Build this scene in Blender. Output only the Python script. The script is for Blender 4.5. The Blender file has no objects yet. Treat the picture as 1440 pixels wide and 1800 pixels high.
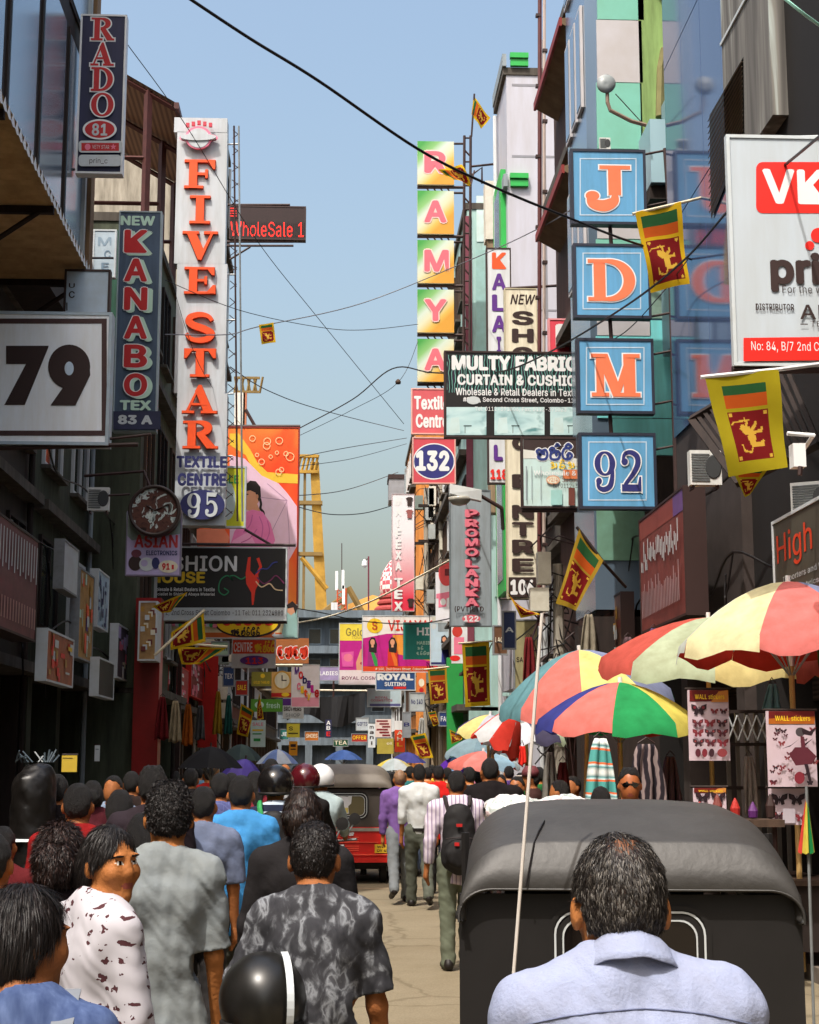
import bpy, math, random
import numpy as np
from mathutils import Vector, Matrix
from mathutils.bvhtree import BVHTree
random.seed(7); rng = np.random.default_rng(7)
scene = bpy.context.scene
COL = scene.collection
# ---------------------------------------------------------------- camera, sky, sun, exposure
FPX, VPX, VPY, CZ = 2700.0, 595.0, 1340.0, 1.78      # photo pixels (1440x1800)
PT = math.atan2(VPY-900, FPX); YAW = math.atan((720-VPX)*math.cos(PT)/FPX)
cam = bpy.data.cameras.new('camera'); camo = bpy.data.objects.new('camera', cam); COL.objects.link(camo)
cam.sensor_fit = 'VERTICAL'; cam.sensor_height = 36.0; cam.lens = FPX/1800*36
cam.clip_start = .1; cam.clip_end = 3000
camo.location = (0, 0, CZ); camo.rotation_euler = (math.pi/2+PT, 0, -YAW)
scene.camera = camo
_F = Vector((math.cos(PT)*math.sin(YAW), math.cos(PT)*math.cos(YAW), math.sin(PT)))
_R = Vector((math.cos(YAW), -math.sin(YAW), 0)); _U = _R.cross(_F)
def P(px, py, Y):
    d = _F*FPX + _R*(px-720) + _U*(900-py)
    return Vector((0, 0, CZ)) + d*(Y/d.y)
SUN = Vector((-.25, -.43, .865)).normalized()
world = bpy.data.worlds.new('World'); scene.world = world; world.use_nodes = True
wn = world.node_tree.nodes; wl = world.node_tree.links
bg = wn['Background']; sky = wn.new('ShaderNodeTexSky'); sky.sky_type = 'NISHITA'; sky.sun_disc = False
sky.sun_elevation = math.asin(SUN.z); sky.sun_rotation = math.atan2(SUN.x, SUN.y)
sky.air_density = 1.75; sky.dust_density = 7.6; sky.ozone_density = 2.4; sky.altitude = 0
wl.new(sky.outputs[0], bg.inputs[0]); bg.inputs[1].default_value = .15
sl = bpy.data.lights.new('sun', 'SUN'); sl.energy = 2.5; sl.angle = math.radians(.5); sl.color = (1, .955, .89)
so = bpy.data.objects.new('sun', sl); COL.objects.link(so)
so.rotation_euler = SUN.to_track_quat('Z', 'Y').to_euler(); so.location = (0, 0, 60)
scene.view_settings.view_transform = 'Standard'; scene.view_settings.look = 'None'
scene.view_settings.exposure = .72; scene.view_settings.gamma = 1
cy = scene.cycles; cy.max_bounces = 6; cy.diffuse_bounces = 3; cy.glossy_bounces = 3; cy.transmission_bounces = 4; cy.transparent_max_bounces = 6
cy.caustics_reflective = False; cy.caustics_refractive = False

# ---------------------------------------------------------------- materials
def lin(c):
    if isinstance(c, str): c = [int(c[i:i+2], 16)/255 for i in (0, 2, 4)]
    return tuple(x/12.92 if x <= .04045 else ((x+.055)/1.055)**2.4 for x in c)
_mc = {}
def M(c, rough=.6, dirt=.25, scale=2.0, streak=False, bump=0, metal=0, spec=.4, emit=0, weave=0, trans=0):
    """worn plain surface; c = sRGB hex"""
    k = (c, rough, dirt, scale, streak, bump, metal, spec, emit, weave, trans)
    if k in _mc: return _mc[k]
    m = bpy.data.materials.new('surface_'+str(c)); m.use_nodes = True
    nt = m.node_tree; n = nt.nodes; l = nt.links; b = n['Principled BSDF']
    col = lin(c)
    b.inputs['Roughness'].default_value = rough; b.inputs['Metallic'].default_value = metal
    b.inputs['Specular IOR Level'].default_value = spec
    tc = n.new('ShaderNodeTexCoord'); src = tc.outputs['Object']
    if streak: dirt = min(.6, dirt*1.7)
    if dirt > 0:
        mp = n.new('ShaderNodeMapping'); l.new(src, mp.inputs[0])
        mp.inputs['Scale'].default_value = (scale*2.5, scale*2.5, scale*.35) if streak else (scale,)*3
        nz = n.new('ShaderNodeTexNoise'); nz.inputs['Scale'].default_value = 1.6; nz.inputs['Detail'].default_value = 7; nz.inputs['Roughness'].default_value = .65
        l.new(mp.outputs[0], nz.inputs['Vector'])
        cr = n.new('ShaderNodeValToRGB'); l.new(nz.outputs['Fac'], cr.inputs[0])
        e = cr.color_ramp.elements; e[0].position = .3; e[1].position = .68
        dk = tuple(x*(1-dirt)*f for x, f in zip(col, (1, .96, .9)))
        e[0].color = (*dk, 1); e[1].color = (*[min(1, x*(1+dirt*.25)) for x in col], 1)
        l.new(cr.outputs[0], b.inputs['Base Color'])
        if emit: l.new(cr.outputs[0], b.inputs['Emission Color'])
    else: b.inputs['Base Color'].default_value = (*col, 1)
    if emit:
        b.inputs['Emission Strength'].default_value = emit
        if dirt <= 0: b.inputs['Emission Color'].default_value = (*col, 1)
    if bump or weave:
        bp = n.new('ShaderNodeBump'); nb = n.new('ShaderNodeTexNoise')
        nb.inputs['Scale'].default_value = weave or 9*scale; nb.inputs['Detail'].default_value = 5
        l.new(src, nb.inputs['Vector']); l.new(nb.outputs['Fac'], bp.inputs['Height'])
        bp.inputs['Strength'].default_value = bump or .35; bp.inputs['Distance'].default_value = .012 if not weave else .006
        l.new(bp.outputs[0], b.inputs['Normal'])
    if trans:
        t = n.new('ShaderNodeBsdfTranslucent'); mx = n.new('ShaderNodeMixShader'); mx.inputs[0].default_value = trans
        t.inputs[0].default_value = (*col, 1); l.new(b.outputs[0], mx.inputs[1]); l.new(t.outputs[0], mx.inputs[2])
        l.new(mx.outputs[0], n['Material Output'].inputs[0])
    _mc[k] = m; return m
def cloth(c, dirt=.18): return M(c, rough=.9, dirt=dirt, scale=5, spec=.15, weave=55)
def fabric_thin(c): return M(c, rough=.85, dirt=.3, scale=3.5, spec=.2, trans=.3)
def ramp_mat(name, stops, kind='noise', scale=(1, 1, 1), nscale=3., detail=6, rough=.7, dist=0., metal=0, bump=0):
    m = bpy.data.materials.new(name); m.use_nodes = True; nt = m.node_tree; n = nt.nodes; l = nt.links; b = n['Principled BSDF']
    b.inputs['Roughness'].default_value = rough; b.inputs['Metallic'].default_value = metal; b.inputs['Specular IOR Level'].default_value = .25
    tc = n.new('ShaderNodeTexCoord'); mp = n.new('ShaderNodeMapping'); l.new(tc.outputs['Object'], mp.inputs[0]); mp.inputs['Scale'].default_value = scale
    if kind == 'noise':
        t = n.new('ShaderNodeTexNoise'); t.inputs['Scale'].default_value = nscale; t.inputs['Detail'].default_value = detail; t.inputs['Distortion'].default_value = dist; o = t.outputs['Fac']
    elif kind == 'wave':
        t = n.new('ShaderNodeTexWave'); t.inputs['Scale'].default_value = nscale; t.inputs['Distortion'].default_value = dist; t.inputs['Detail'].default_value = 1; t.bands_direction = 'Z'; o = t.outputs['Fac']
    elif kind == 'wavex':
        t = n.new('ShaderNodeTexWave'); t.inputs['Scale'].default_value = nscale; t.inputs['Distortion'].default_value = dist; t.bands_direction = 'X'; o = t.outputs['Fac']
    elif kind == 'voronoi':
        t = n.new('ShaderNodeTexVoronoi'); t.inputs['Scale'].default_value = nscale; o = t.outputs['Distance']
    elif kind == 'brick':
        t = n.new('ShaderNodeTexBrick'); t.inputs['Scale'].default_value = nscale; o = t.outputs['Fac']
    l.new(mp.outputs[0], t.inputs['Vector'])
    cr = n.new('ShaderNodeValToRGB'); l.new(o, cr.inputs[0]); e = cr.color_ramp.elements
    while len(e) < len(stops): e.new(.5)
    for i, (p, c) in enumerate(stops): e[i].position = p; e[i].color = (*lin(c), 1)
    l.new(cr.outputs[0], b.inputs['Base Color'])
    if bump:
        bp = n.new('ShaderNodeBump'); bp.inputs['Strength'].default_value = bump; bp.inputs['Distance'].default_value = .02
        l.new(o, bp.inputs['Height']); l.new(bp.outputs[0], b.inputs['Normal'])
    return m
def glass_mat(c, rough=.03, metal=.0, name='window_glass', spec=1.):
    m = bpy.data.materials.new(name); m.use_nodes = True; b = m.node_tree.nodes['Principled BSDF']
    b.inputs['Base Color'].default_value = (*lin(c), 1); b.inputs['Roughness'].default_value = rough
    b.inputs['Metallic'].default_value = metal; b.inputs['Specular IOR Level'].default_value = spec
    return m
# ---------------------------------------------------------------- mesh builder
class MB:
    def __init__(s): s.v = []; s.f = []; s.m = []; s.mats = []
    def mi(s, mat):
        if mat not in s.mats: s.mats.append(mat)
        return s.mats.index(mat)
    def add(s, vs, fs, mat):
        k = len(s.v); s.v += [tuple(v) for v in vs]; i = s.mi(mat)
        for f in fs: s.f.append([a+k for a in f]); s.m.append(i)
        return s
    def box(s, x0, y0, z0, x1, y1, z1, mat):
        if x0 > x1: x0, x1 = x1, x0
        if y0 > y1: y0, y1 = y1, y0
        if z0 > z1: z0, z1 = z1, z0
        v = [(x0,y0,z0),(x1,y0,z0),(x1,y1,z0),(x0,y1,z0),(x0,y0,z1),(x1,y0,z1),(x1,y1,z1),(x0,y1,z1)]
        return s.add(v, [(3,2,1,0),(4,5,6,7),(0,1,5,4),(1,2,6,5),(2,3,7,6),(3,0,4,7)], mat)
    def quad(s, a, b, c, d, mat): return s.add([a, b, c, d], [(0, 1, 2, 3)], mat)
    def tube(s, pts, r, mat, n=6, r2=None):
        pts = [Vector(p) for p in pts]; vs = []; fs = []
        N = len(pts)
        for i, p in enumerate(pts):
            d = (pts[min(i+1, N-1)]-pts[max(i-1, 0)]).normalized()
            u = d.cross(Vector((0, 0, 1)) if abs(d.z) < .9 else Vector((1, 0, 0))).normalized(); w = d.cross(u)
            rr = r if r2 is None else r+(r2-r)*i/(N-1)
            for j in range(n):
                a = 2*math.pi*j/n; vs.append(p+(u*math.cos(a)+w*math.sin(a))*rr)
        for i in range(N-1):
            for j in range(n):
                fs.append((i*n+j, i*n+(j+1) % n, (i+1)*n+(j+1) % n, (i+1)*n+j))
        fs.append(tuple(range(n))[::-1]); fs.append(tuple((N-1)*n+j for j in range(n)))
        return s.add(vs, fs, mat)
    def lathe(s, prof, mat, n=20, c=(0, 0, 0), axis='z'):
        vs = []; fs = []
        for r, z in prof:
            for j in range(n):
                a = 2*math.pi*j/n; x, y = r*math.cos(a), r*math.sin(a)
                p = (x, y, z) if axis == 'z' else ((z, x, y) if axis == 'x' else (x, z, y))
                vs.append((p[0]+c[0], p[1]+c[1], p[2]+c[2]))
        for i in range(len(prof)-1):
            for j in range(n): fs.append((i*n+j, i*n+(j+1) % n, (i+1)*n+(j+1) % n, (i+1)*n+j))
        fs.append(tuple(range(n))[::-1]); fs.append(tuple((len(prof)-1)*n+j for j in range(n)))
        return s.add(vs, fs, mat)
    def prism(s, poly, y0, y1, mat):           # poly in (x,z); extruded along y
        n = len(poly); v = [(x, y0, z) for x, z in poly]+[(x, y1, z) for x, z in poly]
        f = [tuple(range(n)), tuple(range(2*n-1, n-1, -1))]+[(i, n+i, n+(i+1) % n, (i+1) % n) for i in range(n)]
        return s.add(v, f, mat)
    def build(s, name, parent=None, smooth=False, loc=None):
        me = bpy.data.meshes.new(name); me.from_pydata(s.v, [], s.f)
        for m in s.mats: me.materials.append(m)
        me.polygons.foreach_set('material_index', s.m)
        if smooth: me.polygons.foreach_set('use_smooth', [True]*len(s.f))
        me.update()
        return link(name, me, parent, loc)
def link(name, me, parent=None, loc=None):
    o = bpy.data.objects.new(name, me); COL.objects.link(o)
    if parent is not None: o.parent = parent
    if loc is not None: o.location = loc
    return o
def tag(o, label, cat, group=None, kind=None):
    if label: o['label'] = label
    if cat: o['category'] = cat
    if group: o['group'] = group
    if kind: o['kind'] = kind
    return o
def thing(name, label, cat, loc=(0, 0, 0), rz=0, group=None):
    o = bpy.data.objects.new(name, None); COL.objects.link(o); o.location = loc; o.rotation_euler = (0, 0, rz)
    o.empty_display_size = .1
    return tag(o, label, cat, group)
def copy_tree(o, parent=None):
    c = o.copy(); COL.objects.link(c)
    if parent is not None: c.parent = parent
    for ch in list(o.children): copy_tree(ch, c)
    return c
# ---------------------------------------------------------------- lettering
_tc = {}
try:
    import os
    FONT = bpy.data.fonts.load(os.path.join(bpy.utils.system_resource('DATAFILES', path='fonts'), 'Inter.woff2'))      # Blender's own interface font
except Exception: FONT = None
def text2d(s, bold=0.0):
    k = (s, bold)
    if k not in _tc:
        cu = bpy.data.curves.new('t', 'FONT'); cu.font = FONT or cu.font; cu.body = s; cu.offset = bold; cu.resolution_u = 4; cu.space_character = 1.04
        o = bpy.data.objects.new('t', cu); me = bpy.data.meshes.new_from_object(o)
        v = np.array([tuple(x.co)[:2] for x in me.vertices]); f = [tuple(p.vertices) for p in me.polygons]
        bpy.data.objects.remove(o); bpy.data.curves.remove(cu); bpy.data.meshes.remove(me)
        _tc[k] = (v, f)
    return _tc[k]
def text2dl(s, bold):
    v, f = text2d(s, 0.); l0 = np.array([(i*7 % 13)*.077 for i, q in enumerate(f) for _ in q]); v = np.array([v[j] for q in f for j in q]); k_ = 0; f2 = []
    for q in f: f2.append(tuple(range(k_, k_+len(q)))); k_ += len(q)          # neighbouring facets sit a hair apart, so overlapping strokes never share a plane
    f = f2; n = len(v)
    if bold <= 0: return v, l0, f
    vs = [v]; ls = [l0]; fs = list(f); n = len(v); K = 8 if bold >= .03 else 4
    for k in range(K):
        a = 2*math.pi*k/K; vs.append(v+np.array([math.cos(a), math.sin(a)*.8])*bold); ls.append(l0+k+1.); fs += [tuple(i+n*(k+1) for i in q) for q in f]
    return np.concatenate(vs), np.concatenate(ls), fs
def strokes(pts, w, closed=False):
    """variable width ribbon; w list or float -> list of quads"""
    n = len(pts); w = [w]*n if not isinstance(w, (list, tuple)) else w
    L = []; R = []
    for i in range(n):
        a = pts[(i-1) % n] if (closed or i) else pts[0]; b = pts[(i+1) % n] if (closed or i < n-1) else pts[-1]
        dx, dz = b[0]-a[0], b[1]-a[1]; q = math.hypot(dx, dz) or 1; nx, nz = -dz/q*w[i]/2, dx/q*w[i]/2
        L.append((pts[i][0]+nx, pts[i][1]+nz)); R.append((pts[i][0]-nx, pts[i][1]-nz))
    return [[L[i], L[(i+1) % n], R[(i+1) % n], R[i]] for i in range(n if closed else n-1)]
def arc(cx, cz, rx, rz, t0, t1, thick, thin, n=22):
    pts = []; w = []
    for i in range(n+1):
        t = math.radians(t0+(t1-t0)*i/n); pts.append((cx+rx*math.cos(t), cz+rz*math.sin(t))); w.append(thin+(thick-thin)*abs(math.cos(t))**1.5)
    return pts, w
def smooth_path(pts, n=8):
    out = []
    for i in range(len(pts)-1):
        p0, p1, p2, p3 = [pts[min(max(j, 0), len(pts)-1)] for j in (i-1, i, i+1, i+2)]
        for k in range(n):
            t = k/n
            out.append(tuple(.5*(2*p1[a]+(p2[a]-p0[a])*t+(2*p0[a]-5*p1[a]+4*p2[a]-p3[a])*t*t+(3*p1[a]-p0[a]-3*p2[a]+p3[a])*t**3) for a in range(len(p1))))
    out.append(tuple(pts[-1])); return out
# slab-serif capitals in a unit box: ('r',x0,z0,x1,z1) ('p',pts) ('s',pts,widths)
def serif_glyph(ch):
    T, t = .24, .09     # thick, thin
    r = lambda *a: ('r',)+a
    S = lambda x0, x1, z: r(x0, z, x1, z+t)
    A = lambda *a: ('s',)+arc(*a)
    g = {
     'I': [r(.38, 0, .62, 1), S(.2, .8, 0), S(.2, .8, 1-t)],
     'F': [r(.18, 0, .42, 1), S(.04, .6, 0), r(.04, 1-t, .95, 1), r(.42, .46, .7, .55), r(.66, .36, .73, .66), ('p', [(.95, 1), (.95, .68), (.88, .68), (.7, 1-t*.5)])],
     'E': [r(.18, 0, .42, 1), r(.04, 0, .95, t), r(.04, 1-t, .93, 1), r(.42, .46, .68, .55), r(.64, .36, .71, .66), ('p', [(.93, 1), (.93, .7), (.86, .7), (.7, 1-t*.5)]), ('p', [(.97, .33), (.97, 0), (.7, t*.5), (.89, .33)])],
     'T': [r(.38, 0, .62, 1), S(.22, .78, 0), r(.03, 1-t, .97, 1), ('p', [(.03, 1), (.03, .66), (.1, .66), (.28, 1-t*.5)]), ('p', [(.97, 1), (.97, .66), (.9, .66), (.72, 1-t*.5)])],
     'V': [('p', [(.08, 1), (.36, 1), (.64, .26), (.5, 0), (.45, 0)]), ('p', [(.84, 1), (.92, 1), (.55, 0), (.45, 0)]), S(-.02, .46, 1-t), S(.62, 1.02, 1-t)],
     'A': [('p', [(.92, 0), (.64, 0), (.36, .8), (.46, 1), (.54, 1)]), ('p', [(.14, 0), (.06, 0), (.46, 1), (.54, 1)]), S(-.02, .34, 0), S(.54, 1.02, 0), r(.24, .28, .72, .36)],
     'R': [r(.14, 0, .38, 1), S(.0, .52, 0), S(.0, .45, 1-t), ('s',)+arc(.42, .745, .32, .21, -90, 90, T, t), ('p', [(.4, .5), (.64, .52), (.98, .06), (.98, 0), (.72, 0)]), S(.72, 1.04, 0)],
     'D': [r(.12, 0, .36, 1), S(0, .42, 0), S(0, .42, 1-t), ('s',)+arc(.4, .5, .45, .455, -90, 90, T, t), r(.3, 0, .44, t), r(.3, 1-t, .44, 1)],
     'O': [('sc',)+arc(.5, .5, .38, .455, 0, 360, T, t, 40)],
     'S': [('s', smooth_path([(.86, .74), (.74, .9), (.5, .955), (.24, .88), (.17, .73), (.3, .58), (.62, .45), (.84, .3), (.76, .12), (.5, .045), (.24, .1), (.1, .28)], 6), None)],
     'J': [r(.5, .3, .74, 1), S(.34, .92, 1-t), ('s', smooth_path([(.62, .34), (.6, .16), (.42, .05), (.2, .1), (.14, .24)], 6), None), ('e', .2, .28, .13, .11)],
     'M': [r(.1, 0, .26, 1), ('p', [(.1, 1), (.34, 1), (.56, .3), (.5, 0), (.44, 0)]), ('p', [(.9, 1), (.74, 1), (.44, 0), (.56, 0)]), r(.66, 0, .9, 1), S(0, .36, 0), S(.56, 1.0, 0), S(0, .3, 1-t), S(.72, 1, 1-t)],
     '9': [('sc',)+arc(.5, .68, .31, .27, 0, 360, T, t, 36), ('s', smooth_path([(.8, .66), (.8, .4), (.7, .14), (.45, .05), (.24, .1), (.18, .24)], 6), None), ('e', .24, .25, .12, .085)],
     '2': [('s', smooth_path([(.18, .72), (.26, .9), (.5, .95), (.74, .86), (.78, .68), (.62, .46), (.3, .2), (.16, .06)], 6), None), r(.12, 0, .9, .17), ('p', [(.9, .36), (.9, 0), (.74, .1), (.83, .36)]), ('e', .25, .72, .13, .085)],
     '5': [r(.22, .5, .3, 1), ('p', [(.22, 1), (.82, 1), (.9, 1.02), (.8, .82), (.22, .84)]), ('s', smooth_path([(.25, .5), (.45, .62), (.7, .56), (.82, .34), (.72, .12), (.46, .045), (.24, .1), (.18, .22)], 6), None), ('e', .25, .23, .12, .085)],
    }
    return g.get(ch)
def grow_poly(p, d):
    n = len(p); ar = sum(p[i][0]*p[(i+1) % n][1]-p[(i+1) % n][0]*p[i][1] for i in range(n)); sg = 1 if ar > 0 else -1; out = []
    for i in range(n):
        a, b, c = p[i-1], p[i], p[(i+1) % n]
        e1 = (b[0]-a[0], b[1]-a[1]); e2 = (c[0]-b[0], c[1]-b[1]); l1 = math.hypot(*e1) or 1; l2 = math.hypot(*e2) or 1
        n1 = (e1[1]/l1*sg, -e1[0]/l1*sg); n2 = (e2[1]/l2*sg, -e2[0]/l2*sg); q = (n1[0]+n2[0], n1[1]+n2[1]); L = math.hypot(*q) or 1
        c_ = max(.45, (q[0]*n1[0]+q[1]*n1[1])/L)
        out.append((b[0]+q[0]/L*d/c_, b[1]+q[1]/L*d/c_))
    return out
def glyph_polys(ch, x0, z0, x1, z1, grow=0):
    """list of polygons for a serif glyph fitted in the box, grown by metres"""
    W, Hh = x1-x0, z1-z0; F = lambda p: (x0+p[0]*W, z0+p[1]*Hh); out = []
    for g in serif_glyph(ch):
        if g[0] == 'r': out.append(grow_poly([F((g[1], g[2])), F((g[3], g[2])), F((g[3], g[4])), F((g[1], g[4]))], grow) if grow else [F((g[1], g[2])), F((g[3], g[2])), F((g[3], g[4])), F((g[1], g[4]))])
        elif g[0] == 'p': q = [F(p) for p in g[1]]; out.append(grow_poly(q, grow) if grow else q)
        elif g[0] == 'e': out.append([(x0+(g[1]+g[3]*math.cos(a))*W+grow*math.cos(a), z0+(g[2]+g[4]*math.sin(a))*Hh+grow*math.sin(a)) for a in [i*math.pi/9 for i in range(18)]])
        else:
            pts = [F(p) for p in g[1]]; w = g[2]
            if w is None:
                n = len(pts); w = [(.10+.12*math.sin(math.pi*i/(n-1))**1.2) for i in range(n)]
            w = [x*W+2*grow for x in w]
            if grow and g[0] == 's':
                def ext(a, b): q = math.hypot(b[0]-a[0], b[1]-a[1]) or 1; return (b[0]+(b[0]-a[0])/q*grow, b[1]+(b[1]-a[1])/q*grow)
                pts = [ext(pts[1], pts[0])]+pts+[ext(pts[-2], pts[-1])]; w = [w[0]]+w+[w[-1]]
            out += [('strip', strokes(pts, w, g[0] == 'sc'))]
    return out
# ---------------------------------------------------------------- sign boards (plane y = const, facing the camera side)
class Sign:
    def __init__(s, name, label, cat, rect, Y, panel, depth=.16, frame=None, fw=.03, group=None, side=None, quad=None, back=None):
        s.Y = Y; s.o = P(rect[0], rect[3], Y); b = P(rect[2], rect[1], Y)
        s.w, s.h = b.x-s.o.x, b.z-s.o.z; s.d = depth
        s.e = thing(name, label, cat, s.o, 0, group); s.let = MB(); s.layer = 0
        if panel is not None: s.panel(0, 0, s.w, s.h, panel, frame, fw, side)
    def panel(s, x0, z0, x1, z1, panel, frame=None, fw=.03, side=None, name='panel'):
        m = MB(); sd = side or panel
        m.box(x0, 0, z0, x1, s.d, z1, sd); i = m.mi(panel); m.m[2] = i
        m.build(name, s.e)
        if frame is not None:
            f = MB()
            for a in ((x0-fw*.5, z1-fw*.5, x1+fw*.5, z1+fw*.5), (x0-fw*.5, z0-fw*.5, x1+fw*.5, z0+fw*.5), (x0-fw*.5, z0+fw*.5, x0+fw*.5, z1-fw*.5), (x1-fw*.5, z0+fw*.5, x1+fw*.5, z1-fw*.5)):
                f.box(a[0], -.012, a[1], a[2], s.d+.006, a[3], frame)
            f.build('frame', s.e)
    def L(s, px, py): q = P(px, py, s.Y)-s.o; return q.x, q.z
    def y(s): s.layer += 1; return -.0025-.0009*s.layer
    def poly2(s, pts, mat, ex=0):
        y = s.y()
        if ex: s.let.prism(pts, y-ex, y, mat)
        else: s.let.add([(x, y, z) for x, z in pts], [tuple(range(len(pts)))], mat)
    def poly(s, pix, mat, ex=0): s.poly2([s.L(*p) for p in pix], mat, ex)
    def rect(s, x0, y0, x1, y1, mat, ex=0): s.poly([(x0, y1), (x1, y1), (x1, y0), (x0, y0)], mat, ex)
    def rrect(s, x0, y0, x1, y1, r, mat):
        pts = []
        for cx, cyy, a0 in ((x1-r, y0+r, 0), (x0+r, y0+r, 90), (x0+r, y1-r, 180), (x1-r, y1-r, 270)):
            for k in range(6): a = math.radians(a0+18*k); pts.append((cx+r*math.cos(a), cyy-r*math.sin(a)))
        s.poly(pts, mat)
    def ell(s, cx, cyy, rx, ry, mat, n=36, ex=0): s.poly([(cx+rx*math.cos(2*math.pi*i/n), cyy-ry*math.sin(2*math.pi*i/n)) for i in range(n)], mat, ex)
    def ring(s, pts, w, mat, closed=True):
        y = s.y(); q = [s.L(*p) for p in pts]; wm = w*s.Y/FPX
        for st in strokes(q, wm, closed): s.let.add([(x, y, z) for x, z in st], [(0, 1, 2, 3)], mat)
    def outline(s, x0, y0, x1, y1, w, mat):
        for a in ((x0, y0, x1, y0+w), (x0, y1-w, x1, y1), (x0, y0+w, x0+w, y1-w), (x1-w, y0+w, x1, y1-w)): s.rect(*a, mat)
    def text(s, t, x0, y0, x1, y1, mat, bold=0., ex=0, dx=0, dy=0, shear=0):
        v, ly, f = text2dl(t, bold); mn = v.min(0); mx = v.max(0)
        a = s.L(x0+dx, y1+dy); b = s.L(x1+dx, y0+dy); y = s.y()
        q = (v-mn)/(mx-mn)
        pts = [(a[0]+(p[0]+shear*p[1])*(b[0]-a[0]), y-ex-(.00022 if s.Y > 16 else .0001)*w_, a[1]+p[1]*(b[1]-a[1])) for p, w_ in zip(q, ly)]
        s.let.add(pts, f, mat)
        if bold > 0: s.layer += 2
    def vtext(s, t, cx, w, y0, y1, mat, bold=0, gap=.2, out=None, oc=.02):
        n = len(t); st = (y1-y0)/(n-(gap if n > 1 else 0)*1.0+0)
        h = st*(1-gap)
        for i, c in enumerate(t):
            if c == ' ': continue
            ya = y0+i*st; ww = w*(.35 if c == 'I' else 1)
            if out: s.text(c, cx-ww/2-w*.06, ya-w*.06, cx+ww/2+w*.06, ya+h+w*.06, out, bold+oc)
            s.text(c, cx-ww/2, ya, cx+ww/2, ya+h, mat, bold)
    def serif(s, ch, x0, y0, x1, y1, mat, out=None, ow=2, ex=0):
        a = s.L(x0, y1); b = s.L(x1, y0)
        for mt, gr, e in ((out, ow*s.Y/FPX, 0), (mat, 0, ex)):
            if mt is None: continue
            for k, p in enumerate(glyph_polys(ch, a[0], a[1], b[0], b[1], gr)):
                if isinstance(p, tuple):
                    y = s.y()
                    for st in p[1]:
                        if e: s.let.prism(st, y-e, y, mt)
                        else: s.let.add([(x, y, z) for x, z in st], [(0, 1, 2, 3)], mt)
                else: s.poly2(p, mt, e)
    def done(s, name='lettering'):
        if s.let.v: s.let.build(name, s.e)
        return s.e
    def rod(s, a, b, r=.02, mat=None, name='bracket', dya=.05, dyb=.05):
        m = MB(); pa = P(a[0], a[1], s.Y)-s.o; pb = P(b[0], b[1], s.Y)-s.o
        pa.y += dya; pb.y += dyb; m.tube([pa, pb], r, mat or IRON); return m.build(name, s.e)
IRON = M('3a2422', .6, .4, 3); STEEL = M('8f9496', .45, .3, 3, metal=.3)
WHITE = M('d2d6da', .55, .12, 1.2, streak=True); WPAINT = M('e4e4e4', .5, 0)
BLACK = M('15100f', .5, .2); RED = M('e02a22', .5, .12); NAVY = M('2a2c63', .5, .15)
ORG = M('f0531c', .45, .12); CORAL = M('ef7a52', .5, .08); SKYB = M('5f9fcb', .5, .12, 1.5, streak=True); PALEB = M('bcd3e6', .5, .1, 1.5, streak=True)
DKBLUE = M('232447', .5, .2, streak=True); KBLUE = M('475a72', .5, .2, streak=True); KNAVY = M('272a4a', .5, .15); KRED = M('c02024', .5, .12)
MINT = M('bfe0cf', .5, .05); YEL = M('f0c92a', .5, .1); PINK = M('e97c98', .5, .1); GREENB = M('2f9a4a', .5, .1); PURP = M('5b2a86', .5, .1)
CREAM = M('e6dfc8', .6, .15, streak=True); DKBR = M('33201d', .6, .15); TEAL = M('1f8a80', .5, .1); MAG = M('c2188c', .5, .1); SKIN_AD = M('d99a78', .6, .05)
HAIRB = M('241815', .6, .1); GREYP = M('8f9aa1', .6, .15, streak=True); SILV = M('c9d0d4', .5, .12); LILAC = M('b6a9d2', .5, .12)
# ================================================================= ground
ROAD = M('857a64', .92, .2, .5, bump=.3); nt = ROAD.node_tree; pb = nt.nodes['Principled BSDF']; base = pb.inputs['Base Color'].links[0].from_socket; tc_ = [n for n in nt.nodes if n.type == 'TEX_COORD'][0].outputs['Object']
vo = nt.nodes.new('ShaderNodeTexVoronoi'); vo.feature = 'DISTANCE_TO_EDGE'; vo.inputs['Scale'].default_value = .55; nz_ = nt.nodes.new('ShaderNodeTexNoise'); nz_.inputs['Scale'].default_value = 3; nz_.inputs['Detail'].default_value = 6; mxv = nt.nodes.new('ShaderNodeMixRGB'); mxv.inputs[0].default_value = .25; nt.links.new(tc_, mxv.inputs[1]); nt.links.new(tc_, nz_.inputs['Vector']); nt.links.new(nz_.outputs['Color'], mxv.inputs[2]); nt.links.new(mxv.outputs[0], vo.inputs['Vector'])
cr_ = nt.nodes.new('ShaderNodeValToRGB'); cr_.color_ramp.elements[0].color = (.72, .7, .67, 1); cr_.color_ramp.elements[0].position = .004; cr_.color_ramp.elements[1].position = .014; nt.links.new(vo.outputs['Distance'], cr_.inputs[0])
gr_ = nt.nodes.new('ShaderNodeTexNoise'); gr_.inputs['Scale'].default_value = 90; nt.links.new(tc_, gr_.inputs['Vector']); c2_ = nt.nodes.new('ShaderNodeValToRGB'); c2_.color_ramp.elements[0].color = (.72, .72, .72, 1); c2_.color_ramp.elements[0].position = .35; c2_.color_ramp.elements[1].position = .6; nt.links.new(gr_.outputs['Fac'], c2_.inputs[0])
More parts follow.
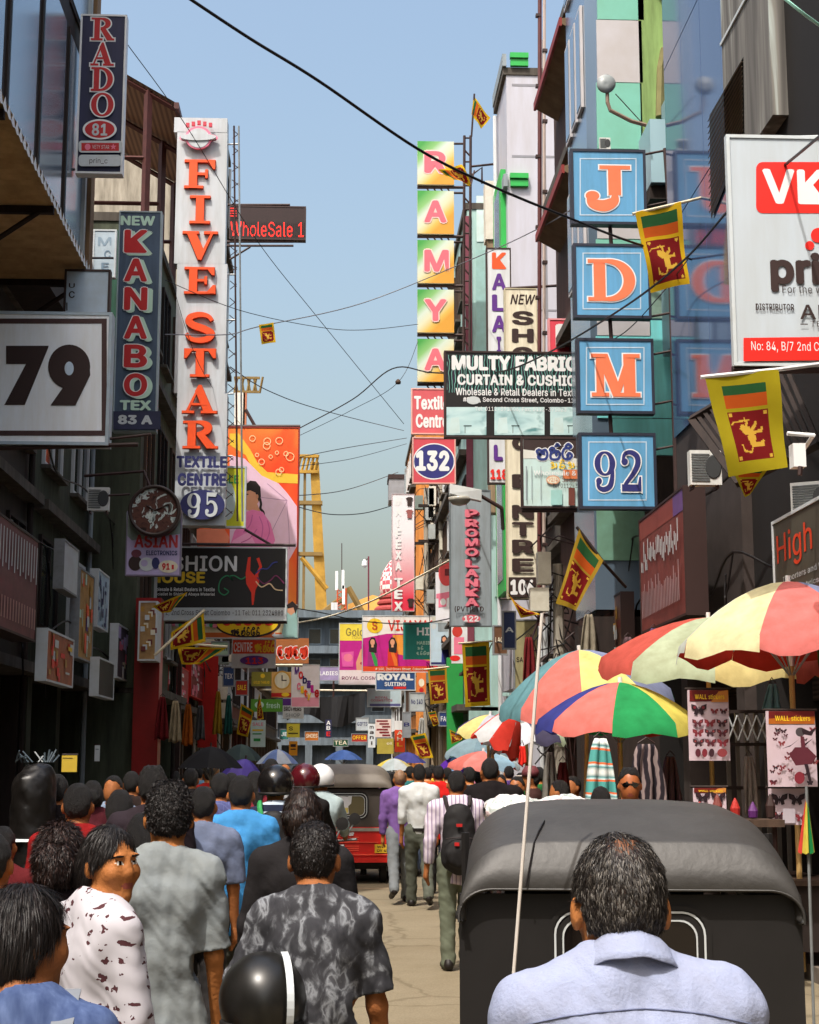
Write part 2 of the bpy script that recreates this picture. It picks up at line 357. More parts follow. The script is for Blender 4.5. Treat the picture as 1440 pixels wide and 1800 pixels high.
m1_ = nt.nodes.new('ShaderNodeMixRGB'); m1_.blend_type = 'MULTIPLY'; m1_.inputs[0].default_value = 1; nt.links.new(base, m1_.inputs[1]); nt.links.new(cr_.outputs[0], m1_.inputs[2]); m2_ = nt.nodes.new('ShaderNodeMixRGB'); m2_.blend_type = 'MULTIPLY'; m2_.inputs[0].default_value = .8; nt.links.new(m1_.outputs[0], m2_.inputs[1]); nt.links.new(c2_.outputs[0], m2_.inputs[2]); nt.links.new(m2_.outputs[0], pb.inputs['Base Color'])
m = MB(); N = 60
m.quad((-400, -30, 0), (400, -30, 0), (400, 900, 0), (-400, 900, 0), M('8d806a', .95, .2, .2)); tag(m.build('ground'), None, None, kind='structure')
m = MB(); m.quad((-4.2, -20, .004), (3.9, -20, .004), (3.9, 118, .004), (-4.2, 118, .004), ROAD)
tag(m.build('road'), None, None, kind='structure')
for nm, x0, x1 in (('pavement', -5.6, -4.2), ('pavement', 3.9, 5.6)):
    m = MB(); m.box(x0, -20, -.05, x1, 116, .13, M('7d736a', .9, .3, 1.5, bump=.3)); tag(m.build(nm), None, None, kind='structure')
m = MB()
for i in range(14):
    y = 6+i*2.3+random.random(); x = random.uniform(-1, 2.5); w = random.uniform(.3, 1.2)
    m.quad((x-w, y, .008), (x+w, y+random.uniform(-.1, .1), .008), (x+w*.9, y+.25, .008), (x-w*.8, y+.3, .008), M('8a7a62', .9, .3, 2))
tag(m.build('road_patches'), None, None, kind='structure')
# ================================================================= facades
BLUEGL = glass_mat('7f93a6', .2, .55, 'blue_glass', 1.); DKGL = glass_mat('1c2226', .08, 0, 'dark_glass', .9); MIRR = glass_mat('475a80', .09, .15, 'mirror_glass', .4)
BROWN = M('4a382c', .8, .4, 1.5, streak=True); DBROWN = M('2c201b', .8, .4, 2, streak=True); CONC = M('aaa294', .9, .45, 1.1, streak=True, bump=.2); DCONC = M('57514a', .9, .5, 1.1, streak=True, bump=.2)
MOSS = M('3b4032', .9, .5, 1.5, streak=True); GREENW = M('8fae6a', .85, .3, 1.2, streak=True); TEALP = M('7fc2b0', .4, .1, .8); GREYPAN = M('c3c0c4', .4, .1, .8); WHITEPAN = M('c0c0cc', .45, .08, .8, streak=True)
SHUT = ramp_mat('roller_shutter', [(.35, '2a221e'), (.6, '4a3e36')], 'wave', (1, 1, 1), 6, 1, .6, 0, .2, .4)
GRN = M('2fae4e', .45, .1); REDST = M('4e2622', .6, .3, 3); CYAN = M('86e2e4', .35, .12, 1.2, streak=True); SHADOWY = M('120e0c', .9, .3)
def facade(label, side, x, y0, y1, h, wall, floors=3, gf=3.2, name='shop_building', depth=6, win=True, ledge=.35, glass=None, shop=True, wallmat2=None, wfrac=.55, pipe=True):
    """street building; side -1 left, +1 right. local frame: world"""
    e = thing(name, label, 'building', (x, y0, 0)); o = Vector((x, y0, 0)); s = side; L = y1-y0
    m = MB(); m.box(0, 0, gf if shop else 0, s*depth, L, h, wall)
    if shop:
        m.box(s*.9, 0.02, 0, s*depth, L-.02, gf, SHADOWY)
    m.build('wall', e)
    m = MB(); m.box(-s*.08, -.03, h, s*depth, L+.03, h+.18, DCONC); m.build('parapet', e)
    if ledge:
        fh = (h-gf)/floors
        for k in range(floors):
            m = MB(); z = gf+k*fh; m.box(-s*ledge*(1 if k == 0 else .7), .04, z-.09, s*.3, L-.04, z+.07, DCONC); m.build('ledge', e)
    if shop:
        n = max(1, round(L/3.2)); st = L/n
        for k in range(n+1):
            m = MB(); y = min(max(k*st, .2), L-.2); m.box(-s*.03, y-.18, 0, s*.9, y+.18, gf-.1, wallmat2 or wall); m.build('pillar', e)
        for k in range(n):
            m = MB()
            if random.random() < .45: m.box(s*.25, k*st+.24, 0.02, s*.3, (k+1)*st-.24, gf-.12, SHUT)
            else: m.box(s*.5, k*st+.24, gf-.75, s*.56, (k+1)*st-.24, gf-.12, SHUT); c_ = MB(); c_.box(s*.6, k*st+.3, .02, s*.85, (k+1)*st-.3, .85, DBROWN); c_.build('counter', e)
            m.build('shop_front', e)
    if win:
        fh = (h-gf)/floors; nw = max(1, round(L/2.2)); st = L/nw
        for k in range(floors):
            for j in range(nw):
                ya = j*st+st*(1-wfrac)/2; yb = ya+st*wfrac; z0 = gf+k*fh+fh*.3; z1 = gf+k*fh+fh*.82
                m = MB(); f = random.choice([DBROWN, WHITE, BROWN])
                for a in ((ya-.06, z0-.06, yb+.06, z0), (ya-.06, z1, yb+.06, z1+.06), (ya-.06, z0, ya, z1), (yb, z0, yb+.06, z1), ((ya+yb)/2-.02, z0, (ya+yb)/2+.02, z1)): m.box(-s*.06, a[0], a[1], s*.02, a[2], a[3], f)
                m.box(-s*.16, ya-.1, z0-.13, s*.02, yb+.1, z0-.065, DCONC)
                w = m.build('window', e); g = MB(); g.box(-s*.02, ya, z0, s*.02, yb, z1, glass or DKGL); g.build('pane', w)
    if not pipe: return e
    m = MB(); yy = L-.3; m.tube([(-s*.08, yy, .2), (-s*.08, yy, h-.2)], .05, random.choice([GREYP, DBROWN, WHITE]), 7); m.build('drainpipe', e)
    return e
# ---- left row
facade('long plain unseen building behind the viewer on the left', -1, -5.2, -26, .9, 12, BROWN, 3)  # carries the street on out of view, added to block sky light from behind
facade('long plain unseen building behind the viewer on the right', 1, 5.2, -26, .9, 12, BROWN, 3)  # unseen counterpart on the right, also added to cut the sky fill
facade('plain brown building nearest the viewer on the left with shuttered shops', -1, -4.95, 1, 13.9, 8.2, BROWN, 2)
e = facade('tall brown building with blue glass upper storey overhanging the street on the left', -1, -4.95, 14, 24.4, 8.6, DBROWN, 2)
m = MB(); m.box(.7, .0, 8.62, -5, 10.4, 17.5, DBROWN); m.build('overhang', e)
for j in range(5):
    for k in range(2):
        m = MB(); a = .35+j*2.02; m.box(.70, a, 9.3+k*4.1, .73, a+1.75, 13+k*4.1, DBROWN); w = m.build('window', e); g = MB(); g.box(.731, a+.08, 9.38+k*4.1, .745, a+1.67, 12.9+k*4.1, BLUEGL); g.build('pane', w)
m = MB(); m.box(.7, 10.05, 8.62, .86, 10.4, 17.5, M('8a6a4a', .8, .35, 2, streak=True)); m.box(.7, 9.85, 8.62, .8, 10.0, 17.5, M('a9b0b2', .5, .2)); m.build('corner_post', e)
facade('narrow mossy building with a dark stained front behind the number 79 sign', -1, -4.9, 24.42, 29.9, 11.2, MOSS, 3)
e = facade('building with a green painted end wall and a rooftop shed of red steel', -1, -3.95, 30, 36.9, 12.6, M('4a5040', .85, .5, 1.2, streak=True), 3)
m = MB(); m.box(-.1, -.02, 10.2, -2.6, -.005, 12.4, M('2c5a48', .8, .35, 1.5, streak=True)); m.build('painted_band', e)
m = MB()
m.quad((.42, 1, 15.6), (.42, 6.5, 15.6), (-3, 6.5, 17.6), (-3, 1, 17.6), ramp_mat('rusty_roof', [(.3, '5a3a2a'), (.7, '7e5a44')], 'wave', (1, 1, 1), 4)); m.box(.36, 1, 15.48, .46, 6.5, 15.62, REDST)
for y in (1.1, 3.8, 6.4):
    m.tube([(-.2, y, 12.6), (-.2, y, 15.9)], .09, REDST, 4); m.tube([(-2.6, y, 12.6), (-2.6, y, 17.3)], .09, REDST, 4); m.tube([(-.2, y, 14.4), (-2.6, y, 14.4)], .05, REDST, 4); m.tube([(.4, y, 15.5), (-3, y, 17.5)], .06, REDST, 4)
m.build('rooftop_shed', e)
facade('low cluttered building with brown walls behind the black dancer sign', -1, -4.3, 37, 45.9, 11.5, M('4a3d34', .85, .4, 1.2, streak=True), 3)
facade('tall weathered concrete building with a bare streaked top on the left', -1, -3.85, 46, 49.5, 21.6, CONC, 5)
facade('stained two storey building beyond the tall concrete one on the left', -1, -3.95, 49.6, 56, 9, M('6a5a4a', .85, .4, 1.2, streak=True), 2)
facade('red fronted low building on the left near the orange billboard', -1, -4.3, 56.1, 72, 9.5, M('6a342c', .85, .35, 1.2, streak=True), 2)
facade('distant tan building at the far left end of the street', -1, -4.2, 72.2, 104, 8.5, M('6a5e50', .85, .35, 1.2, streak=True), 2)
# corrugated canopy
t = thing('canopy', 'wide flat corrugated canopy over the pavement above the number 79 sign', 'canopy', (-4.95, 13, 8.45))
m = MB(); CORR = M('c4a67c', .7, .35, 2)
for i in range(100):
    y = i*.08; zz = .045 if i % 2 else 0
    m.quad((0, y, zz), (1.47, y, zz), (1.47, y+.08, .045-zz), (0, y+.08, .045-zz), CORR)
m.quad((0, 0, .07), (1.47, 0, .07), (1.47, 8, .07), (0, 8, .07), CORR); m.build('roof_sheet', t)
m = MB()
for i in range(41): y = i*.2; m.quad((1.475, y, -.03), (1.475, y+.1, -.06), (1.475, y+.2, -.03), (1.475, y+.1, .1), WPAINT)
m.build('trim', t)
for y in (2.2, 5.0, 7.9):
    m = MB(); m.box(0, y-.04, -.1, 1.45, y+.04, -.01, DBROWN); m.tube([(0, y, -1.0), (1.3, y, -.06)], .035, DBROWN, 5); m.build('bracket', t)
# ---- right row
facade('plain dark building nearest the viewer on the right', 1, 5.0, 1, 12.9, 8.2, DBROWN, 2)
e = facade('dark fronted building with a streaked grey stone corner column behind the VK board'.replace('VK', 'red and white'), 1, 4.75, 13, 17.3, 16, M('171210', .8, .3, 2), 3, glass=DKGL, win=False, ledge=0, pipe=False)
STONE = ramp_mat('streaked_stone', [(.3, '4a4744'), (.5, '6d6a66'), (.62, '85827c'), (.7, 'b0b8b4')], 'noise', (3, 3, .22), 1.4, 7, .8, .6)
m = MB(); m.box(-.17, 2.3, 8.6, .3, 4.28, 16, STONE); m.build('corner_column', e)
m = MB(); m.box(-.19, 2.3, 10.35, .3, 4.29, 10.39, SILV); m.build('joint_strip', e)
e = facade('glass building whose dark blue mirror front reflects the blue letter boxes', 1, 4.63, 17.32, 20.6, 16.5, M('3d3431', .8, .3, 2), 4, gf=3.4, win=False, ledge=0, pipe=False)
for k in range(4):
    for j in range(3):
        m = MB(); z = 6.2+k*2.45+(.5 if k else 0); z1 = 6.2+(k+1)*2.45+.5-.02; y = .03+j*1.085; m.box(-.03, y, z, .0, y+1.07, z1, MIRR); m.build('glass_panel', e)
m = MB(); ga = lambda px, py: (lambda d: Vector((0, 0, CZ))+d*(4.58/d.x))(_F*FPX+_R*(px-720)+_U*(900-py))-Vector((4.63, 17.32, 0))
A, B, C_, D_ = ga(1247, 203), ga(1307, 100), ga(1309, 245), ga(1250, 385)
m.quad(A, B, C_, D_, BLACK)
for k in range(1, 17):
    f = k/17; a = A.lerp(D_, f); b = B.lerp(C_, f); m.tube([a+Vector((-.02, 0, 0)), b+Vector((-.02, 0, 0))], .006, M('8a7a6a', .5, .2), 4)
m.build('louvre', e)
e = facade('narrow building of teal and grey panels with a green painted wall on the right', 1, 3.77, 22.4, 24.3, 17, BLUEGL, 4, gf=4, win=False, ledge=0, wallmat2=DBROWN, pipe=False)
def panel_on(e, px0, py0, px1, py1, Y, mat, th=.03, name='wall_panel'):
    o = Vector(e.location); a = P(px0, py1, Y)-o; b = P(px1, py0, Y)-o; m = MB(); m.box(a.x, a.y-th, a.z, b.x, a.y, b.z, mat); return m.build(name, e)
for r, mt in (((1050, -140, 1127, 35), TEALP), ((1050, 38, 1127, 145), GREYPAN), ((1050, 148, 1127, 262), TEALP), ((1050, 265, 1127, 420), GREYPAN), ((1050, 423, 1127, 560), TEALP), ((1129, -140, 1230, 330), GREENW), ((1129, 333, 1230, 560), M('8aa79a', .8, .3)), ((1050, 563, 1143, 590), GREYPAN), ((1050, 593, 1143, 735), CYAN), ((1146, 565, 1225, 735), CYAN), ((1075, 738, 1225, 800), CYAN), ((1050, 803, 1130, 985), M('6f9a86', .6, .2)), ((1136, 803, 1230, 985), DBROWN)): panel_on(e, *r, 22.4, mt)
m = MB(); m.tube([P(1160, -20, 22.33)-Vector(e.location)]+[P(x, y, 22.33)-Vector(e.location) for x, y in ((1205, 62), (1185, 70), (1168, 88), (1162, 120), (1160, 205))][0:], .07, M('8a8458', .85, .3), 6); m.build('stain_pipe', e)
for j in range(3):
    for z in (9.3, 11.9, 14.3):
        m = MB(); m.box(-.05, .15+j*.58, z, -.005, .6+j*.58, z+1.7, GREYPAN); w = m.build('window', e); g = MB(); g.box(-.06, .2+j*.58, z+.06, -.052, .55+j*.58, z+1.64, BLUEGL); g.build('pane', w)
TILE = ramp_mat('mosaic_tile', [(.0, '7a96a4'), (.02, '7a96a4'), (.2, 'aacad4'), (1, 'a0c0cc')], 'brick', (1, 1, 1), 9, 2, .4)
t = thing('stair_block', 'stepped block clad in small pale blue tiles beside the mirror glass front', 'wall', P(1145, 320, 21.4))
m = MB(); o = Vector(t.location)
for r in ((1145, 210, 1215, 320), (1185, 146, 1215, 210), (1187, 320, 1215, 600)):
    a = P(r[0], r[3], 21.4)-o; b = P(r[2], r[1], 21.4)-o; m.box(a.x, .0, a.z, b.x, .85, b.z-.004, TILE)
m.build('tiled_wall', t); m = MB(); a = P(1145, 322, 21.4)-o; m.box(a.x, .1, a.z-.2, a.x+.35, .8, a.z, DBROWN); m.build('soffit', t)
e = facade('brown building with two red-edged sloping eaves high over the street', 1, 4.15, 24.45, 28.5, 15.5, M('4a3028', .8, .3, 1.5, streak=True), 4, pipe=False, win=False)
for z in (14.25, 11.6):
    m = MB(); SOFF = M('7d6a52', .85, .35, 1.5); m.add([(-.42, 0, z), (-.42, 3.5, z), (.2, 3.5, z-.35), (.2, 0, z-.35), (-.42, 0, z+.1), (-.42, 3.5, z+.1), (.2, 3.5, z+.3), (.2, 0, z+.3)], [(0, 1, 2, 3), (7, 6, 5, 4), (0, 3, 7, 4), (1, 5, 6, 2), (3, 2, 6, 7)], SOFF); m.box(-.47, 0, z-.03, -.42, 3.5, z+.12, M('8c2a28', .6, .2)); m.build('eave', e)
facade('low grey building in shade between the brown eaves and the white tower', 1, 4.5, 28.55, 33.9, 9, DCONC, 2)
e = facade('white panelled tower with bright green bands and window frames', 1, 3.84, 34, 36.2, 17.8, WHITEPAN, 5, gf=3.4, win=False, ledge=0)
for x in (956,): panel_on(e, x-1, 70, x+.5, 560, 34, M('8a8a92', .5, .1), .004, 'joint')
for y in (150, 275, 545, 640): panel_on(e, 900, y, 1040, y+1.5, 34, M('8a8a92', .5, .1), .005, 'joint')
for y in (97, 308):
    panel_on(e, 896, y, 928, y+8, 34, GRN, .14, 'green_band'); panel_on(e, 897, y+11, 928, y+21, 34, GRN, .1, 'green_band')
    z = P(900, y+22, 34).z; m = MB(); m.box(-.1, -.1, z, -.004, 2.25, z+.3, GREYP); m.build('street_band', e)
for z0, z1 in ((12.2, 15.6), (9.2, 11.6), (5.6, 8.8)):
    m = MB(); m.box(-.12, .35, z0, -.003, 2.15, z1, GRN); w = m.build('window', e); g = MB(); g.box(-.13, .7, z0+.3, -.121, 1.8, z1-.3, BLUEGL); g.build('pane', w)
t = thing('pillar', 'slim white pillar on a brown base beside the white panelled tower', 'pillar', P(854, 420, 37)); o = Vector(t.location); m = MB(); b = P(884, 318, 37)-o; m.box(0, 0, 0, b.x, .5, b.z, M('dcd8cc', .7, .2)); b2 = P(854, 900, 37)-o; m.box(.05, .05, b2.z, b.x-.05, .5, 0, M('9a8468', .8, .3, streak=True)); m.build('shaft', t)
e = facade('slim pale teal building with maroon edging right of the green and yellow letter column', 1, 3.4, 40, 45.9, 16.7, M('a9cbc6', .6, .2, 1, streak=True), 4)
m = MB(); m.box(-.06, -.03, 4, .12, .0, 16.5, M('7a3a4a', .6, .2)); m.build('edge_strip', e)
panel_on(e, 838, 345, 870, 425, 40, M('c9dedc', .4, .1), .02); panel_on(e, 838, 440, 860, 640, 40, M('9ec4c0', .4, .15), .02)
facade('tan building crowded with meters and pipes under the red 132 sign', 1, 3.6, 46, 60, 12.5, M('b09c80', .85, .4, 1.2, streak=True), 4)
facade('dark low building behind the grey hanging sign', 1, 4.1, 60.1, 69.9, 10, M('6d5f52', .85, .4, 1.2, streak=True), 3)
e = facade('narrow orange building rising behind the red signs in the distance', 1, 3.5, 70, 80, 17.3, M('d0843c', .8, .25, 1, streak=True), 5)
facade('distant pale building at the far right end of the street', 1, 3.9, 80.2, 111, 10.5, M('a89a88', .85, .35, 1.2, streak=True), 3)
t = thing('tank_box', 'grey metal box hanging out from the orange building', 'box', P(684, 879, 85)); m = MB(); b = P(720, 834, 85)-Vector(t.location); m.box(0, 0, 0, b.x, 2, b.z-.25, M('8f8f94', .6, .2)); m.build('case', t); m = MB(); m.box(-.05, -.05, b.z-.25, b.x+.05, 2.05, b.z, DKBR); m.build('lid', t)
# ---- end of the street
GBL = M('66727c', .85, .25, .8, streak=True); GB2 = M('4e5862', .85, .3, .8, streak=True)
e = thing('office_building', 'blue-grey building of stacked ledges closing the end of the street', 'building', (-9, 113, 0)); m = MB(); m.box(0, 0, 0, 19, 10, 12.2, GB2); m.build('wall', e)
for z in (3.0, 4.6, 7.4, 9.6, 12.2):
    m = MB(); m.box(-.3, -1.1 if z > 5 else -.7, z, 19.3, 0.3, z+.55, GBL); m.build('ledge', e)
for x in range(12):
    for z in (5.4, 8.1, 10.3):
        m = MB(); m.box(.5+x*1.55, -.05, z, 1.5+x*1.55, -.003, z+1.2, GBL); w = m.build('window', e); g = MB(); g.box(.58+x*1.55, -.06, z+.08, 1.42+x*1.55, -.051, z+1.12, DKGL); g.build('pane', w)
for x in range(9):
    m = MB(); m.box(x*2.2, -.9, 0, .5+x*2.2, -.3, 3, GBL); m.build('pillar', e)
t = thing('tarpaulin', 'sagging black tarpaulin stretched across the far end of the street', 'tarpaulin', P(505, 1275, 82)); o = Vector(t.location); m = MB(); TA = M('1b1c20', .7, .3)
a, b = P(505, 1214, 82)-o, P(642, 1216, 82)-o; n = 14
for i in range(n):
    f0, f1 = i/n, (i+1)/n; zt = lambda f: a.z+(b.z-a.z)*f-.3*math.sin(math.pi*f); zb = lambda f: .25+.35*math.sin(math.pi*f*2.3); yy = lambda f: .3*math.sin(f*17)
    m.quad((a.x+(b.x-a.x)*f0, yy(f0), zb(f0)), (a.x+(b.x-a.x)*f1, yy(f1), zb(f1)), (a.x+(b.x-a.x)*f1, yy(f1)*.4, zt(f1)), (a.x+(b.x-a.x)*f0, yy(f0)*.4, zt(f0)), TA)
m.build('sheet', t); m = MB(); m.tube([a+Vector((-1.5, 0, .05)), b+Vector((1, 0, .05))], .05, CREAM); c = P(586, 1270, 82)-o; m.tube([c, c+Vector((0, 0, 2.2))], .06, IRON); m.build('pole', t)
# mosque dome
t = thing('mosque_tower', 'red and white chequered mosque dome peeping beside the tall red-white sign', 'mosque', (P(700, 1100, 160).x, 160, 0)); RW = ramp_mat('chequer_dome', [(.0, 'a8424a'), (.49, 'a8424a'), (.51, 'e4c8c4'), (1, 'e4c8c4')], 'noise'); nt = RW.node_tree
ck = nt.nodes.new('ShaderNodeTexChecker'); ck.inputs['Scale'].default_value = 2.2; ck.inputs[1].default_value = (*lin('b0505a'), 1); ck.inputs[2].default_value = (*lin('e6d0cc'), 1)
nt.links.new([n for n in nt.nodes if n.type == 'MAPPING'][0].outputs[0], ck.inputs[0]); nt.links.new(ck.outputs[0], nt.nodes['Principled BSDF'].inputs['Base Color'])
REDB = M('9c3f3e', .8, .2); z0 = P(700, 1050, 160).z
m = MB(); m.box(-1.9, -1.9, 0, 1.9, 1.9, z0-1.6, REDB); m.build('tower', t)
m = MB()
for z, r in ((z0-1.6, 2.5), (z0-.9, 2.2), (z0-.3, 2.1)): m.lathe([(r-.3, z), (r, z+.15), (r, z+.35), (r-.25, z+.6)], REDB, 24)
m.build('cornice', t); m = MB(); m.lathe([(1.75, z0), (1.95, z0+.8), (1.9, z0+1.7), (1.6, z0+2.7), (1.05, z0+3.6), (.5, z0+4.15), (.12, z0+4.5), (.05, z0+5.4)], RW, 32); m.build('dome', t, True)
# cranes
CY = M('b08a34', .7, .45, .25); CYD = M('7f683a', .7, .4, .25)
def lattice(m, a, b, w, mat, n=8, r=.18):
    a = Vector(a); b = Vector(b); d = (b-a).normalized(); u = d.cross(Vector((0, 1, 0))).normalized()*w/2; v = Vector((0, w/2, 0))
    cs = [u+v, u-v, -u-v, -u+v]
    for c in cs: m.tube([a+c, b+c], r, mat, 4)
    for i in range(n):
        p = a.lerp(b, i/n); q = a.lerp(b, (i+1)/n)
        for k in range(4): m.tube([p+cs[k], q+cs[(k+1) % 4]], r*.6, mat, 4)
t = thing('gantry_crane', 'tall yellow port crane standing behind the far rooftops', 'crane', (P(560, 1085, 260).x, 260, 0)); o = Vector(t.location)
q = lambda px, py, y=0: P(px, py, 260)-o+Vector((0, y, 0))
m = MB(); a, b = q(553, 812), q(581, 1090); m.add([(a.x-.75, 0, a.z), (a.x+.75, 0, a.z), (a.x+.75, 2, a.z), (a.x-.75, 2, a.z), (b.x-1.15, 0, 0), (b.x+1.15, 0, 0), (b.x+1.15, 2, 0), (b.x-1.15, 2, 0)], [(0, 1, 2, 3), (0, 4, 5, 1), (1, 5, 6, 2), (2, 6, 7, 3), (3, 7, 4, 0)], CY); m.build('leg', t)
m = MB(); a = q(536, 830); m.box(a.x-.22, 0, 0, a.x+.22, 1.0, a.z, CYD); m.build('leg', t)
m = MB(); a, b = q(500, 832), q(560, 800); m.box(a.x, -.6, a.z, b.x, .2, a.z+.5, CY); m.box(a.x, -.6, b.z-.5, b.x, .2, b.z, CY)
for i in range(8): x = a.x+(b.x-a.x)*i/8; m.tube([(x, -.2, a.z), (x+.7, -.2, b.z)], .22, CY, 4)
m.build('head_beam', t); m = MB()
for y in (885, 975): a, b = q(515, y+2), q(567, y-4); m.box(a.x, -.5, a.z, b.x, 1, b.z, CYD)
for y0, y1 in ((832, 890), (890, 980), (980, 1090)): lattice(m, q(515, y1), q(518, y0), 1.6, STEEL, 9, .12)
m.tube([q(530, 980), q(575, 1035)], .45, CY, 6); m.build('bracing', t)
t = thing('gantry_crane', 'yellow port crane head showing right beside the tall white sign', 'crane', (P(432, 1085, 262).x, 262, 0)); o = Vector(t.location); q = lambda px, py: P(px, py, 262)-o
m = MB(); a, b = q(412, 690), q(457, 662); m.box(a.x, 0, a.z, b.x, .4, a.z+.4, CYD); m.box(a.x, 0, b.z-.4, b.x, .4, b.z, CYD)
for i in range(9): x = a.x+(b.x-a.x)*i/8; m.tube([(x, .2, a.z), (x+.5*(-1)**i, .2, b.z)], .2, CYD, 4)
m.build('head_beam', t); m = MB(); a = q(422, 690); m.box(a.x-.9, 0, 0, a.x+.9, 1.6, a.z, M('d8d4cc', .6, .1)); m.build('leg', t); m = MB(); a = q(432, 690); m.box(a.x-.4, 0, 0, a.x+.2, 1, a.z, M('b06a4a', .6, .2)); m.tube([q(432, 720), q(450, 752)], .3, IRON, 5); m.build('brace', t)
t = thing('port_shed', 'big ochre roofed shed and slanted beams beyond the street end', 'building', (P(650, 1085, 240).x, 240, 0)); o = Vector(t.location); q = lambda px, py: P(px, py, 240)-o
m = MB(); a = q(610, 1078); b = q(700, 1046); m.prism([(a.x, 0), (b.x, 0), (b.x, b.z-1), (q(655, 1046).x, b.z), (q(612, 1062).x, q(612, 1062).z)], 0, 14, M('e0a95a', .7, .2, .1)); m.build('roof', t)
m = MB()
for c, d in (((612, 1035), (640, 1085)), ((606, 1040), (604, 1085)), ((600, 1055), (560, 1085))): m.tube([q(*c)+Vector((0, -2, 0)), q(*d)+Vector((0, -2, 0))], .5, CYD, 5)
m.build('beam', t)
t = thing('telecom_mast', 'orange lattice mast with white antenna panels above the far roofs', 'mast', P(601, 1085, 125)); o = Vector(t.location); q = lambda px, py: P(px, py, 125)-o
m = MB(); lattice(m, q(601, 1100), q(601, 1035), .7, M('c8562e', .6, .1), 6, .06); m.tube([q(601, 1035), q(601, 955)], .04, IRON); m.build('lattice', t)
for x, y in ((592, 1005), (603, 1003), (604, 1030)): m = MB(); a, b = q(x-2.5, y+33), q(x+2.5, y); m.box(a.x, -.4, a.z, b.x, -.15, b.z, WPAINT); m.build('antenna_panel', t)
m = MB(); a, b = q(582, 1082), q(594, 1060); m.box(a.x, -.4, a.z, b.x, .3, b.z, WHITE); m.build('cabinet', t)
t = thing('lamp_mast', 'thin dark red mast with a lamp standing above the far roofs', 'mast', P(648, 1090, 120)); o = Vector(t.location); m = MB(); m.tube([(0, 0, 0), P(648, 978, 120)-o], .07, M('6a2a3a', .6, .1)); m.tube([P(648, 982, 120)-o, P(641, 984, 120)-o], .05, IRON); m.build('pole', t); m = MB(); a = P(641, 992, 120)-o; m.lathe([(.05, .4), (.2, .2), (.22, -.1), (.05, -.3)], WPAINT, 10, a); m.build('lamp', t)
t = thing('pole', 'tall thin dark steel mast with small fittings right of the white tower', 'mast', P(950, 1100, 29.5)); o = Vector(t.location); m = MB()
for dx in (0, 8): m.tube([P(948+dx, 1100, 29.5)-o, P(949+dx, -30, 29.5)-o], .035 if dx else .045, M('5a2a2a', .6, .3) if not dx else M('b8a8a0', .5, .2))
for k in range(18): a = P(946+(k % 2)*12, 30+k*62, 29.5)-o; m.box(a.x-.05, -.05, a.z, a.x+.05, .05, a.z+.06, IRON)
m.build('shaft', t)
# ================================================================= sign boards
def sinhala(s, glyphs, x0, y0, x1, y1, mat, w=2.2):
    sh = {
     'm': [[(.1, .5), (.0, .3), (.2, .15), (.4, .3), (.35, .5), (.2, .55), (.35, .62), (.1, .75), (.3, .95), (.8, .95), (1, .6), (.85, .2), (.6, .25), (.6, .5), (.8, .5)]],
     'l': [[(.2, .35), (.05, .15), (.3, 0), (.5, .2), (.3, .4), (.1, .6), (.2, .95), (.8, .95), (1, .55), (.8, .3), (.6, .5), (.75, .7)], [(.55, -.05), (.75, -.3), (.95, -.1)]],
     't': [[(.75, .1), (.3, .05), (.05, .45), (.2, .9), (.7, .95), (.95, .65), (.7, .45), (.5, .65), (.7, .75)], [(.3, -.05), (.6, -.3), (.9, -.1), (.7, .05)]],
     's': [[(.1, .6), (.05, .3), (.3, .2), (.4, .5), (.3, .8), (.15, .75), (.4, .98), (.7, .9), (.75, .4), (.6, .2), (.9, .1), (1, .5), (.9, .9)]],
     'e': [[(.7, .1), (.2, .15), (.1, .6), (.4, .75), (.6, .5), (.4, .35), (.3, .6), (.5, .98), (.9, .9)]],
     'n': [[(.1, .5), (.3, .25), (.45, .5), (.3, .7), (.1, .6), (.2, .95), (.8, .95), (.95, .5), (.7, .15), (.6, .4)], [(.7, .05), (.8, -.25), (1, -.15)]],
     'r': [[(.5, .1), (.25, .2), (.3, .5), (.7, .5), (.85, .75), (.5, .98), (.15, .8), (.3, .6)], [(.3, -.05), (.55, -.3), (.8, -.05)]],
     'd': [[(.15, .3), (.35, .1), (.55, .35), (.3, .55), (.6, .6), (.55, .9), (.15, .9)], [(.8, .2), (.95, .5), (.8, .9)]],
    }
    n = len(glyphs); st = (x1-x0)/n
    for i, g in enumerate(glyphs):
        for path in sh[g]: s.ring([(x0+(i+.08+a*.84)*st, y0+b*(y1-y0)) for a, b in smooth_path(path, 5)], w, mat, False)
def print_mat(name, cols, sx=3, sz=1.2, n=2.4, dist=1.5):
    k = len(cols); return ramp_mat(name, [(.28+.44*i/max(1, k-1), c) for i, c in enumerate(cols)], 'noise', (sx, sx, sz), n, 3, .6, dist)
# ---- RADO
s = Sign('shop_sign', 'tall dark navy sign with four white-edged red letters and the oval number 81', 'shop sign', (134, 28, 222, 303), 23.0, DKBLUE, .18, WPAINT, .03)
for ch, y0, y1 in (('R', 32, 71), ('A', 76, 116), ('D', 120, 161), ('O', 165, 206)): s.serif(ch, 160, y0, 201, y1, KRED, WPAINT, 2.4)
s.ell(176, 229, 30, 18, WPAINT); s.ell(176, 229, 26, 15, KRED); s.text('81', 162, 219, 190, 240, SILV, .03)
s.rrect(139, 249, 216, 270, 6, SILV); s.rect(144, 253, 210, 267, KRED); s.ell(155, 260, 5, 5.5, PINK); s.text('VETY STAR', 163, 257, 193, 263, SILV)
s.poly([(200+6*math.sin(math.radians(36*i))*(1 if i % 2 == 0 else .4), 260-6*math.cos(math.radians(36*i))*(1 if i % 2 == 0 else .4)) for i in range(10)], PINK)
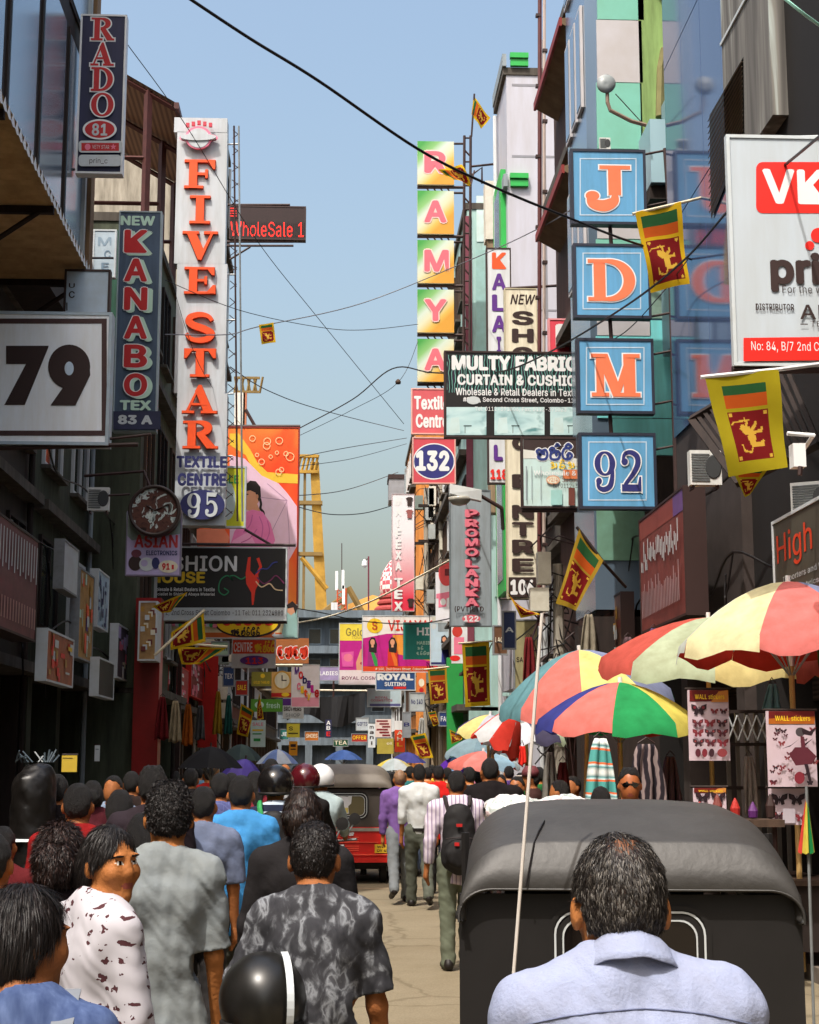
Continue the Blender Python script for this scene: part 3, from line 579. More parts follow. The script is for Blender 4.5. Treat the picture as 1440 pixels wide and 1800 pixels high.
s.rrect(139, 274, 214, 294, 6, SILV); s.text('prin_c', 158, 280, 190, 291, DKBR)
s.rod((12, 33), (134, 32), .02); s.rod((12, 78), (88, 34), .022); s.rod((56, 295), (134, 296), .02); s.done()
# ---- 79
s = Sign('shop_sign', 'big pale square sign with the black number 79 in a brown inner border', 'shop sign', (-30, 552, 195, 778), 19.0, M('f0f6fc', .5, .05, streak=True), .25, M('aebfcc', .5, .2), .04, side=M('3a2a25', .6, .2))
s.outline(-24, 560, 188, 766, 9, M('4a3230', .6, .25, 6))
s.poly([(11, 608), (86, 608), (85, 612), (44, 712), (8, 712), (46, 640), (11, 640)], DKBR)
s.ell(122, 645, 37, 39, DKBR); s.poly([(86, 640), (158, 640), (159, 660), (133, 713), (89, 713), (112, 680), (100, 676), (88, 662)], DKBR); s.ell(122, 648, 8, 12, M('c3d6e8', .5, .12, streak=True))
s.rod((-40, 788), (242, 780), .03, DKBR); s.rod((192, 770), (265, 762), .018); s.done()
# ---- NEW KANABO TEX
s = Sign('shop_sign', 'tall slate blue sign with pale-shadowed red letters, numbered 83 A', 'shop sign', (199, 373, 284, 757), 27.0, KBLUE, .2, M('9fb0b8', .5, .2), .025)
s.text('NEW', 212, 380, 273, 396, MINT, .04)
for i, c in enumerate('KANABO'):
    y = 403+i*50.6
    s.text(c, 220, y+2, 268, y+45, MINT, .05, dx=1.5, dy=1); s.text(c, 216, y, 262, y+43, WPAINT, .055); s.text(c, 218, y+1.5, 260, y+41.5, KRED, .032)
s.text('TEX', 211, 705, 267, 722, MINT, .05); s.rect(200, 724, 283, 756, KNAVY); s.text('83 A', 208, 731, 269, 747, SILV, .05)
s.rod((150, 752), (199, 748), .02); s.rod((142, 452), (199, 452), .02); s.done()
# ---- FIVE STAR
FST = M('c2c8ce', .5, .14, 1.0, streak=True)
s = Sign('shop_sign', 'very tall white sign with raised orange letters and the navy oval number 95', 'shop sign', (306, 208, 400, 924), 31.0, None, .4)
ys = [208, 233, 464, 692, 924]
for a, b in zip(ys[:-1], ys[1:]):
    x0, z0 = s.L(306, b); x1, z1 = s.L(400, a); s.panel(x0, z0+.012, x1, z1, FST, None)
Lx = [('F', 283, 332), ('I', 346, 394), ('V', 409, 458), ('E', 472, 518), ('S', 553, 602), ('T', 615, 664), ('A', 679, 728), ('R', 742, 790)]
for c, y0, y1 in Lx: s.serif(c, 322, y0, 382, y1, ORG, M('a8401c', .5, .1), 1.0, ex=.055)
s.ell(350, 245, 34, 9, PINK); s.ell(350, 246, 23, 20, PINK, ex=.06); s.ell(350, 247, 19, 17, FST, ex=.07)
for k in (-14, -7, 0, 7, 14): s.ring([(350+k*1.1, 230), (350+k*1.6, 240), (350+k*.8, 262)], 1.2, PINK, False)
s.ell(350, 246, 31, 6, FST, ex=.09)
for k in range(5): s.rect(328+k*10, 220-2*(2-abs(k-2)), 334+k*10, 227-2*(2-abs(k-2)), M('c23a4a', .5, 0), ex=.05)
s.text('TEXTILE', 311, 804, 400, 824, NAVY, .05, ex=.04); s.text('CENTRE', 313, 834, 399, 856, NAVY, .05, ex=.04)
s.ell(357, 889, 39, 26, NAVY, ex=.05); s.serif('9', 328, 868, 356, 912, SILV, ex=.06); s.serif('5', 358, 868, 386, 910, SILV, ex=.06)
m = MB(); a = P(411, 218, 31)-s.o; b = P(417, 915, 31)-s.o
for dx in (0, .10): m.tube([(a.x+dx, .1, a.z), (b.x+dx, .1, b.z)], .022, STEEL if dx else IRON)
for i in range(46): z = b.z+(a.z-b.z)*(i+.5)/46; m.tube([(a.x-.02, .1, z), (a.x+.12, .1, z+.12*(-1)**i)], .009, IRON, 4)
for y in (250, 480, 560, 690, 800): z = P(411, y, 31).z-s.o.z; m.tube([(s.w, .12, z), (a.x+.1, .1, z)], .02, SILV)
m.build('mast', s.e); s.done()
# ---- scrolling LED board
s = Sign('scrolling_display', 'dark board of red lit words on steel bars over the street', 'display', (404, 364, 537, 419), 44, M('2a1414', .5, .2), .25, IRON, .04)
LED = M('ff2418', .5, 0, emit=1.1); LED2 = M('c81a14', .5, 0, emit=.5)
s.text('WholeSale 1', 405, 391, 534, 415, LED, .0)
for i in range(40): s.rect(405+i*3.3, 389, 406+i*3.3, 416, M('2a1414', .5, .2))
for k in range(4): s.rect(405, 366+k*4.5, 416, 368+k*4.5, LED2)
for y in (359, 424, 431): s.rod((398, y), (516 if y != 359 else 510, y), .035)
s.rod((404, 455), (440, 433), .03); s.done()
# ---- clock over ASIAN ELECTRONICS
s = Sign('shop_sign', 'small lilac sign numbered 91 under the rusted round clock', 'shop sign', (221, 900, 319, 1011), 25.0, LILAC, .12, M('7d7690', .5, .2), .02)
s.poly([(222, 901), (222, 940), (232, 950), (320, 938), (318, 901)], M('8b9b96', .6, .3))
s.text('ASIAN', 236, 940, 313, 963, M('c2343a', .5, .1), .03); s.text('ELECTRONICS', 257, 968, 312, 976, NAVY, .03)
for x, y, a, b, c in ((238, 990, 12, 13, DKBR), (240, 973, 9, 7, M('6a3040', .5, .1)), (258, 992, 13, 12, SILV), (254, 990, 6, 6, LILAC), (274, 990, 7, 10, NAVY)): s.ell(x, y, a, b, c)
s.ell(296, 996, 17, 11, CREAM); s.text('91', 285, 990, 299, 1002, KRED, .05); s.rect(302, 993, 306, 1001, KRED); s.rod((190, 870), (228, 868), .02); s.done()
c = P(272, 898, 24.8); t = thing('street_clock', 'rusted round hanging clock with a flaked brown and white face', 'clock', c)
R_ = 46*24.8/FPX; m = MB(); m.lathe([(R_*.86, -.02), (R_*.88, -.07), (R_*.97, -.08), (R_, -.05), (R_, .14), (R_*.9, .17), (0.001, .17)], M('3a2c28', .5, .3), 40, axis='y'); m.build('case', t, True)
m = MB(); m.lathe([(0.001, -.03), (R_*.87, -.03), (R_*.87, -.01)], ramp_mat('flaked_dial', [(.3, '241512'), (.42, '5b382e'), (.52, '4a2c26'), (.56, 'c8d2ce'), (.62, '7a8a86'), (.7, '3f2621')], 'noise', (1, 1, 1), 6, 5, .6, .8), 40, axis='y'); m.build('dial', t)
m = MB(); m.tube([(0, -.045, 0), (R_*.55, -.045, R_*.25)], .012, DKBR); m.tube([(0, -.05, 0), (-R_*.3, -.05, R_*.2)], .012, DKBR); m.build('hand', t)
m = MB(); m.tube([(-.1, .05, R_), (-.2, .1, R_+.25), (-1.2, .3, R_+.2)], .025, IRON); m.build('hanger', t)
# ---- FASHION HOUSE
s = Sign('shop_sign', 'wide black sign with a red dancer over a white address strip', 'shop sign', (256, 963, 504, 1089), 33, M('1a1312', .4, .2), .2, SILV, .03)
s.rect(256, 1068, 504, 1089, SILV); s.text('FASHION', 258, 977, 417, 1004, WPAINT, .02); s.text('HOUSE', 264, 1005, 361, 1025, YEL, .04)
s.text('Wholesale & Retail Dealers in Textile', 265, 1033, 378, 1039, WPAINT, .02); s.text('Specialist in Shirting Abaya Material', 265, 1042, 378, 1048, WPAINT, .02)
s.text('No 2, 2nd Cross Street Colombo -11 Tel: 011 2324880', 278, 1073, 498, 1083, DKBR, .0)
RD = M('e8361c', .5, .1); s.poly([(436, 980), (441, 979), (440, 1003), (448, 1012), (453, 1003), (456, 996), (451, 982), (456, 980), (461, 996), (454, 1010), (456, 1024), (449, 1038), (446, 1063), (443, 1064), (442, 1042), (433, 1026), (432, 1008)], RD)
for p, cmat in (([(450, 1008), (460, 1000), (470, 1000), (480, 990), (488, 988)], M('343a86', .5, 0)), ([(452, 1015), (464, 1026), (476, 1020), (486, 1012), (500, 1026)], M('7a2a5a', .5, 0)), ([(450, 1022), (460, 1032), (474, 1026), (484, 1036), (497, 1038)], M('e6c9a0', .5, 0)), ([(432, 1014), (424, 1018), (412, 1012), (404, 1014), (410, 1020), (400, 1012), (388, 1020), (385, 1038), (394, 1046), (402, 1040), (394, 1034)], M('2e8a5a', .5, 0))): s.ring(smooth_path(p, 5), 2.2, cmat, False)
s.rod((240, 955), (520, 958), .035); s.rod((430, 930), (478, 958), .03); s.rod((290, 1094), (505, 1094), .03); s.done()
# ---- yellow-green sign behind FIVE STAR
s = Sign('shop_sign', 'narrow yellow-green sign half hidden behind the tall white orange-lettered sign', 'shop sign', (372, 821, 432, 926), 34, M('d6d62a', .5, .12), .15, SILV, .04)
s.ell(400, 880, 14, 34, M('c8d8d8', .5, .1)); s.text('SALE', 380, 835, 420, 850, GREENB, .03); s.done()
# ---- hoarding with girl in pink
ORGR = ramp_mat('orange_print', [(.35, 'f04a20'), (.5, 'f4602c'), (.7, 'f8913e')], 'noise', (1, 1, .6), .8, 2, .6, .6)
s = Sign('billboard', 'tall orange billboard picturing a girl in pink with bubbles and a pale parasol', 'billboard', (345, 752, 526, 1092), 40, ORGR, .2, M('8a2a1c', .5, .1), .04)
PLP = M('ecc6dc', .5, .08); PKH = M('ee7fb8', .5, .08); YB = M('f6c83c', .5, .1)
s.poly([(404, 762), (420, 762), (440, 790), (452, 812), (470, 830), (524, 834), (524, 850), (472, 848), (450, 838), (432, 800), (404, 782)], YB)
s.poly([(404, 800), (430, 806), (460, 836), (490, 850), (506, 868), (522, 890), (522, 960), (508, 985), (506, 1088), (404, 1088)], PLP)
for p in ([(505, 880), (480, 930), (468, 965)], [(504, 880), (508, 930), (509, 965)], [(505, 880), (440, 872)], [(505, 880), (470, 850)]): s.ring(p, 1.1, M('b78aa8', .5, 0), False)
s.poly([(436, 888), (450, 880), (458, 900), (440, 912)], SKIN_AD); s.poly([(432, 862), (429, 874), (427, 880), (430, 884), (431, 892), (436, 898), (446, 894), (455, 882), (457, 864), (448, 852), (438, 854)], SKIN_AD); s.poly([(431, 864), (432, 852), (440, 845), (450, 846), (458, 856), (459, 874), (455, 882), (452, 874), (449, 866), (440, 862)], HAIRB); s.ell(452, 873, 2.6, 4.2, M('c98a68', .6, 0), 14); s.ring(smooth_path([(457, 876), (459, 886), (458, 894), (463, 900), (464, 906)], 4), 4.2, HAIRB, False); s.rect(432, 868, 437, 870, HAIRB); s.ring([(429, 887), (433, 888)], 1.4, M('b0404a', .5, 0), False)
s.poly([(432, 900), (444, 896), (462, 900), (476, 920), (484, 950), (478, 962), (404, 962), (412, 935), (422, 920)], PKH); s.poly([(438, 934), (410, 950), (404, 962), (450, 958)], M('f6a6cf', .5, .05))
for p in ([(456, 908), (462, 925), (460, 945)], [(470, 915), (474, 935), (466, 956)], [(444, 905), (440, 922), (428, 936)], [(452, 930), (440, 946), (424, 954)]): s.ring(smooth_path(p, 4), 1.8, M('d264a0', .5, .1), False)
s.poly([(346, 930), (395, 930), (404, 945), (400, 960), (346, 960)], M('f08a6a', .5, .1))
for x, y, r in ((444, 771, 5), (470, 776, 6), (469, 784, 6), (491, 775, 6), (487, 796, 3), (510, 803, 7), (503, 798, 4), (476, 803, 3), (460, 812, 5), (490, 830, 5), (495, 826, 4), (452, 800, 3)): s.ring([(x+r*math.cos(i*.45), y+r*math.sin(i*.45)) for i in range(14)], 1.3, M('f7cf9a', .5, 0))
s.rod((345, 749), (528, 749), .05); s.done()
# ---- sinhala yellow sign, woman picture
s = Sign('shop_sign', 'orange and yellow oval Sinhala sign just under the wide black dancer sign', 'shop sign', (284, 1086, 524, 1121), 36, M('d8c9a0', .6, .15), .15, SILV, .02)
s.rect(284, 1112, 524, 1121, M('c9632a', .5, .1)); s.ell(436, 1096, 58, 25, DKBR); s.ell(435, 1095, 54, 23, M('f2c51c', .5, .08)); sinhala(s, 'sersr', 390, 1087, 482, 1098, RED, 4.5); sinhala(s, 'senrtr', 406, 1106, 458, 1117, DKBR, 2.2)
for i in range(14): s.ell(300+i*6, 1096+(i*37 % 9), 4, 4, [GREENB, PINK, SILV][i % 3])
s.poly([(500, 1063), (523, 1063), (523, 1121), (494, 1121), (500, 1095)], M('9cc2bd', .5, .1)); s.poly([(506, 1063), (518, 1060), (521, 1074), (512, 1082), (505, 1076)], SKIN_AD); s.poly([(504, 1064), (514, 1057), (524, 1066), (520, 1080), (516, 1068), (506, 1070)], HAIRB)
s.poly([(478, 1117), (484, 1112), (484, 1115), (498, 1115), (498, 1121), (484, 1121), (484, 1122)], SILV); s.done()
# ---- CENTRE 113
s = Sign('shop_sign', 'white and red sign reading CENTRE with a purple oval 113', 'shop sign', (408, 1124, 484, 1173), 42, WHITE, .15, SILV, .03)
s.rect(408, 1124, 484, 1149, M('dc4a2a', .5, .1)); s.text('CENTRE', 411, 1129, 444, 1146, WPAINT, .02); sinhala(s, 'senrt', 448, 1131, 483, 1146, YEL, 2.0); s.ell(447, 1161, 25, 8.5, PURP); s.text('113', 432, 1156, 463, 1167, RED, .03); s.done()
s = Sign('shop_sign', 'brown sign with thick red Sinhala letters right of the 113 sign', 'shop sign', (484, 1122, 543, 1166), 47, M('a9673a', .5, .25), .15, None)
sinhala(s, 'eses', 487, 1136, 541, 1157, WPAINT, 6.5); sinhala(s, 'eses', 487, 1136, 541, 1157, M('d8381e', .5, .1), 4.2); s.rod((470, 1169), (532, 1169), .06, CREAM); s.done()
# ---- little ones at left far
def small(label, rect, Y, mat, items, frame=None, cat='shop sign'):
    s = Sign('shop_sign', label, cat, rect, Y, mat, .12, frame, .03)
    for it in items:
        if it[0] == 't': s.text(*it[1:6], it[6], it[7] if len(it) > 7 else .02)
        elif it[0] == 'r': s.rect(*it[1:])
        elif it[0] == 'e': s.ell(*it[1:])
        elif it[0] == 's': sinhala(s, *it[1:])
        elif it[0] == 'p': s.poly(*it[1:])
    return s.done()
small('small olive sign below the white and red 113 sign', (442, 1181, 477, 1206), 50, M('8a8434', .5, .15), [('e', 462, 1188, 4, 4, YEL), ('t', 'GOLD THREAD', 446, 1197, 474, 1202, YEL)])
small('sign picturing a round yellow-rimmed clock face', (477, 1181, 512, 1226), 50.5, M('e2b06a', .5, .1), [('e', 496, 1196, 16, 17, M('c9963c', .5, 0)), ('e', 496, 1196, 13, 14, CREAM), ('r', 495, 1187, 497, 1197, DKBR), ('r', 496, 1195, 504, 1197, DKBR), ('r', 477, 1218, 512, 1225, KRED), ('e', 502, 1221, 7, 3.5, YEL)])
s = Sign('shop_sign', 'white sign with slanted multicoloured letters above a pink foot', 'shop sign', (512, 1168, 562, 1243), 52, M('ece4e8', .5, .1), .12, SILV, .02)
s.rect(513, 1226, 562, 1242, M('e89ab0', .5, .1))
for i, ch in enumerate('Mobile'): s.text(ch, 518+i*7, 1172+i*8, 526+i*7, 1186+i*8, [PURP, RED, NAVY, PURP, MAG, KRED][i], .04)
for i, ch in enumerate('city'): s.text(ch, 522+i*6, 1200+i*6, 529+i*6, 1213+i*6, [PINK, YEL, ORG, YEL][i], .04)
s.done()
small('green sign left of the small white and purple sign', (441, 1229, 497, 1251), 53, M('5a9a34', .5, .15), [('e', 456, 1239, 8, 6, MINT), ('t', 'fresh', 468, 1235, 492, 1245, MINT)])
small('small white and purple sign above the far black tarpaulin', (497, 1227, 534, 1263), 54, WHITE, [('r', 497, 1228, 534, 1240, PURP), ('t', 'BROTHERS', 499, 1242, 530, 1250, DKBR, .03), ('t', 'SHOP', 502, 1254, 528, 1260, GREYP)])
small('pale blue paper notice board with coloured lines', (440, 1266, 467, 1313), 44, M('cfe6e6', .5, .1), [('t', 'SALE', 444, 1270, 463, 1276, PINK), ('r', 444, 1282, 463, 1285, YEL), ('r', 444, 1289, 460, 1291, GREENB), ('r', 446, 1298, 458, 1303, GREENB)])
small('pale board with faint letters behind the slate blue sign', (163, 405, 204, 486), 28.5, M('b9cad6', .5, .15), [('t', 'M', 172, 417, 196, 432, M('8fa4b4', .5, 0)), ('t', 'C', 183, 440, 195, 454, M('7c92a4', .5, 0)), ('t', 'E', 178, 462, 192, 474, M('7c92a4', .5, 0))], SILV)
small('pale board with small black marks behind the big number 79 sign', (113, 476, 193, 556), 20.2, M('b7c9d9', .5, .15), [('t', 'U', 121, 498, 132, 506, DKBR), ('t', 'C', 121, 512, 132, 524, DKBR), ('r', 117, 532, 119, 546, DKBR)], DKBR)
small('dark narrow sign hung across the end of the street with red and white letters', (572, 1265, 583, 1297), 70, M('2a2c50', .5, .1), [('t', 'A', 574, 1267, 581, 1274, WPAINT), ('t', 'B', 574, 1276, 581, 1283, WPAINT), ('t', 'E', 574, 1286, 581, 1294, RED)])
small('yellow paper sign with a phone number near the far end of the street', (504, 1272, 527, 1296), 58, M('e0d244', .5, .1), [('t', 'S', 508, 1277, 515, 1284, DKBR), ('r', 507, 1288, 524, 1290, DKBR)])
small('orange framed board low at the left near the far end of the street', (508, 1303, 523, 1328), 56, M('e39a22', .5, .1), [('r', 511, 1308, 520, 1313, DKBR), ('r', 511, 1316, 520, 1318, DKBR)])
# ================================================================= right-hand signs
s = Sign('shop_sign', 'huge white billboard with a red badge and red dots', 'billboard', (1293, 246, 1630, 640), 13, M('bcc6ce', .5, .06, .8, streak=True), .06, M('c8d0d4', .45, .1), .03, side=M('5a4038', .6, .2))
RB = M('ea2418', .5, .06); s.rrect(1329, 285, 1520, 375, 12, RB); s.text('VKS', 1342, 299, 1500, 359, WPAINT, .03)
for x, y, r in ((1423, 432, 8), (1438, 414, 13), (1452, 396, 6), (1460, 420, 9)): s.ell(x, y, r, r, RB)
s.text('price', 1355, 446, 1525, 513, DKBR, .04); s.text('For the whole family', 1375, 504, 1530, 519, DKBR); s.text('DISTRIBUTOR', 1328, 535, 1395, 546, DKBR, .02)
s.text('ARAN', 1406, 538, 1520, 562, DKBR, .01); s.rect(1406, 570, 1419, 572, DKBR); s.text('TEXTILES', 1424, 566, 1500, 575, DKBR)
s.poly([(1306, 595), (1630, 591), (1630, 632), (1306, 636)], RB); s.text('No: 84, B/7 2nd Cross Street, Colombo 11', 1320, 604, 1600, 620, WPAINT, .0)
s.rod((1290, 648), (1640, 644), .04, DKBR); s.rod((1360, 241), (1640, 236), .03, SILV); s.done()
# J D M 92
jd = Sign('shop_sign', 'stack of four sky blue square boxes with coral letters J D M and navy 92', 'shop sign', (1005, 265, 1150, 893), 21, None)
for rect, ch in (((1007, 266, 1132, 391), 'J'), ((1012, 432, 1140, 556), 'D'), ((1018, 598, 1146, 724), 'M'), ((1022, 764, 1150, 892), '92')):
    x0, z0 = jd.L(rect[0], rect[3]); x1, z1 = jd.L(rect[2], rect[1])
    mm = MB(); mm.box(x0, 0, z0, x1, .14, z1, M('2a2f45', .5, .2)); mm.m[2] = mm.mi(SKYB); b = mm.build('sign_box', jd.e)
    f = MB(); dkf = M('262b3c', .5, .2)
    for a in ((x0-.02, z1-.02, x1+.02, z1+.02), (x0-.02, z0-.02, x1+.02, z0+.02), (x0-.02, z0+.02, x0+.02, z1-.02), (x1-.02, z0+.02, x1+.02, z1-.02)): f.box(a[0], -.012, a[1], a[2], .15, a[3], dkf)
    f.build('frame', b)
    jd.let = MB(); jd.layer = 0; r0, r1, r2, r3 = rect
    jd.outline(r0+12, r1+12, r2-13, r3-12, 2.0, PALEB)
    if ch == '92':
        jd.serif('9', r0+21, r1+28, r0+62, r3-28, M('2b2d6e', .5, .1), WPAINT, 2.2); jd.serif('2', r0+66, r1+28, r0+108, r3-28, M('2b2d6e', .5, .1), WPAINT, 2.2)
    elif ch == 'J': jd.serif('J', r0+16, r1+26, r2-17, r3-26, CORAL, WPAINT, 2.4)
    else: jd.serif(ch, r0+22, r1+25, r2-22, r3-27, CORAL, WPAINT, 2.4)
    jd.let.build('lettering', b)
m = MB(); pl = lambda px, py, y=.13: tuple(P(px, py, 21)-jd.o+Vector((0, y, 0)))
m.tube([pl(1172, 255), pl(1180, 365)], .03, IRON); m.tube([pl(1180, 365), pl(1196, 960)], .045, IRON)
for ya, xa in ((258, 1133), (350, 1136), (438, 1140), (545, 1142), (612, 1146), (700, 1148), (780, 1150), (880, 1150)): m.tube([pl(xa, ya+8), pl(1180+(ya-365)*.027 if ya > 365 else 1174, ya)], .018, IRON)
for yy in (411, 577, 744): m.tube([pl(1075, yy-22), pl(1078, yy+22)], .03, IRON)
m.build('mounting_frame', jd.e)
# MULTY FABRICS
CURT = ramp_mat('curtain_print', [(.2, '0c1514'), (.45, '1c5a54'), (.6, '8fd0c0'), (.8, '2a2030')], 'wavex', (1, 1, 1), 3.2, 2, .5, 5)
s = Sign('shop_sign', 'wide green-black curtain sign with three pale room pictures', 'shop sign', (783, 621, 1045, 767), 25, BLACK, .15, DKBR, .03)
s.rect(786, 624, 1042, 700, CURT); s.rect(786, 690, 1042, 716, BLACK)
s.text('MULTY FABRICS', 794, 627, 1034, 651, WPAINT, .05); s.text('CURTAIN & CUSHION', 804, 660, 1027, 677, WPAINT, .04); s.text('Wholesale & Retail Dealers in Textile', 801, 684, 1022, 695, WPAINT, .02)
s.text('#92/4, Second Cross Street, Colombo-11.', 814, 700, 1012, 708, WPAINT, .02)
s.ell(832, 704, 12, 7, SILV)
PHOTO = print_mat('curtain_photo', ['7fa4a8', 'b0d0d2', 'c4dede', '5f9092'], 1, 2, 2.2, .5)
for a, b in ((785, 855), (869, 957), (967, 1042)): s.rect(a, 716, b, 765, PHOTO); s.poly([(a+4, 762), (a+8, 735), (a+22, 734), (a+24, 762)], M('c7dede', .6, .1)); s.rect(a+30, 748, a+44, 750, M('3c5050', .5, 0)); s.rect(a+32, 750, a+33, 762, M('3c5050', .5, 0))
s.text('Tel: 0112-391006, Fax: 0112-391023', 835, 717, 995, 724, WPAINT, .0); s.done()
s = Sign('shop_sign', 'Sinhala curtain shop sign with navy outlined letters left of the navy number 92', 'shop sign', (919, 771, 1052, 891), 24, M('c3dcda', .5, .12), .14, DKBR, .03)
s.poly([(920, 772), (1050, 772), (1050, 815), (985, 800), (920, 796)], M('3a2a28', .5, .2)); s.poly([(920, 790), (975, 797), (1050, 815), (1050, 830), (960, 806), (920, 806)], M('d9d9d2', .5, .1))
sinhala(s, 'mlt', 942, 787, 1008, 808, WPAINT, 8); sinhala(s, 'mlt', 942, 787, 1008, 808, M('2c3a7c', .5, .1), 4.5); sinhala(s, 'drdr', 965, 812, 1026, 824, YEL, 2.4)
s.rect(990, 826, 1050, 842, M('d87a4a', .5, .15)); s.text('Wholesale & Retail', 938, 828, 1050, 836, WPAINT, .01); s.ell(972, 844, 12, 8, M('d9a080', .5, .1)); s.ell(972, 844, 10, 6, CREAM); s.text('92/4', 964, 840, 980, 848, M('c86a4a', .5, 0)); s.text('Second', 988, 840, 1022, 848, M('7a5a50', .5, 0)); s.text('Tel 0112-391006', 971, 851, 1040, 858, DKBR)
s.rect(924, 820, 926, 880, GREYP); s.rect(934, 820, 935, 880, GREYP); s.rect(950, 820, 951, 880, GREYP); s.rect(968, 862, 988, 888, M('9ccac6', .5, .1)); s.rect(999, 858, 1010, 889, M('6e3a30', .5, .1)); s.rod((918, 897), (1190, 897), .03, DKBR); s.done()
# RAMYA
GY = bpy.data.materials.new('green_yellow_print'); GY.use_nodes = True; nt = GY.node_tree; b = nt.nodes['Principled BSDF']; b.inputs['Roughness'].default_value = .5
tc = nt.nodes.new('ShaderNodeTexCoord'); mp = nt.nodes.new('ShaderNodeMapping'); gr = nt.nodes.new('ShaderNodeTexGradient'); cr = nt.nodes.new('ShaderNodeValToRGB')
mp.inputs['Rotation'].default_value = (math.pi/2, 0, math.radians(0)); mp.vector_type = 'POINT'
vm = nt.nodes.new('ShaderNodeVectorMath'); vm.operation = 'DOT_PRODUCT'; vm.inputs[1].default_value = (.62, 0, -.62); nt.links.new(tc.outputs['Object'], vm.inputs[0])
ad = nt.nodes.new('ShaderNodeMath'); ad.operation = 'ADD'; ad.inputs[1].default_value = .72; nt.links.new(vm.outputs['Value'], ad.inputs[0]); nt.links.new(ad.outputs[0], cr.inputs[0])
e = cr.color_ramp.elements; e[0].position = .12; e[0].color = (*lin('3a963a'), 1); e[1].position = .95; e[1].color = (*lin('d2952c'), 1)
for p, c in ((.34, '80b46a'), (.5, 'c6d2c4'), (.66, 'd2cfae'), (.84, 'd8b050')): q = e.new(p); q.color = (*lin(c), 1)
nt.links.new(cr.outputs[0], b.inputs['Base Color'])
ra = Sign('shop_sign', 'column of five green and yellow square panels, each with a pink letter', 'shop sign', (733, 248, 799, 673), 38, None)
RP = M('df6878', .5, .08)
for i, ch in enumerate('RAMYA'):
    y0 = 249+i*86.8; y1 = y0+74.5; x0, z0 = ra.L(734, y1); x1, z1 = ra.L(798, y0)
    mm = MB(); mm.box(0, 0, 0, x1-x0, .14, z1-z0, CREAM); mm.m[2] = mm.mi(GY); b = mm.build('sign_box', ra.e, loc=(x0, 0, z0))
    ra.let = MB(); ra.text(ch, 744, y0+15, 787 if ch != 'M' else 791, y0+57, M('f0c8c0', .5, 0), .06); ra.text(ch, 746, y0+17, 785 if ch != 'M' else 789, y0+55, RP, .035)
    lo = ra.let.build('lettering', b, loc=(-x0, 0, -z0))
m = MB(); q = lambda px, py, y=.1: tuple(P(px, py, 38)-ra.o+Vector((0, y, 0)))
for x in (817, 828): m.tube([q(x, 236), q(x-2, 720)], .04, IRON)
for i in range(22): y = 240+i*21; m.tube([q(817, y), q(828, y+(12 if i % 2 else 0))], .025, IRON, 5)
for i in range(5):
    y = 250+i*86.8; m.tube([q(798, y), q(817, y)], .03, IRON); m.tube([q(734, y+77), q(817, y+77)], .04, IRON)
    for k in range(4): m.tube([q(750+k*12, y+77), q(756+k*12, y+86)], .02, IRON, 4)
m.tube([q(830, 290), q(887, 284)], .03, IRON); m.tube([q(830, 305), q(848, 292), q(848, 320)], .03, IRON); m.build('mast', ra.e)
small('pinkish red sign with two white words above the red 132 sign', (724, 684, 790, 762), 36, M('cf5a62', .5, .1), [('t', 'Textile', 728, 696, 790, 720, WPAINT, .04), ('t', 'Centre', 731, 728, 788, 752, WPAINT, .04)], M('e8b0a8', .5, .1))
small('red square sign with the white number 132 on a navy oval', (726, 770, 800, 849), 35.6, M('cf4c58', .5, .1), [('e', 763, 811, 37, 32, WPAINT), ('e', 763, 811, 35, 30, M('2f2f78', .5, .1)), ('t', '132', 731, 792, 790, 828, WPAINT, .05)], M('d8a8a0', .5, .1))
s = Sign('shop_sign', 'narrow white sign with an orange K over purple letters, numbered 118', 'shop sign', (859, 437, 897, 849), 33, WHITE, .15, DKBR, .03)
for i, ch in enumerate('KALAI'): s.text(ch, 865 if ch != 'I' else 873, 444+i*37, 890 if ch != 'I' else 881, 473+i*37, M('e2541e', .5, .1) if i == 0 else PURP, .035)
s.text('L', 868, 782, 884, 810, PURP, .06); s.text('118', 862, 825, 892, 843, RED, .05); s.done()
s = Sign('shop_sign', 'tall cream sign with wide brown letters and a dark 106 plate', 'shop sign', (893, 508, 943, 1052), 31, CREAM, .2, M('c8bfa0', .6, .2), .02)
s.text('NEW', 897, 518, 938, 535, DKBR, .02, shear=.08)
for ch, y in (('S', 547), ('H', 578), ('O', 610), ('E', 650), ('C', 690), ('C', 767), ('E', 858-24), ('N', 888), ('T', 918), ('R', 949), ('E', 982)):
    s.text(ch, 900, y, 938, y+24, DKBR, .04)
s.rect(894, 1015, 942, 1050, DKBR); s.text('106', 897, 1019, 939, 1046, WPAINT, .05); s.rod((890, 506), (1010, 499), .03); s.rod((880, 1052), (1000, 1054), .02); s.done()
s = Sign('shop_sign', 'bright pink-red sign with one big white R beside the blue D box', 'shop sign', (966, 562, 1033, 620), 27, M('e0485a', .5, .08), .14, M('e89aa0', .5, .1), .03)
s.text('R', 977, 570, 1024, 612, WPAINT, .05); s.done()
s = Sign('shop_sign', 'grey hanging sign with pink raised letters, numbered 122', 'shop sign', (792, 862, 862, 1100), 29, GREYP, .14, M('6d777d', .5, .2), .02)
PP = M('e4788c', .5, .08); PD = M('9c2f48', .5, .1)
for i, ch in enumerate('PROMO'): s.text(ch, 818, 896.5+i*17, 842, 911+i*17, PD, .06, ex=.02, dx=1, dy=1.5); s.text(ch, 817, 896+i*17, 840, 910+i*17, PP, .045, ex=.04)
for i, ch in enumerate('LANKA'): s.text(ch, 818, 984.5+i*17, 842, 999+i*17, PD, .06, ex=.02, dx=1, dy=1.5); s.text(ch, 817, 984+i*17, 840, 998+i*17, PP, .045, ex=.04)
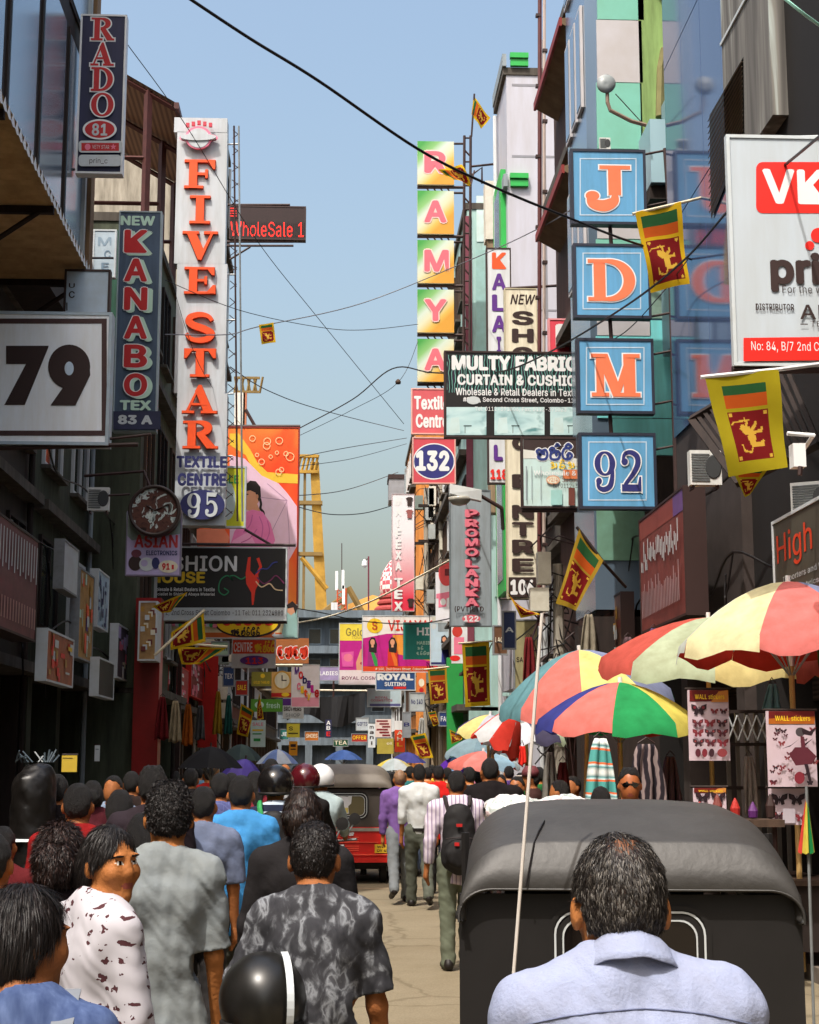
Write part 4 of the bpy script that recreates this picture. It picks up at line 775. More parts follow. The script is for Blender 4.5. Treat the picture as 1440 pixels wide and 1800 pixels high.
s.text('(PVT)LTD', 799, 1066, 850, 1077, DKBR, .02); s.ell(828, 1088, 16, 7, M('d4606e', .5, .1)); s.text('122', 815, 1083, 841, 1093, WPAINT, .03); s.done()
PW = ramp_mat('fading_pink', [(.0, 'ffffff'), (1, 'ffffff')]); nt = PW.node_tree
tcn = nt.nodes.new('ShaderNodeSeparateXYZ'); nt.links.new([n for n in nt.nodes if n.type == 'TEX_COORD'][0].outputs['Object'], tcn.inputs[0])
mr = nt.nodes.new('ShaderNodeMapRange'); mr.inputs['From Min'].default_value = .4; mr.inputs['From Max'].default_value = 2.6; nt.links.new(tcn.outputs['Z'], mr.inputs['Value'])
crn = [n for n in nt.nodes if n.type == 'VALTORGB'][0]; nt.links.new(mr.outputs[0], crn.inputs[0]); e = crn.color_ramp.elements; e[0].position = 0; e[0].color = (*lin('d8324a'), 1); e[1].position = 1; e[1].color = (*lin('e6e2e6'), 1)
s = Sign('shop_sign', 'tall sign fading from white to red, right of the mosque dome', 'shop sign', (689, 869, 728, 1074), 50, PW, .15, M('c8b0b4', .5, .1), .02)
for i, ch in enumerate('MAIFEXA'): s.text(ch, 695 if ch != 'I' else 698, 874+i*19, 706 if ch != 'I' else 702, 889+i*19, WPAINT, .05)
for i, ch in enumerate('TEX'): s.text(ch, 693, 1016+i*21, 708, 1032+i*21, WPAINT, .05)
for x, y, c in ((720, 880, DKBR), (720, 902, M('9a5a58', .5, .1)), (722, 1058, DKBR)): s.poly([(x-7, y-3), (x-3, y-6), (x+3, y-6), (x+7, y-3), (x+4, y), (x+4, y+9), (x-4, y+9), (x-4, y)], c)
s.done()
# VIJAYAS cluster
s = Sign('shop_sign', 'wide magenta sign with two women in saris and a yellow S disc', 'shop sign', (637, 1083, 771, 1181), 54, M('ece6e2', .5, .08), .15, SILV, .03)
s.poly([(638, 1122), (680, 1114), (770, 1114), (770, 1180), (638, 1180)], M('c21d86', .5, .1)); s.poly([(690, 1116), (770, 1116), (770, 1165), (700, 1150)], M('f09a3c', .5, .1)); s.rect(638, 1171, 770, 1181, M('de4a1e', .5, .1))
s.ell(659, 1100, 14, 13, YEL); s.text('S', 654, 1092, 664, 1108, M('c8561c', .5, 0), .04); s.text('VIJAYAS', 682, 1090, 766, 1109, M('d8301e', .5, .05), .02)
for cx, a, b in ((655, M('9c2a7a', .5, .1), GREENB), (690, M('d6381c', .5, .1), M('e8762a', .5, .1))):
    s.poly([(cx-9, 1171), (cx-8, 1142), (cx-5, 1136), (cx+5, 1136), (cx+9, 1146), (cx+10, 1171)], a); s.poly([(cx-6, 1137), (cx-2, 1136), (cx+8, 1160), (cx+9, 1171), (cx+4, 1171)], b)
    s.poly([(cx-6, 1146), (cx-7, 1128), (cx-2, 1120), (cx+4, 1121), (cx+8, 1132), (cx+7, 1148)], HAIRB); s.ell(cx, 1129, 4, 5.5, SKIN_AD, 16); s.rect(cx-2, 1134, cx+2, 1138, SKIN_AD)
s.text('# 100, 2nd Cross Street, Colombo', 660, 1174, 748, 1179, CREAM, .02); s.done()
small('teal green sign overlapping the sign of two women in saris', (709, 1094, 757, 1159), 51, M('1f8278', .5, .1), [('t', 'HI', 733, 1103, 755, 1117, WPAINT, .03), ('t', 'HABIB', 733, 1127, 756, 1133, MINT), ('s', 'dr', 733, 1137, 745, 1142, MINT, 1), ('s', 'erts', 732, 1146, 755, 1151, MINT, 1)])
small('pale blue sign with a woman in a dark blue sari beside the teal sign', (757, 1094, 791, 1169), 50.5, M('b9d0e0', .5, .1), [('e', 763, 1101, 4, 5, SILV), ('r', 770, 1095, 788, 1110, GREYP), ('p', [(776, 1166), (777, 1140), (781, 1132), (787, 1133), (789, 1150), (789, 1166)], M('343a86', .5, 0)), ('p', [(775, 1130), (776, 1119), (782, 1116), (787, 1122), (787, 1132)], HAIRB), ('e', 781, 1124, 3.4, 4.5, SKIN_AD, 14), ('r', 757, 1164, 791, 1169, NAVY)], SILV)
small('yellow and magenta sign with a smiling face', (596, 1096, 660, 1203), 58, M('c01e8a', .5, .1), [('r', 597, 1097, 660, 1126, M('efd84a', .5, .1)), ('t', 'Gold', 608, 1104, 640, 1118, M('8a7a3a', .5, 0)), ('t', 'TOUCH', 618, 1118, 644, 1123, M('c9b04a', .5, 0)), ('p', [(600, 1147), (622, 1145), (621, 1172), (602, 1172)], M('df5aa6', .5, .1)), ('e', 612, 1156, 8, 7, PINK), ('p', [(628, 1190), (626, 1165), (634, 1142), (646, 1132), (660, 1134), (660, 1190)], SKIN_AD), ('e', 637, 1166, 4, 2.6, M('a8283a', .5, 0)), ('r', 597, 1178, 660, 1203, M('e6d8dc', .5, .08)), ('t', 'ROYAL COSMETICS', 601, 1189, 690, 1195, M('7a2a50', .5, 0), .02)], SILV)
small('navy sign with bold white words below the two women in saris', (661, 1182, 730, 1213), 53, M('2c4f86', .5, .1), [('t', 'ROYAL', 663, 1184, 727, 1196, WPAINT, .06), ('t', 'SUITING', 676, 1199, 714, 1206, WPAINT, .03), ('r', 692, 1207, 714, 1211, RED)], SILV)
small('greyish white sign with thin pink words below the navy sign', (646, 1211, 705, 1242), 59, M('b9cdd6', .5, .1), [('t', 'ROYAL', 660, 1224, 682, 1228, M('b8506a', .5, 0)), ('t', 'COSMETICS', 652, 1229, 690, 1233, M('b8506a', .5, 0)), ('r', 650, 1237, 704, 1242, M('5a5a8c', .5, .1))], SILV)
small('orange narrow sign right of the navy sign with bold white words', (733, 1182, 749, 1220), 49, M('dd7a3c', .5, .15), [('e', 741, 1200, 5, 7, CREAM), ('e', 741, 1213, 4, 4, KRED)])
small('small white sign with a vertical row of red letters near the far end', (694, 1267, 712, 1322), 52, M('e24a22', .5, .1), [('r', 694, 1267, 712, 1283, WPAINT), ('t', 'A', 698, 1285, 708, 1292, CREAM), ('t', 'H', 698, 1295, 708, 1302, CREAM), ('t', 'L', 698, 1305, 708, 1312, YEL)])
small('narrow white vertical sign with dark script at the far end of the street', (647, 1272, 660, 1314), 66, M('d3dbe2', .5, .1), [('t', 'm', 650, 1276, 657, 1281, DKBR), ('t', 'a', 650, 1285, 657, 1290, DKBR), ('t', 'n', 650, 1294, 657, 1299, DKBR), ('t', 'i', 652, 1303, 655, 1309, DKBR)])
small('pale sign with rows of dark red words in the distance', (660, 1264, 688, 1296), 68, M('d9c8c4', .5, .1), [('r', 662+5*(k % 3), 1266+k*5, 682+2*(k % 3), 1269+k*5, M('7a2228', .5, .1)) for k in range(6)])
small('plain mustard board low in the distance', (663, 1298, 692, 1325), 64, M('b0a248', .5, .15), [('t', 'oil', 680, 1304, 690, 1309, CREAM)])
s = Sign('shop_sign', 'white banner with a pink telephone and red disc beside the grey hanging sign', 'banner', (766, 1006, 790, 1092), 37, M('e4e2ea', .6, .08), .03)
s.ell(785, 1008, 14, 22, M('dc4a4e', .5, .1)); s.rect(782, 1000, 790, 1012, M('6a1f24', .5, 0)); s.poly([(767, 1044), (790, 1040), (790, 1050), (785, 1052), (785, 1066), (771, 1068), (771, 1052), (767, 1052)], PINK); s.ell(779, 1058, 5, 6, WPAINT); s.done()
small('white sign with red oval low behind the hanging flag banner', (794, 1101, 824, 1166), 40, M('dfe2e4', .5, .1), [('e', 804, 1110, 9, 10, M('c83a30', .5, .1)), ('r', 798, 1120, 816, 1150, PINK), ('e', 800, 1157, 9, 5, RED)])
# ================================================================= implicit surfaces -> one continuous mesh
def _pts(F, sl): return F.gx[sl[0]][:, None, None], F.gy[sl[1]][None, :, None], F.gz[sl[2]][None, None, :]
class Field:
    def __init__(s, lo, hi, h):
        s.h = h; s.lo = np.array(lo, float); n = np.ceil((np.array(hi)-s.lo)/h).astype(int)+1
        s.gx, s.gy, s.gz = [(s.lo[i]+h*np.arange(n[i])).astype(np.float32) for i in range(3)]
        s.f = np.full(n, .5, np.float32)
    def sl(s, lo, hi): return tuple(slice(max(0, int((lo[i]-s.lo[i])/s.h)), min(s.f.shape[i], max(0, int((hi[i]-s.lo[i])/s.h)+2))) for i in range(3))
    def comb(s, sl, d, k, op):
        a = s.f[sl]
        if a.size == 0: return
        if op == 'u': h = np.maximum(k-np.abs(a-d), 0)/k; s.f[sl] = np.minimum(a, d)-h*h*k*.25
        elif op == 's': d = -d; h = np.maximum(k-np.abs(a-d), 0)/k; s.f[sl] = np.maximum(a, d)+h*h*k*.25
    def cone(s, a, b, ra, rb, k=.03, flat=1., op='u', ax=None):
        a = np.array(a, float); b = np.array(b, float); R = max(ra, rb)+.07; sl = s.sl(np.minimum(a, b)-R, np.maximum(a, b)+R); X, Y, Z = _pts(s, sl)
        ba = b-a; L2 = ba@ba+1e-9; px, py, pz = X-a[0], Y-a[1], Z-a[2]
        t = np.clip((px*ba[0]+py*ba[1]+pz*ba[2])/L2, 0, 1); px = px-t*ba[0]; py = py-t*ba[1]; pz = pz-t*ba[2]
        d = np.sqrt(px*px+(py/flat)**2+pz*pz)-(ra+(rb-ra)*t)
        s.comb(sl, (d*(.5+.5*flat)).astype(np.float32), k, op)
    def ell(s, c, r, R=None, k=.03, op='u'):
        c = np.array(c, float); r = np.array(r, float); m = r.max()+.06; sl = s.sl(c-m, c+m); X, Y, Z = _pts(s, sl)
        px, py, pz = X-c[0], Y-c[1], Z-c[2]
        if R is not None: px, py, pz = [R[0, i]*px+R[1, i]*py+R[2, i]*pz for i in range(3)]
        q = np.sqrt((px/r[0])**2+(py/r[1])**2+(pz/r[2])**2); q2 = np.sqrt((px/r[0]**2)**2+(py/r[1]**2)**2+(pz/r[2]**2)**2)+1e-6
        s.comb(sl, (q*(q-1)/q2).astype(np.float32), k, op)
    def all(s): return s.gx[:, None, None], s.gy[None, :, None], s.gz[None, None, :]
    def mesh(s, name):
        f = s.f; h = s.h; S = f < 0; n = np.array(f.shape)
        c = [S[i:n[0]-1+i, j:n[1]-1+j, k:n[2]-1+k] for i in (0, 1) for j in (0, 1) for k in (0, 1)]
        cnt = sum(x.astype(np.int8) for x in c); act = (cnt > 0) & (cnt < 8); ix = np.argwhere(act)
        if len(ix) == 0: me = bpy.data.meshes.new(name); return me
        idx = -np.ones(act.shape, np.int64); idx[act] = np.arange(len(ix))
        off = np.array([(i, j, k) for i in (0, 1) for j in (0, 1) for k in (0, 1)]); val = np.stack([f[ix[:, 0]+o[0], ix[:, 1]+o[1], ix[:, 2]+o[2]] for o in off], 1)
        acc = np.zeros((len(ix), 3)); num = np.zeros(len(ix))
        for a in range(8):
            for b in range(a+1, 8):
                if np.abs(off[a]-off[b]).sum() != 1: continue
                va, vb = val[:, a], val[:, b]; m = (va < 0) != (vb < 0); t = np.where(m, va/np.where(m, va-vb, 1), 0)
                acc += np.where(m[:, None], off[a]+t[:, None]*(off[b]-off[a]), 0); num += m
        v = s.lo+(ix+acc/num[:, None])*h; quads = []
        for ax in range(3):
            o1, o2 = [(1, 2), (2, 0), (0, 1)][ax]; sa = [slice(None)]*3; sb = [slice(None)]*3; sa[ax] = slice(0, -1); sb[ax] = slice(1, None)
            A, B = S[tuple(sa)], S[tuple(sb)]; e = np.argwhere(A != B); ok = (e[:, o1] > 0) & (e[:, o2] > 0) & (e[:, o1] < n[o1]-1) & (e[:, o2] < n[o2]-1); e = e[ok]
            fl = A[tuple(e.T)]; d1 = np.zeros(3, int); d1[o1] = 1; d2 = np.zeros(3, int); d2[o2] = 1
            q = np.stack([idx[tuple((e-d1-d2).T)], idx[tuple((e-d2).T)], idx[tuple(e.T)], idx[tuple((e-d1).T)]], 1); q[~fl] = q[~fl][:, ::-1]; quads.append(q)
        q = np.concatenate(quads); me = bpy.data.meshes.new(name)
        me.vertices.add(len(v)); me.vertices.foreach_set('co', v.ravel()); me.loops.add(len(q)*4); me.loops.foreach_set('vertex_index', q.ravel().astype(np.int32))
        me.polygons.add(len(q)); me.polygons.foreach_set('loop_start', np.arange(0, len(q)*4, 4, dtype=np.int32)); me.polygons.foreach_set('use_smooth', np.ones(len(q), bool)); me.update(calc_edges=True)
        return me
def rotm(pitch, yaw, roll=0): return np.array(Matrix.Rotation(yaw, 3, 'Z') @ Matrix.Rotation(-pitch, 3, 'X') @ Matrix.Rotation(roll, 3, 'Y'))
def noise3(X, Y, Z, f, ph=0.): return np.sin(X*f+1.7*np.sin(Y*f*.7+ph)+ph)*np.sin(Y*f*.9+1.3*np.sin(Z*f*.8+ph*2))+.6*np.sin(Z*f*1.9+2*np.sin(X*f*1.3+ph)+Y*f)*np.sin(X*f*1.6+Z*f*.5+ph)
SKIN = M('b4733f', .62, .18, 9, spec=.25, bump=.3); SKIN2 = M('9e6238', .62, .18, 9, spec=.25, bump=.3); SKIN3 = M('c08a5f', .55, .1, 6)
HAIR = M('14100e', .5, .4, 30, spec=.35, bump=1.); HAIRG = M('4a4542', .6, .35, 60, spec=.3); HAIRBR = M('33201a', .5, .3, 20, spec=.4)
EYEW = M('d8d0c4', .3, 0); IRIS = M('1a100c', .25, 0); LIP = M('8a4438', .5, 0); BROW = M('1c1210', .7, 0)
def joints(p):
    H = p.get('H', 1.66); s = H/1.68; w = p.get('w', 1.); J = {}; lean = p.get('lean', 0.); side = p.get('side', 0.)
    spine = np.array([math.sin(side), math.sin(lean)*math.cos(side), math.cos(lean)*math.cos(side)])
    th = p.get('legs', ((.16, .1), (-.12, .22)))          # (thigh fwd, knee bend) left, right
    J['s'] = s; J['spine'] = spine; pel = np.zeros(3); lo = 1e9
    for i, sd in enumerate((-1, 1)):
        a, kb = th[i]; sp = p.get('spread', .0)*sd; hip = np.array([sd*.088*s, 0, 0]); d1 = np.array([math.sin(sp), math.sin(a), -math.cos(a)]); d2 = np.array([math.sin(sp)*.4, math.sin(a-kb), -math.cos(a-kb)])
        kn = hip+d1*.425*s; an = kn+d2*.405*s; J['hip%d' % i], J['knee%d' % i], J['ank%d' % i] = hip, kn, an
        fp = (a-kb)*.6; J['toe%d' % i] = an+np.array([sd*.03, .17*math.cos(fp), .17*math.sin(fp)-.03])*s; lo = min(lo, an[2]-.075*s, J['toe%d' % i][2]-.04*s)
    J['pel'] = pel; nb = pel+spine*.53*s; J['neck'] = nb; hp = p.get('hp', .0); hy = p.get('hy', 0.); R = rotm(hp, hy, p.get('hr', 0)); J['R'] = R
    hu = spine*.6+np.array([0, 0, .4])+np.array([0, p.get('hf', .04)/.16, 0]); hu /= np.linalg.norm(hu); J['head'] = nb+hu*p.get('nk', .165)*s
    for i, sd in enumerate((-1, 1)):
        sh = nb-spine*.055*s+np.array([sd*.172*s*w, -.005, p.get('shrug', 0)]); sw, out, el = p.get('armL' if i == 0 else 'armR', (.05, .1, .15))[:3]
        d = np.array([sd*math.sin(out), math.sin(sw)*math.cos(out), -math.cos(sw)*math.cos(out)]); el_ = sh+d*.285*s; o2 = p.get('armL' if i == 0 else 'armR', (0, 0, 0, out*.4)); o2 = o2[3] if len(o2) > 3 else out*.4
        d2 = np.array([sd*math.sin(o2), math.sin(sw+el)*math.cos(o2), -math.cos(sw+el)*math.cos(o2)]); wr = el_+d2*.25*s
        J['sh%d' % i], J['el%d' % i], J['wr%d' % i], J['hd%d' % i] = sh, el_, wr, d2
    for k in J:
        if isinstance(J[k], np.ndarray) and J[k].shape == (3,) and k not in ('spine', 'hd0', 'hd1'): J[k] = J[k]+np.array([0, 0, -lo])
    return J
def hair_field(F, J, style, g=0.):
    s = J['s']; c = J['head']; R = J['R']; at = lambda *v: c+R@(np.array(v)*s)
    F.ell(at(0, -.010, .012), np.array([.0835, .104, .112])*s+g, R, .02)
    if style == 'curly':
        for i in range(110):
            a = i*2.4; z = .118-.17*(i/110); r = math.sqrt(max(.0, 1-(z/.135)**2))*.077
            F.ell(at(r*math.cos(a), -.015+r*1.1*math.sin(a), z), np.array([.0125]*3)*s, None, .008)
    if style in ('long', 'bun', 'ponytail'):
        F.ell(at(0, -.03, -.03), np.array([.086, .09, .11])*s, R, .03)
        if style == 'bun': 
            F.ell(at(-.02, -.125, -.02), np.array([.06, .05, .055])*s, R, .015)
            for i in range(14): a = i*.9; F.ell(at(-.02+.05*math.cos(a), -.135-.01*math.sin(3*a), -.02+.045*math.sin(a)), np.array([.022]*3)*s, None, .01)
        if style == 'long': F.cone(at(0, -.07, -.05), at(0, -.11, -.33), .075*s, .055*s, .05)
        if style == 'ponytail': F.cone(at(0, -.11, -.02), at(0, -.14, -.26), .035*s, .022*s, .03)
    X, Y, Z = F.all(); px, py, pz = X-c[0], Y-c[1], Z-c[2]; lx, ly, lz = [(R[0, i]*px+R[1, i]*py+R[2, i]*pz)/s for i in range(3)]
    nape = {'long': -.6, 'ponytail': -.35, 'bun': -.14}.get(style, -.074)
    fh = .022 if style in ('long', 'bun', 'ponytail') else .0; cut = np.maximum(nape+np.clip(ly+.07, 0, .2)*1.15, np.where(ly > (.0 if fh else .02), fh*1.5+(ly-(.0 if fh else .02))*.75-fh*40*np.abs(lx), -1)); 
    if style in ('long', 'bun', 'ponytail'): cut = np.where(ly < -.0, nape, cut)
    else: cut = np.where((np.abs(lx) > .058) & (ly > -.045), np.maximum(cut, .012), cut)
    cut = cut+.008*np.sin(lx*90)
    F.f = np.maximum(F.f, ((cut-lz)*s*.8).astype(np.float32)*1.0)
    F.f = F.f+(.0025*noise3(X, Y, Z, 90.)).astype(np.float32)
def blades(me, mat, n, ln, w, flow=.7, seed=1, dens=None, colmix=None, R=None, jit=.2):
    """short hair blades standing on a hair surface"""
    r = np.random.default_rng(seed); nv = len(me.vertices); v = np.zeros(nv*3); nn = np.zeros(nv*3); me.vertices.foreach_get('co', v); me.vertices.foreach_get('normal', nn); v = v.reshape(-1, 3); nn = nn.reshape(-1, 3)
    i = r.integers(0, nv, n)
    if dens is not None: i = i[r.random(n) < dens(v[i])]
    n = len(i); p = v[i]+r.normal(0, .002, (n, 3)); N = nn[i]; dn = np.array([0, -.25, -1.]); t = dn-(N@dn)[:, None]*N; t /= np.linalg.norm(t, axis=1)[:, None]+1e-6
    d = N*(1-flow)+t*flow+r.normal(0, jit, (n, 3)); d /= np.linalg.norm(d, axis=1)[:, None]; sd = np.cross(d, N+r.normal(0, .3, (n, 3))); sd /= np.linalg.norm(sd, axis=1)[:, None]+1e-6
    L = ln*r.uniform(.6, 1.3, n)[:, None]; mid = p+d*L*.55; tip = p+d*L+t*L*.2-N*L*.1
    vs = np.stack([p-sd*w, p+sd*w, mid+sd*w*.8, mid-sd*w*.8, tip], 1).reshape(-1, 3); b = np.arange(n)*5
    fs = [tuple(x) for x in np.stack([b, b+1, b+2, b+3], 1)]+[tuple(x) for x in np.stack([b+3, b+2, b+4], 1)]
    m2 = bpy.data.meshes.new('hair'); m2.from_pydata(vs.tolist(), [], fs)
    mats = [mat] if not colmix else colmix
    for q in mats: m2.materials.append(q)
    if colmix: k = r.integers(0, len(mats), n); m2.polygons.foreach_set('material_index', np.concatenate([k, k]).astype(np.int32))
    m2.update(); return m2
def merge_meshes(name, a, b):
    """join mesh b into a copy holding both (materials kept)"""
    va = [tuple(v.co) for v in a.vertices]; fa = [tuple(p.vertices) for p in a.polygons]; k = len(va); ma = [p.material_index for p in a.polygons]; na = len(a.materials)
    vb = [tuple(v.co) for v in b.vertices]; fb = [tuple(i+k for i in p.vertices) for p in b.polygons]; mb = [p.material_index+na for p in b.polygons]
    m = bpy.data.meshes.new(name); m.from_pydata(va+vb, [], fa+fb)
    for x in list(a.materials)+list(b.materials): m.materials.append(x)
    m.polygons.foreach_set('material_index', ma+mb); m.polygons.foreach_set('use_smooth', [True]*(len(ma))+[False]*len(mb)); m.update(); return m
def body_mesh(p, J, h):
    s = J['s']; w = p.get('w', 1.); fem = p.get('fem', 0); pts = np.array([v for k, v in J.items() if isinstance(v, np.ndarray) and v.shape == (3,) and k not in ('spine', 'hd0', 'hd1')])
    lo, hi = pts.min(0)-.24, pts.max(0)+.24; lo[2] = -.02; F = Field(lo, hi, h); sp = J['spine']; c = J['head']; R = J['R']; at = lambda *v: c+R@(np.array(v)*s)
    pel, nb = J['pel'], J['neck']
    F.cone(pel+sp*.02, pel+sp*.22*s, .125*s*w, .112*s*w, .04, .68); F.cone(pel+sp*.22*s, nb-sp*.13*s, .112*s*w, .135*s*w, .05, .66)
    for i in (0, 1):
        F.cone(nb+np.array([0, 0, .01]), J['sh%d' % i], .05*s, .05*s, .05); F.cone(J['sh%d' % i], J['el%d' % i], .046*s*w, .037*s*w, .03); F.cone(J['el%d' % i], J['wr%d' % i], .038*s*w, .025*s, .02)
        F.cone(J['hip%d' % i], J['knee%d' % i], .078*s*w, .05*s, .04); F.cone(J['knee%d' % i], J['ank%d' % i], .05*s, .035*s, .03); F.cone(J['ank%d' % i]-np.array([0, .03, .03])*s, J['toe%d' % i], .034*s, .028*s, .02)
        d = J['hd%d' % i]; wr = J['wr%d' % i]; sd = -1 if i == 0 else 1; pn = np.array([-sd, 0, 0.]); pn -= d*(pn@d); pn /= np.linalg.norm(pn); cr = np.cross(d, pn); cr = cr if cr[1] > 0 else -cr   # palm normal inward, thumb side forward
        F.cone(wr+d*.02*s, wr+d*.075*s+cr*.012*s, .023*s, .024*s, .015, 1); F.cone(wr+d*.03*s-cr*.012*s, wr+d*.075*s-cr*.02*s, .02*s, .018*s, .015)
        if h < .009:
            for q, (off, l1) in enumerate(((.03, .07), (.011, .08), (-.009, .075), (-.028, .058))):
                a = wr+d*.085*s+cr*off*s; b = a+(d*.8+pn*.35)*l1*.5*s; e = b+(d*.35+pn*.9)*l1*.5*s; F.cone(a, b, .0105*s, .0095*s, .006); F.cone(b, e, .0095*s, .008*s, .005)
            a = wr+d*.03*s+cr*.028*s; b = a+(d*.7+cr*.6+pn*.2)*.038*s; F.cone(a, b, .013*s, .011*s, .01); F.cone(b, b+(d*.9+pn*.5)*.03*s, .011*s, .009*s, .006)
        else: F.cone(wr+d*.075*s, wr+d*.14*s+pn*.03*s, .021*s, .016*s, .02); F.cone(wr+d*.03*s+cr*.025*s, wr+d*.08*s+cr*.035*s, .012*s, .01*s, .012)
    F.cone(nb-sp*.03, at(0, -.012, -.06), .056*s, .052*s, .04)
    F.ell(at(0, -.01, .012), np.array([.077, .097, .104])*s, R, .02); F.ell(at(0, .035, -.055), np.array([.056, .058, .068])*s, R, .05)
    for sd in (-1, 1): F.ell(at(sd*.082, -.008, -.018), np.array([.011, .02, .032])*s, R, .008)
    if h < .012:
        F.cone(at(0, .088, .010), at(0, .103, -.03), .008*s, .0115*s, .018)
        for sd in (-1, 1): F.ell(at(sd*.011, .095, -.034), np.array([.008, .011, .008])*s, R, .008); F.ell(at(sd*.032, .098, .006), np.array([.018, .014, .012])*s, R, .012, 's'); F.ell(at(sd*.032, .076, .005), np.array([.0145, .0145, .0125])*s, R, .004); F.ell(at(sd*.034, .085, .028), np.array([.024, .009, .006])*s, R, .012); F.ell(at(sd*.045, .07, -.03), np.array([.02, .018, .02])*s, R, .03)
        F.ell(at(0, .083, -.065), np.array([.022, .013, .006])*s, R, .008); F.ell(at(0, .082, -.075), np.array([.019, .013, .007])*s, R, .008); F.ell(at(0, .078, -.108), np.array([.02, .016, .018])*s, R, .03)
    me = F.mesh('person'); return me, F
def shirt_mesh(p, J, h):
    s = J['s']; w = p.get('w', 1.); sl = p.get('sleeve', .55); fat = p.get('fat', 1.); g = p.get('loose', .016); fem = p.get('fem', 0); F = Field(np.minimum(J['pel'], J['neck'])-.45-.25*(sl > .6), np.maximum(J['pel'], J['neck'])+np.array([.45, .45, .2])+.2*(sl > .6), h); sp = J['spine']; pel, nb = J['pel'], J['neck']
    hem = p.get('hem', -.12)*s
    F.cone(pel+sp*.0+np.array([0, 0, hem-.03]), pel+sp*.2*s, (.128+g+(.052 if hem < -.3 else .018 if hem < -.15 else 0))*s*fat, (.116+g)*s*fat, .05, .72); F.cone(pel+sp*.2*s, nb-sp*.14*s, (.116+g)*s*fat, (.138+g)*s*w, .06, .7); F.cone(nb-sp*.14*s+np.array([-.07, 0, 0])*s, nb-sp*.14*s+np.array([.07, 0, 0])*s, (.1+g*.5)*s, (.1+g*.5)*s, .06)
    if fem: 
        for sd in (-1, 1): F.ell(nb-sp*.2*s+np.array([sd*.075, .085, 0])*s, np.array([.07, .06, .075])*s, None, .05)
    for i in (0, 1):
        sh, el, wr = J['sh%d' % i], J['el%d' % i], J['wr%d' % i]
        F.cone(nb+sp*.005, sh, (.05+g)*s, (.052+g*.8)*s, .05)
        if sl <= .6: t = sl/.6; F.cone(sh, sh+(el-sh)*t, (.05+g)*s*w, (.048+g*1.5)*s*w, .03)
        else:
            F.cone(sh, el, (.05+g)*s*w, (.042+g)*s, .03); t = (sl-.6)/.4; F.cone(el, el+(wr-el)*t, (.042+g)*s, (.032+g*.8)*s, .02)
    X, Y, Z = F.all(); A = p.get('wr', .0045); ph = p.get('ph', 1.)
    fold = A*(noise3(X, Y*.5, Z*.45, 24., ph)+.5*noise3(X+.3*Z, Y*.6, Z*.8, 46., ph+2)+1.5*np.abs(np.sin(17*(X+.42*(Z-nb[2])*math.copysign(1, math.sin(ph)))+1.3*np.sin(6*Z+ph)))**3*np.clip((nb[2]-Z-.10)*5, 0, 1)-.5)
    F.f = (F.f+fold*(1-.4*np.clip((Z-nb[2]+.1)*6, 0, 1))).astype(np.float32)
    F.f = np.maximum(F.f, ((pel[2]+hem)-Z+.012*np.sin(X*14+ph)).astype(np.float32))
    for i in (0, 1):                                         # clean sleeve ends
        sh, el, wr = J['sh%d' % i], J['el%d' % i], J['wr%d' % i]
        a, b, t = (sh, el, sl/.6) if sl <= .6 else (el, wr, (sl-.6)/.4)
        q = a+(b-a)*t; d = (b-a)/np.linalg.norm(b-a); dd = (X-q[0])*d[0]+(Y-q[1])*d[1]+(Z-q[2])*d[2]; rr = np.sqrt((X-q[0])**2+(Y-q[1])**2+(Z-q[2])**2)
        near = np.abs((X-q[0]))+0*rr; side = (X-q[0])*(-1 if i == 0 else 1)
        F.f = np.where((rr < .13) & (side > -.075), np.maximum(F.f, dd.astype(np.float32)), F.f)
    if p.get('collar'):
        f0 = F.f.copy(); n1 = nb+np.array([0, -.005, .0]); cu = (J['head']+J['R']@(np.array([0, -.012, -.06])*s)-n1); cu = cu/np.linalg.norm(cu); X, Y, Z = F.all(); q = [a-b for a, b in zip((X, Y, Z), n1)]; tt = q[0]*cu[0]+q[1]*cu[1]+q[2]*cu[2]; rr = np.sqrt(np.maximum(sum(a*a for a in q)-tt*tt, 0)+1e-9)
        back = np.clip(.5-q[1]*6, 0, 1); ztop = (.050+.022*back)*s; R1 = (.080-.10*np.clip(tt, 0, .08))*s+.001; out_ = R1+(.010-.10*(tt-.02*s))*(tt < .03*s)*0
        shell = np.maximum(np.maximum(rr-R1, tt-ztop), -tt-.02); fold = np.maximum(np.maximum(rr-(R1+.009), np.abs(tt-(ztop-.022*s))-.022*s), 0*tt-1); col = np.minimum(shell, fold)
        col = np.maximum(col, (R1-.007*s-rr)*(tt > .012*s)-1.*(tt <= .012*s)); F.f = np.minimum(F.f, np.where(tt > -.02, col, 1).astype(np.float32)); hdp = J['head']; hole = np.maximum(rr-(R1-.008*s), -(tt-.0)); F.f = np.maximum(F.f, np.where(tt > .0, -hole, -1).astype(np.float32))
        # front V
    else:
        hd = J['head']+J['R']@np.array([0, 0, -.02]); F.cone(nb+np.array([0, .02, .028])*s, hd, (.066 if not fem else .078)*s, .075*s, .01, 1, 's')
    return F.mesh('shirt')
